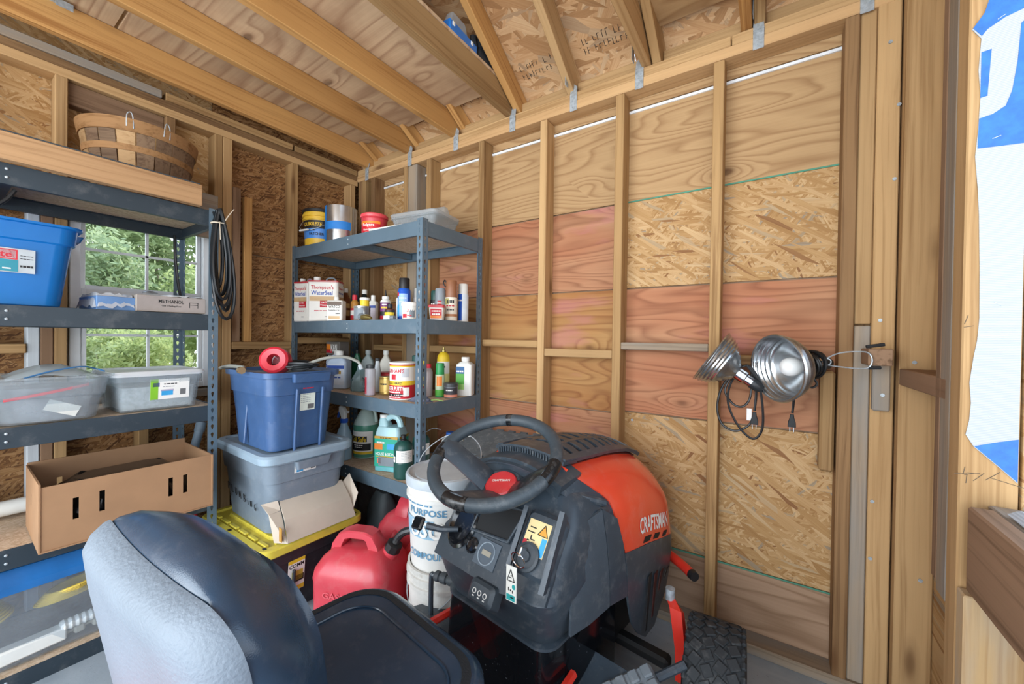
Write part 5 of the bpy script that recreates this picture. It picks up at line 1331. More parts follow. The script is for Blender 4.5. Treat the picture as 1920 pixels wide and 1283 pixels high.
part('body', MB().loft([(0, .175, .130, .04), (.004, .182, .137, .045), (.255, .205, .154, .05), (.258, .212, .161, .05), (.335, .218, .166, .05), (.338, .232, .180, .055), (.362, .234, .182, .055), (.362, .224, .172, .05), (.345, .215, .163, .05), (.012, .18, .134, .04)]), TNV, t)
part('handle', MB().loft([(.315, .012, .085, .008, .233, .02), (.355, .018, .09, .01, .236, .02)]), TNV, t)
for y in (-.045, .075): part('rib', MB().box((.207, y, .16), (.012, .012, .29), .003, Matrix.Translation((.0, 0, 0)) @ Matrix.Rotation(R(5.0), 4, 'Y')), TNV, t)
part('rib', MB().box((-.03, -.158, .12), (.012, .012, .23), .003, Matrix.Rotation(R(-4), 4, 'X')), TNV, t)
flabel(t, (.2085, .015, .235), (0, 1, 0), (.09, 0, 1), .07, .115, plain('pale_green_sticker', '#dfe8dc', .5), (('=', -.0, .048, .008, REDP, .05), ('=', 0, .032, .006, BLACK, .05)) + tuple(('=', -.01, .018 - .009 * q, .003, GREYPL, .045) for q in range(5)), ((.016, -.04, .03, .022, plain('code_grey', '#6a6a6a', .6)),))
# red reel and hoses lying in the navy tote
RR = plain('red_reel_plastic', '#c42a3a', .3, var=.05)
t = thing('red_cord_reel', 'round red plastic cord reel lying tilted on the navy tote', 'reel', (-1.99, .945, 1.125), 0)
t.rotation_euler = (R(78), R(6), R(48))
part('shell', MB().lathe([(.028, -.042), (.052, -.045), (.062, -.038), (.066, -.02), (.066, .02), (.062, .038), (.052, .045), (.028, .042), (.025, .03), (.025, -.03), (.028, -.042)], 36, False, False), RR, t)
part('core', MB().cyl((0, 0, -.02), (0, 0, -.015), .026, seg=20), plain('dark_red_core', '#7a1420', .5), t)
part('spring_wire', MB().tube(smoothpath([(-.012, -.016, .0), (-.006, .0, .03), (.004, .014, .044), (.012, .006, .02)]), .0018, 5), GALV, t)
t = thing('braided_hose', 'grey braided hose with brass end arching over the tote rim', 'hose', (-2.0, .95, 1.084), 0)
part('hose', MB().tube(smoothpath([(-.25, -.14, .0), (-.16, -.135, .014), (-.05, -.12, .012), (.02, -.155, .006)]), .0085, 8), plain('braid_grey', '#8f9088', .5, .3), t)
part('hose', MB().tube(smoothpath([(.02, .0, .005), (.11, .06, .018), (.19, .13, .055), (.25, .2, .062), (.29, .245, .040), (.30, .255, .02)]), .0075, 8), plain('braid_grey', '#8f9088', .5, .3), t)
part('fitting', MB().tube([(.015, -.16, .006), (.045, -.165, .006)], .016, 8), plain('dull_brass', '#8a7458', .4, .7), t)
part('fitting', MB().tube([(.298, .253, .025), (.302, .26, .002)], .011, 8), GALV, t)
t = thing('black_hose_coil', 'loose coil of thin black hose on the navy tote', 'hose', (-1.99, 1.04, 1.086), 0)
m = MB()
for i in range(4):
    pts = [((.085 + .011 * i) * math.cos(a) + .03, (.05 + .007 * i) * math.sin(a), .004 + .007 * i + .006 * math.sin(2 * a + i)) for a in [2 * PI * j / 24 for j in range(25)]]
    m.tube(pts, .0065, 7)
m.tube(smoothpath([(.12, .0, .012), (.05, -.09, .014), (-.04, -.10, .018), (-.15, -.08, .012), (-.2, -.02, .012)]), .0055, 7)
part('hose', m, plain('black_hose', '#24282b', .4), t)
t = thing('copper_fittings', 'small heap of brass and copper fittings at the back of the navy tote', 'fittings', (-2.15, 1.0, 1.085), 0)
for i in range(5): part('fitting', MB().tube([(-.03 + .022 * i, .01 * (i % 3), .004), (-.01 + .022 * i, .03 - .014 * (i % 2), .02)], .010, 8), plain('dull_brass', '#8a7458', .4, .7), t)
t = thing('tote_filling', 'crumpled clear bags filling the navy tote to the rim', 'bag', (-2.035, 1.0, 1.045), 0)
q_ = random.Random(6)
part('bag', MB().slab(crumple(11, 9, .40, .30, .022, .007, 12), .002), clearplastic('grey_bag_film', '#b8c4cc', .15, .2), t, True, 15)
# opened out carton leaning on the yellow lid
PCB = plain('pale_cardboard', '#c3b6a6', .8, var=.05, scale=5)
t = thing('opened_carton', 'pale opened cardboard carton leaning against the grey tote', 'box', (-1.775, 1.04, .347), 0)
def leafb(pts, t_=.004): return MB().slab(pts, t_)
A0, A1 = Vector((.045, -.165, .0)), Vector((.045, .165, .0))
B0, B1 = Vector((-.075, -.145, .155)), Vector((-.075, .165, .155))
part('front_panel', leafb([[A0, A1], [(A0 + B0) / 2 + Vector((.012, 0, .006)), (A1 + B1) / 2 + Vector((.012, 0, .006))], [B0, B1]]), PCB, t, False)
part('side_panel', leafb([[A0, Vector((-.01, -.195, .0))], [B0 + Vector((.03, -.005, -.04)), Vector((-.045, -.2, .115))]]), PCB, t, False)
part('flap', leafb([[B0 + Vector((.03, -.006, -.038)), Vector((-.045, -.2, .115))], [B0 + Vector((.012, -.01, .004)), Vector((-.085, -.215, .155))]]), PCB, t, False)
part('flap', leafb([[A1 + Vector((-.02, .002, .03)), B1 + Vector((.005, .002, -.01))], [A1 + Vector((-.03, .035, .10)), B1 + Vector((-.005, .05, .022))]]), PCB, t, False)
part('tape', MB().box((.026, -.183, .04), (.024, .002, .06), 0, Matrix.Rotation(R(-1), 4, 'Z')), plain('brown_tape', '#b88a44', .4), t, False)
# dark case and bag behind the totes, under the corner shelving
t = thing('grey_case', 'dark grey moulded case under the corner shelving', 'case', (-1.98, 1.60, 0), R(5))
part('body', MB().loft([(0, .17, .10, .04), (.005, .178, .105, .045), (.38, .165, .095, .05), (.40, .14, .08, .05)]), plain('case_grey', '#5f5a58', .5, var=.1, dust=.2), t)
t = thing('black_tool_bag', 'limp black bag between the yellow lid and the red cans', 'bag', (-1.79, 1.42, 0), R(-8))
part('bag', MB().loft([(0, .085, .07, .04), (.02, .10, .08, .05), (.3, .09, .06, .04), (.37, .06, .035, .03), (.39, .05, .02, .02)]), plain('black_cloth', '#2b3234', .75, var=.15), t)

# ------------------------------------------------------------------ gas cans and buckets on the floor
GR = plain('gas_can_red', '#cd4450', .34, var=.05, scale=5, dust=.22, dustcol='#c99a94')
def gascan(label, loc, rz, s=1.0, spout=True, words=True, mat=GR):
    t = thing('gas_can', label, 'gas can', loc, rz, 'red fuel cans')
    t.scale = (s, s, s)
    m = MB()
    m.loft([(0, .155, .115, .04), (.006, .168, .126, .05), (.20, .170, .128, .05), (.215, .172, .130, .05), (.25, .166, .125, .05), (.288, .145, .102, .05), (.312, .115, .07, .04), (.318, .07, .045, .03)])
    part('body', m, mat, t)
    m = MB()
    out_ = [(-.135, .27), (-.125, .33), (-.095, .372), (-.05, .388), (.03, .388), (.062, .376), (.088, .335), (.105, .27)]
    inn_ = [(-.085, .285), (-.080, .318), (-.066, .346), (-.045, .354), (.022, .354), (.036, .346), (.046, .318), (.05, .285)]
    for hw in ((.036, .028),):
        rs = []
        for y, f in ((-.036, .0), (-.030, 1.0), (.030, 1.0), (.036, .0)):
            e = .006 * (f - 1)
            rs.append([Vector((x + (.5 * e if x < 0 else -.5 * e) * 0, y, z + e)) for x, z in out_] + [Vector((x, y, z - e)) for x, z in inn_[::-1]])
        m.rings(rs)
    part('handle', m, mat, t)
    m = MB(); m.tube(smoothpath([(-.145, 0, .245), (-.172, 0, .225), (-.180, 0, .17), (-.172, 0, .10), (-.15, 0, .075)]), .017, 10)
    for q in range(4): m.torus((-.179, 0, .205 - .03 * q), .016, .006, (1, 0, 0), (0, 1, 0), 12, 6)
    part('rear_grip', m, mat, t)
    part('neck', MB().lathe([(.034, 0), (.034, .04), (.03, .045)], 20, M=Matrix.Translation((.118, 0, .275)) @ Matrix.Rotation(R(28), 4, 'Y')), mat, t)
    if spout:
        part('collar', MB().lathe([(.032, .042), (.036, .044), (.034, .075), (.026, .08)], 8, M=Matrix.Translation((.118, 0, .275)) @ Matrix.Rotation(R(28), 4, 'Y')), BLACK, t)
        part('spout', MB().tube(smoothpath([(.155, 0, .345), (.168, 0, .37), (.195, .0, .395), (.24, 0, .41), (.30, 0, .425)]), [.016] * 24 + [.012], 10), BLKPL, t)
        part('tip', MB().tube([(.295, 0, .424), (.325, 0, .43)], .012, 10), YELP, t)
    else:
        part('vent_cap', MB().lathe([(.018, .042), (.019, .044), (.019, .058), (.014, .062)], 12, M=Matrix.Translation((.118, 0, .275)) @ Matrix.Rotation(R(28), 4, 'Y')), YELP, t)
    if words:
        EMB = plain('embossed_red', '#d65862', .5)
        f_ = onflat((0, -.1312, .165), (1, 0, 0), (0, 0, 1), .0005)
        letters('GASOLINE', t, EMB, f_, width=.2, height=.026, bold=.01)
        letters('DANGER', t, EMB, onflat((0, -.1305, .132), (1, 0, 0), (0, 0, 1), .0005), width=.085, height=.016, bold=.01)
        for q in range(4): letters('=', t, EMB, onflat((0, -.1300, .105 - .014 * q), (1, 0, 0), (0, 0, 1), .0005), width=.2, height=.005)
    return t
gascan('large dusty red fuel can with a black spout, nearest the mower seat', (-1.50, 1.085, 0), R(22), 1.02)
gascan('second red fuel can, dusty, half under the corner shelving', (-1.60, 1.50, 0), R(100), 1.08, False, False)
gascan('small bright red fuel can with yellow vent cap beside the white buckets', (-1.345, 1.40, 0), R(95), .92, False, False, plain('bright_red_can', '#d8333c', .32, var=.04))
t = thing('floor_timber', 'grey painted timber offcut on the floor behind the buckets', 'timber', (-1.36, 1.31, .045), R(-30))
board('board', (-.12, 0, 0), (.16, 0, 0), (0, 1, 0), .038, .09, plain('grey_painted_timber', '#68737c', .6), t)
BW = plain('bucket_white', '#e6e5e0', .42, var=.03, scale=4, dust=.12, dustcol='#b8b4a8')
BWD = plain('plaster_crusted_white', '#d9d8d2', .8, var=.07, scale=10, dust=.5, dustcol='#a89f92', bump=.8, bscale=45)
def bucket(label, z, mat, lid, dx=0):
    t = thing('bucket', label, 'bucket', (-1.105 + dx, 1.185, z), R(0), 'white plaster buckets')
    part('body', MB().lathe([(.125, 0), (.131, .004), (.145, .285), (.152, .287), (.152, .300), (.146, .302), (.147, .325), (.153, .327), (.153, .336), (.147, .338), (.149, .362), (.14, .362), (.122, .01)], 40), mat, t)
    if lid:
        part('lid', MB().lathe([(.150, .335), (.156, .337), (.157, .362), (.153, .372), (.146, .374), (.143, .366), (.12, .362), (.118, .366), (0.005, .366)], 40), plain('bucket_lid_grey', '#b9c3ca', .45, var=.06, dust=.3), t)
    h = part('bail', MB().tube(smoothpath([(.151 * math.cos(a), .151 * math.sin(a), z_) for a, z_ in ((R(200), .318), (R(235), .24), (R(270), .20), (R(305), .24), (R(340), .318))]) if not lid else smoothpath([(-.15, -.02, .318), (-.16, .03, .40), (-.10, .10, .47), (.0, .13, .49), (.10, .10, .46), (.155, .03, .40), (.15, -.02, .318)]), .0022, 6), GALV, t)
    for sx_ in (-1, 1): part('bail_boss', MB().cyl((sx_ * .146, -.02, .318), (sx_ * .16, -.02, .318), .014, seg=10), mat if sx_ > 0 or not lid else plain('pink_boss', '#d08aa0', .5), h)
    return t
bucket('lower white bucket, splashed with dried plaster, on the floor', 0, BWD, False, .006)
tb = bucket('upper white joint compound bucket with grey lid', .338, BW, True)
PB = plain('pale_blue_print', '#9cc3da', .5); PT = plain('steel_blue_print', '#5f93b4', .5)
a_ = R(-135)
part('print_band', arcpatch(MB(), .139, .150, .222, a_ - .25, a_ + 1.25, .0022, r1=.1425), PB, tb)
letters('PURPOSE', tb, PT, lambda a, b: oncyl(.1435, .252, a_ + 1.02, .002)(a, b), width=.165, height=.026, bold=.02)
letters('=', tb, PT, oncyl(.1445, .278, a_ + .75, .002), width=.13, height=.008)
letters('USG', tb, WHITE, lambda a, b: oncyl(.1425, .186, a_ + 1.0, .003)(a, b), width=.14, height=.062, bold=.03, shear=.2)
letters('COMPOUND', tb, PT, lambda a, b: oncyl(.1375, .085, a_ + 1.05, .002)(a, b), width=.19, height=.026, bold=.02)
# foam mats leaning behind the mower
MATG = plain('grey_foam', '#565c60', .85, var=.08, dust=.25, bump=.4, bscale=200)
for i, (lx, ly, lz, sx_, rot, lab_) in enumerate(((-1.46, 1.645, .575, .20, (R(17), R(-3), R(-3)), 'uppermost grey interlocking foam mat behind the steering wheel'), (-1.455, 1.645, .555, .195, (R(17), R(-3), R(-1)), 'second grey foam mat under the uppermost one'))):
    t = thing('foam_mat', lab_, 'mat', (lx + .28, ly, lz + .12), 0, 'interlocking foam mats', rot)
    poly = []
    n_ = 5; L2 = sx_ * 2
    def edge(p, q):
        p = Vector(p); q = Vector(q); dd = (q - p); nn = Vector((dd.y, -dd.x)).normalized() * .018
        for j in range(n_):
            a, b = p + dd * ((j + .15) / n_), p + dd * ((j + .6) / n_)
            poly.extend([tuple(a), tuple(a + nn + dd * (-.03 / n_ * 2)), tuple(b + nn + dd * (.03 / n_ * 2)), tuple(b)])
    c_ = [(-sx_, -.12), (sx_, -.12), (sx_, .12), (-sx_, .12)]
    for j in range(4):
        poly.append(c_[j]); edge(c_[j], c_[(j + 1) % 4])
    part('mat', MB().prism(poly, .014), MATG, t, False)
t = thing('white_carton', 'large white carton under the grey foam mats behind the buckets', 'box', (-1.20, 1.755, 0), R(0))
part('carton', MB().box((0, 0, .31), (.34, .12, .62), .003), plain('white_carton_mat', '#d9dadb', .6), t)

t = thing('hanging_cable', 'thin black cable hanging down inside the window shelving by the rear post', 'cable', (-2.50, .70, 1.742))
part('cable', MB().tube(smoothpath([(0, 0, .0), (.002, .004, -.12), (-.01, .02, -.25), (-.03, .05, -.40)]), .006, 7), plain('black_cable', '#15191c', .3, var=.08), t)
t = thing('cable_loop', 'end of a black cable drooping from the top shelf above the blue tote', 'cable', (-2.20, .16, 1.74))
part('cable', MB().tube(smoothpath([(0, .02, .0), (.0, .0, -.04), (.0, -.04, -.08), (-.01, -.10, -.10)]), .006, 7), plain('black_cable', '#15191c', .3, var=.08), t)
t = thing('red_rod', 'red plastic rod poking up behind the lower window shelving', 'rod', (-2.40, .80, .005))
part('stick', MB().tube([(0, 0, 0), (-.02, -.05, .41)], .014, 10), plain('bright_red_can', '#d8333c', .32, var=.04), t)
# ------------------------------------------------------------------ riding mower; local X = right, Y = forward
HOOD = plain('hood_red', '#ea4c30', .22, var=.02, scale=3, dust=.10, coat=.5)
MBK = plain('mower_black_plastic', '#39434c', .36, var=.08, dust=.14)
MBT = plain('mower_textured_black', '#414b54', .62, var=.06, dust=.10, bump=.3, bscale=420)
MGL = plain('smoked_plastic', '#15171b', .12, var=.1, dust=.12)
FRED = plain('frame_red', '#d83426', .3, var=.04, dust=.08)
DARK = plain('engine_black', '#141516', .6)
mow = thing('riding_mower', 'red and black riding lawn mower facing the long wall', 'lawn mower', (-.693, .96, 0), R(-8))
def mir(c, s): return [Vector((p[0] * s, p[1], p[2])) for p in c]
# hood: columns rear->front, each from the crown to the lower edge
hc = [[(0, .17, .868), (.08, .168, .862), (.138, .166, .845), (.188, .205, .808), (.235, .285, .735), (.258, .292, .672), (.268, .335, .562)],
      [(0, .30, .874), (.08, .30, .866), (.142, .30, .832), (.195, .32, .80), (.243, .36, .73), (.263, .37, .665), (.272, .40, .552)],
      [(0, .45, .862), (.08, .45, .853), (.146, .45, .818), (.202, .46, .785), (.248, .48, .715), (.266, .49, .65), (.274, .52, .530)],
      [(0, .60, .832), (.08, .60, .823), (.146, .595, .795), (.205, .595, .757), (.250, .60, .69), (.267, .61, .622), (.275, .63, .503)],
      [(0, .70, .792), (.08, .70, .785), (.146, .688, .765), (.204, .685, .722), (.248, .69, .66), (.264, .70, .60), (.272, .715, .482)],
      [(0, .775, .735), (.08, .772, .73), (.145, .757, .715), (.200, .745, .682), (.238, .742, .635), (.252, .75, .585), (.262, .762, .470)],
      [(0, .81, .66), (.08, .806, .655), (.14, .79, .645), (.19, .775, .625), (.225, .765, .595), (.238, .772, .555), (.25, .785, .462)],
      [(0, .825, .46), (.08, .82, .46), (.14, .805, .46), (.19, .795, .46), (.222, .785, .46), (.236, .787, .458), (.246, .79, .455)]]
def cr(p0, p1, p2, p3, t):
    return .5 * ((2 * p1) + (p2 - p0) * t + (2 * p0 - 5 * p1 + 4 * p2 - p3) * t * t + (3 * p1 - p0 - 3 * p2 + p3) * t ** 3)
HV = [[Vector(p) for p in c] for c in hc]
def hpt(i, j):
    # point on the right half of the hood at column i, profile row j (both may be fractional)
    def prof(c, j):
        n = len(c); a = min(int(j), n - 2); t = j - a
        mir_ = Vector((-c[1].x, c[1].y, c[1].z))
        p = cr(c[a - 1] if a > 0 else mir_, c[a], c[a + 1], c[a + 2] if a + 2 < n else c[a + 1] * 2 - c[a], t)
        q = c[a].lerp(c[a + 1], t)
        return q.lerp(p, .8)
    n = len(HV); a = min(int(i), n - 2); t = i - a
    P = [prof(HV[max(0, min(n - 1, a + q))], j) for q in (-1, 0, 1, 2)]
    if a == 0: P[0] = P[1] * 2 - P[2]
    if a == n - 2: P[3] = P[2] * 2 - P[1]
    return cr(*P, t)
m = MB()
rows = []
for ii in range(0, (len(HV) - 1) * 4 + 1):
    right = [hpt(ii / 4, jj / 3) for jj in range(0, 6 * 3 + 1)]
    rows.append(right + mir(right[1:], -1)[::-1])
m.slab(rows, -.005)
hood = part('hood', m, HOOD, mow, True, 50)
seal = [[hpt(0, jj / 2) * .985 + Vector((0, .012, .008)) for jj in range(0, 13)], [Vector((p.x * .93, p.y - .09, p.z - .02)) for p in [hpt(0, jj / 2) for jj in range(0, 13)]]]
part('hood_seal', MB().slab([r[:0:-1] and (mir(r[1:], -1)[::-1] + r) for r in seal], .004), MBK, mow)
part('engine', MB().box((0, .47, .42), (.36, .48, .58), .04), DARK, mow)
# vent panel on the crown
m = MB()
def crown(b, a, e=.006):
    def col(c):
        P = c[:3]
        for i in range(2):
            if abs(b) <= P[i + 1][0] + 1e-6:
                f = (abs(b) - P[i][0]) / (P[i + 1][0] - P[i][0]); return P[i][1] + (P[i + 1][1] - P[i][1]) * f, P[i][2] + (P[i + 1][2] - P[i][2]) * f
        return P[2][1], P[2][2]
    cs = [col(c) for c in hc]
    for i in range(len(cs) - 1):
        if cs[i][0] <= a <= cs[i + 1][0]:
            f = (a - cs[i][0]) / (cs[i + 1][0] - cs[i][0]); return Vector((b, a, cs[i][1] + (cs[i + 1][1] - cs[i][1]) * f + e))
    return Vector((b, a, cs[0][1] + e))
def strip(b0, b1, a0, a1, nb, na, e=.008, t_=.008):
    return MB().slab([[crown(b0 + (b1 - b0) * i / nb, a0 + (a1 - a0) * j / na, e) for i in range(nb + 1)] for j in range(na + 1)], t_)
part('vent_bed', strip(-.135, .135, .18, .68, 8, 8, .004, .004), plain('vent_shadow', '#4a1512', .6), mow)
vent = part('vent_panel', strip(-.142, -.118, .165, .70, 2, 10, .016, .014), MBK, mow)
part('rim', strip(.118, .142, .165, .70, 2, 10, .016, .014), MBK, vent); part('rim', strip(-.142, .142, .155, .235, 10, 3, .012, .012), MBK, vent); part('rim', strip(-.142, .142, .64, .705, 10, 3, .016, .014), MBK, vent)
for q in range(7): part('bar', strip(-.12, .12, .252 + .055 * q, .252 + .055 * q + .034, 8, 2, .014, .01), MBK, vent)
for b in (-.05, .045): part('bar', strip(b, b + .018, .23, .65, 1, 10, .0145, .01), MBK, vent)
m = MB()
for q in range(24):
    p = crown(-.125 + .25 * q / 23, .158, .010); m.box(p + Vector((0, -.004, -.002)), (.005, .008, .018), 0)
part('comb', m, MBK, vent, False)
part('rear_lip', MB().slab([[Vector((b, .135 - .00 * abs(b), .846 - .9 * b * b)), Vector((b, .172, .866 - .9 * b * b))] for b in [-.15 + .3 * q / 10 for q in range(11)]], .012), HOOD, hood)
# lettering and slots on the hood side
def hoodside(a, zt):
    lo, hi = 0.0, 5.5
    for _ in range(30):
        md = (lo + hi) / 2
        if hpt(md, 5 + zt).y < a: lo = md
        else: hi = md
    P = hpt(lo, 5 + zt); P.x += .0022; return P
for sgn in (1, -1):
    def fn(x, y, sgn=sgn):
        P = hoodside(.565 + (x if sgn > 0 else -x), .42 - y / .115); return Vector((P.x * sgn, P.y, P.z))
    letters('CRAFTSMAN', hood, WHITE, fn, width=.255, height=.056, bold=.022)
    for q in range(3):
        w0 = .040 - .009 * q
        m = MB(); a0 = .46 + .085 * q
        pts = [hoodside(a0, .93), hoodside(a0 + w0 + .012, .93), hoodside(a0 + w0 + .032, .78), hoodside(a0 + .02, .78)]
        m.add([Vector((p.x * sgn, p.y, p.z)) for p in pts] + [Vector(((p.x - .008) * sgn, p.y, p.z)) for p in pts], [(0, 1, 2, 3), (4, 7, 6, 5), (0, 4, 5, 1), (1, 5, 6, 2), (2, 6, 7, 3), (3, 7, 4, 0)])
        part('slot', m, DARK, hood, False)
# lower front: black side grilles with slots
def quadplate(pts, t_): return MB().slab(pts, t_)
for s in (1, -1):
    g = [[(.272, .325, .566), (.275, .45, .543), (.277, .60, .512), (.274, .715, .486), (.262, .768, .468)],
         [(.277, .332, .50), (.281, .45, .48), (.283, .60, .45), (.279, .71, .425), (.264, .765, .41)],
         [(.272, .345, .43), (.276, .45, .40), (.278, .58, .37), (.275, .69, .345), (.262, .75, .33)],
         [(.266, .375, .36), (.270, .45, .315), (.272, .56, .285), (.270, .66, .265), (.258, .72, .25)],
         [(.262, .405, .29), (.264, .45, .235), (.266, .51, .19), (.264, .60, .185), (.252, .66, .19)]]
    g = [[Vector((p[0] * s, p[1], p[2])) for p in r] for r in g]
    gp = part('grille_panel', quadplate(g, .008 * s), MBK, mow, True, 30)
    for q in range(4):
        a0 = .47 + .055 * q; zt = .425 - .016 * q; zb = .27 + .02 * q - (.03 if q < 2 else -.02)
        x = .2765 * s
        m = MB(); m.slab([[Vector((x + .004 * s, a0, zb)), Vector((x + .004 * s, a0 + .012, zb))], [Vector((x + .0065 * s, a0 + .016, zt)), Vector((x + .0065 * s, a0 + .045, zt + .004))]], .002 * s)
        part('slot', m, plain('slot_dark_red', '#3a0d0c', .6) if q in (1, 2) else DARK, gp, False)
# front fascia
part('front_fascia', MB().loft([(.25, .23, .05, .04, 0, .70), (.46, .245, .045, .04, 0, .755)]), MBK, mow)
# dash body
m = MB()
DZ = [(.405, .205, .155, .06, .0, .155), (.46, .225, .175, .06, .0, .15), (.54, .238, .200, .06, .01, .145), (.565, .240, .212, .06, .012, .142), (.60, .238, .195, .06, .012, .155), (.66, .236, .175, .06, .01, .175), (.72, .232, .140, .06, .005, .19), (.765, .215, .11, .06, 0, .20), (.795, .17, .09, .05, 0, .195), (.815, .13, .065, .05, 0, .195), (.825, .10, .04, .04, 0, .19)]
m.loft(DZ, 6)
dash = part('dash_console', m, MBK, mow, True, 40)
part('cowl', MB().slab([[Vector((b, a, .815 - 1.5 * b * b + .12 * (a - .12))) for b in [-.16 + .32 * i / 8 for i in range(9)]] for a in (.10, .14, .18, .21)], .05), MBK, mow)
# textured side panels with seams
for s in (1, -1):
    pl = [[Vector((s * x, y, z)) for x, y, z in r] for r in
          ([(.225, .085, .668), (.235, .135, .72), (.247, .215, .735), (.262, .285, .690)],
           [(.244, .06, .59), (.252, .14, .62), (.258, .225, .63), (.270, .315, .60)],
           [(.248, .05, .50), (.258, .14, .51), (.264, .235, .52), (.276, .33, .49)],
           [(.240, .06, .43), (.254, .14, .43), (.264, .24, .435), (.272, .345, .42)])]
    part('side_panel', MB().slab([r[:3] for r in pl], .008 * s), MBT, mow, True, 30)
    part('side_panel', MB().slab([[r[2] + Vector((0, .004, 0)), r[3]] for r in pl], .010 * s), MBK, mow, True, 30)
    part('shoulder_trim', MB().tube(smoothpath([(s * .165, .16, .775), (s * .20, .19, .765), (s * .235, .25, .742)]), .012, 8), MBK, mow)
# controls on the sloping dash face: p(b, s, n)
fd = Vector((0, .55, .835)); fn_ = Vector((0, -.835, .55))
def fp(b, s, n=0.0): return Vector((b, -.075, .56)) + fd * s + fn_ * n
FM = lambda b, s, n=0.0: frame(fp(b, s, n), (1, 0, 0), fd)
part('face_plate', MB().prism([(-.185, 0), (.10, -.005), (.245, .02), (.245, .085), (.215, .225), (.12, .215), (-.06, .205), (-.13, .19), (-.19, .09)], .012, FM(0, 0, -.004)), MBK, dash)
part('throttle_recess', MB().lathe([(.075, 0), (.078, .004), (.068, .008), (.058, .002), (.01, -.012)], 28, M=FM(-.112, .112, .010) @ Matrix.Diagonal((.72, .95, 1, 1))), MGL, dash)
th = part('throttle_lever', MB().tube([fp(-.12, .09, .015), fp(-.155, .07, .05), fp(-.195, .062, .075)], [.008, .010, .012], 8), MBK, dash)
part('knob', MB().box((0, 0, 0), (.055, .04, .014), .005, frame(fp(-.225, .058, .085), (1, -.1, .2), fd)), MGL, th)
part('tray_recess', MB().prism([(-.062, .112), (.072, .122), (.10, .21), (-.055, .158 + .03)], .004, FM(0, 0, .0085)), plain('recess_black', '#101214', .7), dash)
part('tray_rim', MB().tube([fp(-.068, .19, .012), fp(-.068, .108, .014), fp(.078, .118, .014), fp(.10, .21, .012)], .006, 8), MBK, dash)
part('round_button', MB().lathe([(.022, 0), (.023, .004), (.018, .007), (.016, .005), (.005, .004)], 20, M=FM(-.046, .068, .008)), MGL, dash)
hm = part('hour_meter', MB().box((.018, .066, .0), (.084, .072, .004), .001, FM(0, 0, .010)), plain('meter_grey', '#4f5b66', .35), dash)
part('ring', MB().torus(fp(.018, .066, .013), .030, .002, (1, 0, 0), fd, 30, 6), plain('ring_grey', '#8d9aa4', .4), hm)
part('display', MB().box((.018, .067, 0), (.034, .014, .003), .0005, FM(0, 0, .013)), plain('lcd', '#9a9484', .35), hm)
pod = part('switch_pod', MB().loft([(0, .062, .085, .02), (.02, .060, .083, .02), (.032, .05, .072, .016)], M=FM(.185, .145, .006)), MBK, dash)
part('pod_fin', MB().slab([[fp(.112, .06, .03), fp(.105, .215, .03)], [fp(.125, .065, .055), fp(.122, .225, .062)]], .012), MBK, dash)
part('pod_fin', MB().slab([[fp(.236, .05, .03), fp(.232, .235, .03)], [fp(.246, .045, .06), fp(.240, .24, .07)]], .014), MBK, dash)
st = part('warning_sticker', flatpatch(MB(), fp(.178, .158, .0385), (1, 0, 0), fd, .074, .085, .0006), plain('sticker_cream', '#e6cf96', .5), dash, False)
m = MB(); m.prism([(-.014, 0), (.014, 0), (0, .024)], .0005, FM(.196, .168, .0395)); part('warning_triangle', m, plain('sticker_orange', '#d99a3a', .5), st, False)
m = MB()
for p, q in (((-.016, -.001), (.016, -.001)), ((.016, -.001), (0, .0265)), ((0, .0265), (-.016, -.001))):
    m.tube([fp(.196 + p[0], .168 + p[1], .040), fp(.196 + q[0], .168 + q[1], .040)], .0011, 5)
part('triangle_border', m, BLACK, st)
m = MB()
for b, s_, l_, h_ in ((.16, .180, .02, .003), (.158, .168, .024, .003), (.162, .155, .004, .012), (.170, .15, .012, .003), (.155, .146, .008, .003)): m.box((b, s_, 0), (l_, h_, .0006), 0, FM(0, 0, .0395))
part('pictograms', m, BLACK, st, False)
part('blue_patch', flatpatch(MB(), fp(.205, .14, .0392), (1, 0, 0), fd, .016, .045, .0005), plain('cyan_print', '#3aa0d8', .4), st, False)
part('red_patch', flatpatch(MB(), fp(.147, .135, .0392), (1, 0, 0), fd, .012, .022, .0005), REDP, st, False)
ks = part('key_switch', MB().lathe([(.037, 0), (.037, .010), (.030, .012), (.030, .010), (.014, .011), (.013, .018), (.004, .018)], 28, M=FM(.172, .107, .036)), plain('switch_grey', '#3d444a', .5), dash)
part('key', MB().box((.168, .112, .0), (.006, .026, .030), .002, FM(0, 0, .062)), CHROME, ks)
part('key_ring', MB().torus(fp(.165, .092, .066), .022, .0018, (1, 0, 0), fd * .55 + fn_ * .6, 24, 6), CHROME, ks)
tagM = frame(fp(.164, .040, .060) + Vector((0, 0, -.004)), (1, -.05, .12), (-.10, .12, 1))
tg = part('key_tag', MB().prism([(-.018, -.042), (.018, -.042), (.019, .042), (-.017, .042)], .0022, tagM), plain('tag_white', '#e3e2da', .5), mow, False)
m = MB()
for p, q in (((-.013, .006), (.013, .006)), ((.013, .006), (0, .034)), ((0, .034), (-.013, .006))): m.tube([tagM @ Vector((p[0], p[1], .0028)), tagM @ Vector((q[0], q[1], .0028))], .0012, 5)
for x, y, a, b in ((-.002, .014, .009, .002), (.002, .019, .006, .002), (-.008, -.014, .003, .008), (-.001, -.016, .004, .004), (.006, -.018, .003, .007), (.004, -.032, .012, .003)): m.box((x, y, .0025), (a, b, .0006), 0, tagM)
part('pictograms', m, BLACK, tg, False)
m = MB(); m.box((-.001, -.033, .0024), (.03, .014, .0004), 0, tagM); m.cyl(tagM @ Vector((.010, -.006, .002)), tagM @ Vector((.010, -.006, .0028)), .006, seg=14)
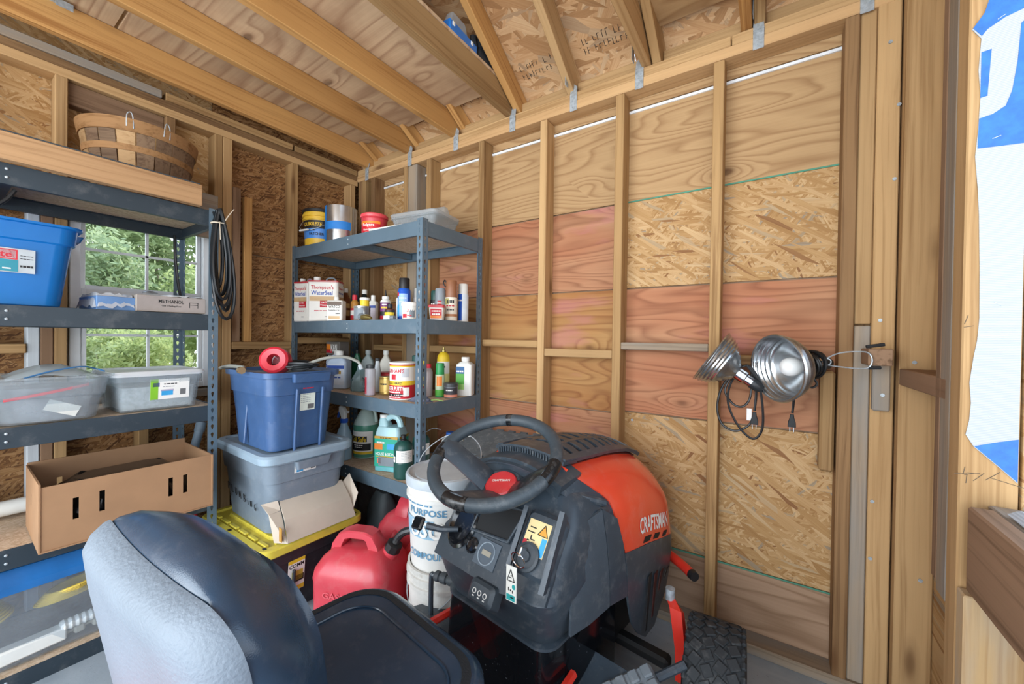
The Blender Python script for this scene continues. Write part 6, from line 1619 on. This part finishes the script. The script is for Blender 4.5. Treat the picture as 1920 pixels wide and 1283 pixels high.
part('teal_print_patch', m, plain('teal_tag_print', '#2f9c9a', .5), tg, False)
# brake lever housing under the dash
pb = part('brake_button', MB().loft([(0, .050, .032, .012), (.03, .046, .028, .014), (.038, .036, .02, .012)], M=frame(fp(.055, -.022, -.012), (1, 0, 0), (0, .45, .89))), plain('button_grey', '#3a434a', .5), dash)
m = MB()
Mb = frame(fp(.055, -.022, -.012), (1, 0, 0), (0, .45, .89))
for q in (-1, 0, 1):
    m.torus(Mb @ Vector((q * .020, .0, .0385)), .006, .0013, Mb.to_3x3() @ Vector((1, 0, 0)), Mb.to_3x3() @ Vector((0, 1, 0)), 12, 5)
    m.box((q * .020, -.012, .0385), (.007, .003, .001), 0, Mb)
part('symbols', m, WHITE, pb)
# steering column and wheel
tau = R(25); h16 = R(16); e1 = Vector((math.cos(h16), math.sin(h16), 0)); e2 = Vector((-math.sin(h16) * math.cos(tau), math.cos(h16) * math.cos(tau), math.sin(tau))); nw = e1.cross(e2)
wc = Vector((0, 0, .89))
part('steering_column', MB().tube([wc - nw * .24, wc - nw * .124], [.055, .045], 20), DARK, mow)
RIM = plain('wheel_rim_black', '#384249', .5, var=.06, dust=.12, bump=.25, bscale=380)
SHINY = plain('wheel_gloss_black', '#16191c', .25, dust=.15)
sw = part('steering_wheel', MB().torus(wc, .188, .0195, e1, e2, 64, 14), RIM, mow)
pol = lambda a, r, n=0.0: wc + (e1 * math.cos(a) + e2 * math.sin(a)) * r + nw * n
for a, hw in ((R(100), .05), (R(186), .16), (R(262), .20), (R(352), .20)):
    part('grip_band', MB().torus(wc, .188, .0203, e1, e2, 10, 14, a - hw, a + hw), SHINY, sw)
for a in (R(178), R(262), R(348)):
    rowsA = []
    for f in (0, .2, .45, .75, 1):
        r = .19 - .135 * f; dn = -.118 * f ** 1.1; hw = .030 + .012 * (abs(f - .3))
        tdir = -e1 * math.sin(a) + e2 * math.cos(a)
        rowsA.append([pol(a, r, dn) + tdir * (hw * k) + nw * (.010 * (1 - k * k)) for k in (-1, -.5, 0, .5, 1)])
    part('spoke', MB().slab(rowsA, .016), SHINY if a > R(300) else MBK, sw)
Mh = frame(wc - nw * .117, e1, e2)
part('hub', MB().lathe([(.074, -.01), (.072, .006), (.060, .014), (.053, .013), (.052, .010)], 32, M=Mh), MBK, sw)
Mt = Mh @ Matrix.Rotation(R(14), 4, 'Z')
em = part('emblem', MB().lathe([(.051, .008), (.051, .014), (.047, .018), (.03, .0195), (.001, .020)], 36, M=Mt), plain('emblem_red', '#cf3a3e', .35, var=.03, dust=.1), sw)
letters('CRAFTSMAN', em, WHITE, lambda x, y: Mt @ Vector((x, y + .004, .0212)), width=.058, height=.0085, bold=.02)
# pedestal under the dash: smoked glossy cover with red frame behind it
k = N('smoked_cover'); k.b.inputs['Base Color'].default_value = lin('#101216'); k.b.inputs['Roughness'].default_value = .1
sp_ = k.noise(k.coord(), 120, 4, .7)
k.l(k.ramp(sp_, [(.66, lin('#101216')), (.74, lin('#8a9098'))]), k.b.inputs['Base Color'])
tr_ = k.n('BsdfTransparent'); tr_.inputs[0].default_value = (.55, .5, .52, 1)
mx_ = k.n('MixShader'); mx_.inputs[0].default_value = .22; k.l(k.b.outputs[0], mx_.inputs[1]); k.l(tr_.outputs[0], mx_.inputs[2]); k.l(mx_.outputs[0], k.out.inputs[0])
SMK = k.m
part('pedestal_cover', MB().loft([(.08, .205, .20, .035, 0, .175), (.25, .208, .195, .035, 0, .175), (.405, .210, .17, .045, 0, .16)], cap0=False, cap1=False), SMK, mow)
part('cover_lip', MB().rings([[p + Vector((0, 0, dz)) for p in rrect(.21 + e_, .165 + e_, .055, .40, 6, 0, .157)] for e_, dz in ((0, 0), (.008, .002), (.008, .010), (0, .012))]), MBK, mow)
part('cover_rib', MB().box((.09, .0, .25), (.03, .02, .30), .006), MGL, mow)
part('frame_bar', MB().tube([(-.15, .06, .40), (-.06, .10, .10)], .03, 8), FRED, mow)
part('frame_bar', MB().tube([(.205, .38, .10), (.13, .25, .22), (.10, .1, .20)], .018, 8), FRED, mow)
part('frame_bar', MB().tube(smoothpath([(.19, .33, .375), (.16, .20, .385), (.13, .12, .36)]), .008, 8), FRED, mow)
part('side_shield', MB().slab([[Vector((.205, .10, .39)), Vector((.21, .22, .425)), Vector((.212, .375, .38))], [Vector((.215, .08, .25)), Vector((.222, .22, .25)), Vector((.222, .36, .26))], [Vector((.215, .06, .12)), Vector((.222, .22, .12)), Vector((.222, .36, .12))]], .004), SMK, mow)
part('inner_block', MB().box((0, .26, .24), (.26, .16, .26), .03), DARK, mow)
# chassis, axle, floor boards, pedals
part('chassis_rail', MB().box((0, .10, .17), (.30, 1.35, .05), .01), DARK, mow)
part('front_axle', MB().box((0, .49, .16), (.72, .05, .04), .01), DARK, mow)
for s in (1, -1):
    part('axle_bracket', MB().slab([[Vector((s * .315, .56, .345)), Vector((s * .35, .555, .345))], [Vector((s * .345, .52, .33)), Vector((s * .385, .52, .33))], [Vector((s * .375, .49, .22)), Vector((s * .41, .485, .22))], [Vector((s * .385, .47, .13)), Vector((s * .415, .47, .13))]], .03 * s), FRED, mow)
    part('spindle', MB().cyl((s * .335, .555, .335), (s * .335, .555, .375), .016, seg=12), GALV, mow)
    fb = part('footboard', MB().slab([[Vector((s * .205, -.42, .255)), Vector((s * .41, -.42, .255))], [Vector((s * .205, -.05, .245)), Vector((s * .41, -.05, .245))], [Vector((s * .205, .12, .215)), Vector((s * .385, .12, .215))], [Vector((s * .205, .24, .265)), Vector((s * .35, .24, .265))]], .012 * s), MBK, mow)
    part('edge_rail', MB().tube([(s * .245, -.10, .29), (s * .225, .10, .295)], .013, 6), FRED, fb)
    m = MB(); m.box((0, 0, 0), (.085, .16, .020), .008)
    for q in range(4):
        for z in range(2): m.box((-.02 + .04 * z, -.06 + .04 * q, .012), (.034, .028, .012), .004)
    M = Matrix.Translation((s * .355, .20, .262)) @ Matrix.Rotation(R(24), 4, 'X') @ Matrix.Rotation(R(s * -38), 4, 'Z')
    part('foot_pad', MB().add([M @ v for v in m.v], m.f), plain('pad_grey', '#6c747a', .7, dust=.2), fb)
    part('pad_rod', MB().tube([M @ Vector((0, .08, 0)), M @ Vector((0, .17, 0))], .012, 8), MBK, fb)
pd = part('lift_lever', MB().tube(smoothpath([(-.325, .015, .20), (-.325, .015, .375), (-.315, .018, .392), (-.29, .03, .392)]), .009, 8), MBK, mow)
part('grip', MB().lathe([(.013, 0), (.018, .006), (.018, .02), (.014, .024), (.019, .03), (.019, .05), (.015, .054), (.019, .062), (.019, .085), (.012, .09)], 12, M=frame((-.30, .025, .392), (0, .2, 1), (0, 1, -.2)) @ Matrix.Rotation(PI / 2, 4, 'Z') @ Matrix.Rotation(PI / 2, 4, 'X') if False else Matrix.Translation((-.31, .02, .392)) @ Matrix.Rotation(R(90), 4, 'Y') @ Matrix.Rotation(R(-18), 4, 'X')), plain('grip_grey', '#3c4348', .6), pd)
part('mower_deck', MB().loft([(.07, .46, .38, .18, .02, -.22), (.16, .45, .37, .18, .02, -.22), (.19, .40, .32, .16, .02, -.22)]), FRED, mow)
bp = part('bumper', MB().tube(smoothpath([(-.34, .70, .345), (-.30, .79, .345), (-.2, .835, .345), (0, .845, .345), (.2, .835, .345), (.28, .80, .345), (.352, .745, .345)]), .019, 12), FRED, mow)
for p, q in (((.348, .748, .345), (.364, .735, .345)), ((-.335, .71, .345), (-.348, .685, .345))): part('end_cap', MB().cyl(p, q, .020, .018, 12), BLACK, bp)
TYRE = plain('tyre_rubber', '#24282b', .75, var=.08, dust=.12)
def wheel(c, r, w_, steer, name='front_wheel'):
    M = Matrix.Translation(c) @ Matrix.Rotation(steer, 4, 'Z') @ Matrix.Rotation(PI / 2, 4, 'Y')
    h_ = w_ / 2
    wh = part(name, MB().lathe([(r * .52, -h_ * .80), (r * .60, -h_ * .97), (r * .80, -h_), (r * .93, -h_ * .93), (r * .975, -h_ * .75), (r * .985, 0), (r * .975, h_ * .75), (r * .93, h_ * .93), (r * .80, h_), (r * .60, h_ * .97), (r * .52, h_ * .80), (r * .50, 0)], 48, False, False, M=M), TYRE, mow, True, 40)
    m = MB(); n = 30
    for i in range(n):
        for j in range(4):
            a = 2 * PI * (i + .5 * (j % 2)) / n; zc = (-.6 + .4 * j) * h_
            L = Matrix.Rotation(a, 4, 'Z') @ Matrix.Translation((r * .985, 0, zc)) @ Matrix.Rotation(R(28 if j % 2 else -28), 4, 'X')
            m.box((0, 0, 0), (.010, r * .165, h_ * .345), .002, M @ L)
        for s in (-1, 1):
            a = 2 * PI * (i + .25) / n
            L = Matrix.Rotation(a, 4, 'Z') @ Matrix.Translation((r * .945, 0, s * h_ * .86)) @ Matrix.Rotation(R(s * 40), 4, 'Y')
            m.box((0, 0, 0), (.012, r * .11, h_ * .26), .003, M @ L)
    part('tread', m, TYRE, wh, False, kind='stuff')
    part('rim', MB().lathe([(r * .53, -h_ * .75), (r * .42, -h_ * .4), (r * .2, -h_ * .35), (r * .18, h_ * .35), (r * .42, h_ * .4), (r * .53, h_ * .75)], 28, M=M), plain('rim_grey', '#c8ccd0', .4), wh)
wheel((.505, .465, .182), .182, .165, R(11)); wheel((-.50, .47, .182), .182, .165, R(11))
wheel((.30, -.86, .23), .23, .18, 0, 'rear_wheel'); wheel((-.26, -.86, .23), .23, .18, 0, 'rear_wheel')
part('rear_fender', MB().loft([(.47, .33, .24, .10, .02, -.86), (.49, .33, .24, .12, .02, -.86), (.51, .28, .20, .12, .02, -.85)]), HOOD, mow)
# seat
VIN = plain('seat_vinyl', '#2a3d50', .20, var=.06, scale=5, dust=.05, bump=.12, bscale=500, coat=.15)  # black vinyl; blue in the base colour imitates reflected sky
VINT = plain('seat_vinyl_grain', '#20262b', .5, var=.06, scale=5, bump=.35, bscale=300)
seat = part('seat_pan', MB().loft([(.44, .18, .18, .08, .04, -.52), (.475, .235, .235, .10, .04, -.515), (.52, .250, .255, .11, .04, -.51), (.548, .248, .252, .11, .04, -.51), (.562, .232, .236, .10, .04, -.512), (.560, .212, .215, .09, .04, -.515), (.540, .190, .190, .08, .04, -.52), (.530, .165, .165, .07, .04, -.525), (.527, .05, .05, .04, .04, -.53)], 8), VIN, mow, True, 60)
part('seam_piping', MB().tube([Vector(p) for p in rrect(.195, .196, .08, .5485, 8, .04, -.52)] + [Vector(rrect(.195, .196, .08, .5485, 8, .04, -.52)[0])], .0028, 6), VIN, seat)
part('grain_strip', MB().rings([[p for p in rrect(.228, .23, .095, .5633, 8, .04, -.513)], [p for p in rrect(.214, .216, .09, .5622, 8, .04, -.515)]], False, False), VINT, seat)
part('seat_bracket', MB().box((.04, -.52, .40), (.28, .30, .10), .02), DARK, mow)
lean = R(10)
SB = Matrix.Translation((-.008, -.716, .50)) @ Matrix.Rotation(R(11), 4, 'Z') @ Matrix.Rotation(lean, 4, 'X') @ Matrix.Rotation(PI / 2, 4, 'X') @ Matrix.Rotation(R(-4), 4, 'Z')
# in SB space: x across, y up, z towards the rear (after the rotation -Y is forward -> z)
def outline(sx_, h0, h1, r, z, wrap=.015, n=10):
    pts = rrect(sx_, (h1 - h0) / 2, r, 0, n, 0, (h0 + h1) / 2)
    # even spacing round the outline
    pts = pts + [pts[0]]; d_ = [0.0]
    for a, b in zip(pts, pts[1:]): d_.append(d_[-1] + (b - a).length)
    out = []; kk = 0; NP = 96
    for i in range(NP):
        s_ = d_[-1] * i / NP
        while kk < len(d_) - 2 and d_[kk + 1] < s_: kk += 1
        p = pts[kk].lerp(pts[kk + 1], (s_ - d_[kk]) / max(1e-9, d_[kk + 1] - d_[kk]))
        out.append(Vector((p.x, p.y, z - wrap * (p.x / .25) ** 2)))
    return out
def dense(secs): return [outline(*s) for s in secs]
sh = [(.18, .03, .365, .06, .040), (.212, .0, .398, .07, .036), (.230, -.02, .412, .075, .022), (.241, -.03, .42, .08, .004), (.242, -.03, .421, .08, -.004)]
SHELL = plain('seat_shell_grey', '#6c7782', .55, var=.05, scale=4, bump=.5, bscale=160)
shell = part('seat_back_shell', MB().rings(dense(sh), True, True, True), SHELL, mow, True, 60, M=SB)
# NB the shell faces the rear: z positive is backwards
cu = [(.238, -.03, .417, .08, -.002), (.243, -.03, .430, .11, -.014), (.244, -.03, .440, .15, -.038), (.238, -.03, .436, .19, -.065), (.226, -.03, .42, .19, -.090), (.208, -.02, .396, .18, -.110), (.20, 0, .37, .12, -.124), (.13, .05, .30, .09, -.120), (.05, .12, .22, .05, -.114)]
part('seat_back_cushion', MB().rings(dense(cu), True, True, True), VIN, mow, True, 60, M=SB)

# ------------------------------------------------------------------ clamp lamps on the long wall
ALU = plain('spun_aluminium', '#b6babd', .24, .95, var=.06, scale=30)
ALUO = plain('brushed_aluminium_back', '#b9b2a6', .35, .9, var=.08, scale=30)
BULB = plain('frosted_bulb', '#e6e8e6', .25, var=.02)
def clamp_lamp(label, loc, aim, R0, wrapcord):
    t = thing('clamp_lamp', label, 'lamp', loc, 0, 'clamp lamps on the wall')
    a = Vector(aim).normalized(); x = a.orthogonal().normalized(); M = frame((0, 0, 0), x, a.cross(x))
    # local z = aim; mouth at z=0, neck at negative z
    dp = R0 * 1.02
    pr_ = []
    for i in range(19):
        f = i / 18; z = -dp * f; r = R0 * (1 - f ** 1.85 * .76)
        pr_.append((r + (.0042 if i % 2 else 0), z))
    inner = [(r - .003, z + .001) for r, z in pr_[::-1]]
    part('reflector', MB().lathe([(R0 + .004, .004), (R0 + .007, 0), (R0 + .003, -.004)] + pr_ + inner + [(R0 - .002, .003), (R0 + .004, .004)], 48, False, False, M=M), ALU, t, True, 50)
    s = part('socket', MB().lathe([(R0 * .24, -dp + .01), (R0 * .24, -dp - .03), (R0 * .19, -dp - .034), (R0 * .19, -dp - .06)], 20, M=M), CHROME, t)
    part('socket_cap', MB().lathe([(R0 * .20, -dp - .058), (R0 * .20, -dp - .085), (R0 * .12, -dp - .10)], 20, M=M), BLKPL, s)
    part('bulb', MB().lathe([(.013, -dp + .0), (.014, -dp + .012), (.030, -dp + .042), (.034, -dp + .060), (.030, -dp + .078), (.018, -dp + .090), (.002, -dp + .094)], 24, M=M), BULB, t)
    return t, M, dp
def plug(t, p, tagm=None):
    p = Vector(p)
    pg = part('plug', MB().loft([(0, .006, .005, .003), (-.012, .007, .006, .003), (-.03, .012, .007, .003), (-.046, .0125, .007, .003)], M=Matrix.Translation(p)), RUBBER, t)
    for s in (-1, 1): part('prong', MB().box(p + Vector((s * .006, 0, -.055)), (.0016, .006, .018), 0), GALV, pg)
t, M, dp = clamp_lamp('clamp lamp with its back to the camera and black cord hanging in loops', (-.196, 1.705, 1.19), (-.80, -.06, .55), .104, False)
CORD = plain('lamp_cord', '#17191b', .45)
base = M @ Vector((0, 0, -dp - .08))
off = Vector((-.196, 1.705, 1.19))
L = lambda x, y, z: Vector((x, y, z)) - off
m = MB()
b_ = base
m.tube(smoothpath([b_, b_ + Vector((.012, .0, .01)), L(-.078, 1.73, 1.16), L(-.15, 1.735, 1.09), L(-.175, 1.735, 1.0), L(-.16, 1.735, .93), L(-.115, 1.735, .905), L(-.075, 1.735, .925), L(-.055, 1.735, .955)]), .0042, 7)
m.tube(smoothpath([L(-.078, 1.725, 1.16), L(-.04, 1.725, 1.10), L(-.024, 1.725, 1.0), L(-.026, 1.725, .92), L(-.055, 1.725, .885), L(-.10, 1.725, .925), L(-.135, 1.725, 1.0), L(-.135, 1.725, 1.07), L(-.11, 1.725, 1.13)]), .0042, 7)
m.tube(smoothpath([L(-.12, 1.745, 1.13), L(-.15, 1.745, 1.06), L(-.125, 1.745, 1.01), L(-.09, 1.745, 1.0), L(-.065, 1.745, 1.04), L(-.062, 1.745, 1.14)]), .0042, 7)
m.tube(smoothpath([L(-.075, 1.73, 1.16), L(-.055, 1.732, 1.12), L(-.046, 1.732, 1.06), L(-.05, 1.732, .99)]), .0046, 7)
part('cord', m, CORD, t)
plug(t, L(-.05, 1.732, .985))
part('tag', MB().box(L(-.067, 1.728, .975), (.016, .001, .045), 0, Matrix.Identity(4)), plain('paper_tag', '#d8d8d4', .6), t, False)
m = MB()
for q in range(4): m.torus(L(-.062 + .006 * q, 1.755, 1.163), .012, .0014, (0, 1, 0), (0, 0, 1), 16, 5)
m.tube(smoothpath([L(-.045, 1.755, 1.17), L(-.05, 1.775, 1.20), L(-.045, 1.81, 1.205)]), .0016, 5); m.tube(smoothpath([L(-.045, 1.755, 1.157), L(-.04, 1.785, 1.15), L(-.04, 1.82, 1.15)]), .0016, 5)
part('spring_clip', m, CHROME, t)
part('clip_grip', MB().box(L(-.045, 1.815, 1.204), (.018, .04, .012), .003), RUBBER, t); part('clip_grip', MB().box(L(-.045, 1.815, 1.149), (.018, .04, .010), .003), RUBBER, t)

off = Vector((.016, 1.665, 1.157))
t, M, dp = clamp_lamp('clamp lamp facing the camera with frosted bulb, cord wound round its neck', tuple(off), (-.74, -.66, -.10), .114, True)
m = MB(); q_ = random.Random(3)
for i in range(11):
    z = -dp - .012 - .007 * (i % 7); r = .034 + .006 * q_.random() + (.006 if i > 6 else 0)
    cc = M @ Vector((0, 0, z)); ux = M.to_3x3() @ Vector((1, .2 * q_.uniform(-1, 1), .25 * q_.uniform(-1, 1))); uy = M.to_3x3() @ Vector((0, 1, .25 * q_.uniform(-1, 1)))
    m.torus(cc, r, .0042, ux, uy, 26, 6)
m.tube(smoothpath([L(.105, 1.74, 1.19), L(.09, 1.73, 1.235), L(.075, 1.72, 1.238), L(.07, 1.72, 1.225)]), .004, 6)
m.tube(smoothpath([L(.12, 1.75, 1.13), L(.135, 1.745, 1.105), L(.12, 1.745, 1.09), L(.10, 1.745, 1.11)]), .004, 6)
m.tube(smoothpath([L(.08, 1.76, 1.12), L(.072, 1.765, 1.07), L(.07, 1.765, 1.03), L(.067, 1.765, .99)]), .0042, 7)
part('cord', m, CORD, t)
plug(t, L(.066, 1.765, .985))
m = MB()
n0 = M @ Vector((0, 0, -dp - .085))
m.tube([n0, L(.150, 1.775, 1.182)], .007, 8)
for q in range(3): m.torus(L(.163, 1.768 - .004 * q, 1.183), .011, .0018, (1, 0, 0), (0, 0, 1), 18, 6)
m.tube(smoothpath([L(.160, 1.765, 1.194), L(.195, 1.745, 1.215), L(.24, 1.715, 1.222), L(.262, 1.695, 1.218), L(.270, 1.69, 1.195), L(.262, 1.692, 1.172), L(.24, 1.71, 1.166), L(.195, 1.74, 1.168), L(.158, 1.765, 1.172)]), .0024, 6)
part('spring_clamp', m, GALV, t)
part('clamp_pad', MB().tube([L(.255, 1.694, 1.2385), L(.30, 1.70, 1.247)], .0055, 8), RUBBER, t)
part('clamp_pad', MB().tube([L(.262, 1.693, 1.170), L(.292, 1.70, 1.172)], .0055, 8), RUBBER, t)

# ------------------------------------------------------------------ things on the loft edge
t = thing('organiser_tray', 'bright blue tray with a clear lid on the loft edge beside the rafter', 'tray', (-1.272, 1.425, 2.6565), R(3))
part('tray', MB().box((0, 0, .02), (.06, .21, .05), .005), plain('tray_blue', '#1f6fc0', .3), t)
part('lid', MB().loft([(.044, .025, .07, .01, -.005, -.02), (.10, .02, .05, .01, -.005, -.02), (.105, .012, .04, .01, -.005, -.02)]), CLEAR2, t)
for y in (-.08, .06): part('latch', MB().box((.031, y, .03), (.006, .016, .018), .002), WPL, t)
t = thing('work_glove', 'black work glove lying over the loft edge beside the blue tray', 'glove', (-1.268, 1.622, 2.6565), R(-6))
m = MB(); m.loft([(0, .022, .07, .02), (.05, .020, .065, .02), (.08, .012, .05, .012)])
for y, l, a in ((-.075, .05, .5), (-.03, .07, .9), (.01, .05, 1.1)): m.tube(smoothpath([(0, y, .05), (.0, y - .012, .05 + l * .7), (.005, y - .016, .06 + l)]), [.017] * 12 + [.012], 8)
part('glove', m, plain('glove_black', '#24272c', .7, bump=.5, bscale=90), t)
t = thing('white_storage_box', 'white translucent box standing on the loft, top edge of the picture', 'box', (-1.315, 1.06, 2.6565), R(2))
part('body', MB().loft([(0, .06, .10, .015), (.16, .07, .11, .015)]), clearplastic('white_box', '#d4dae4', .15), t)
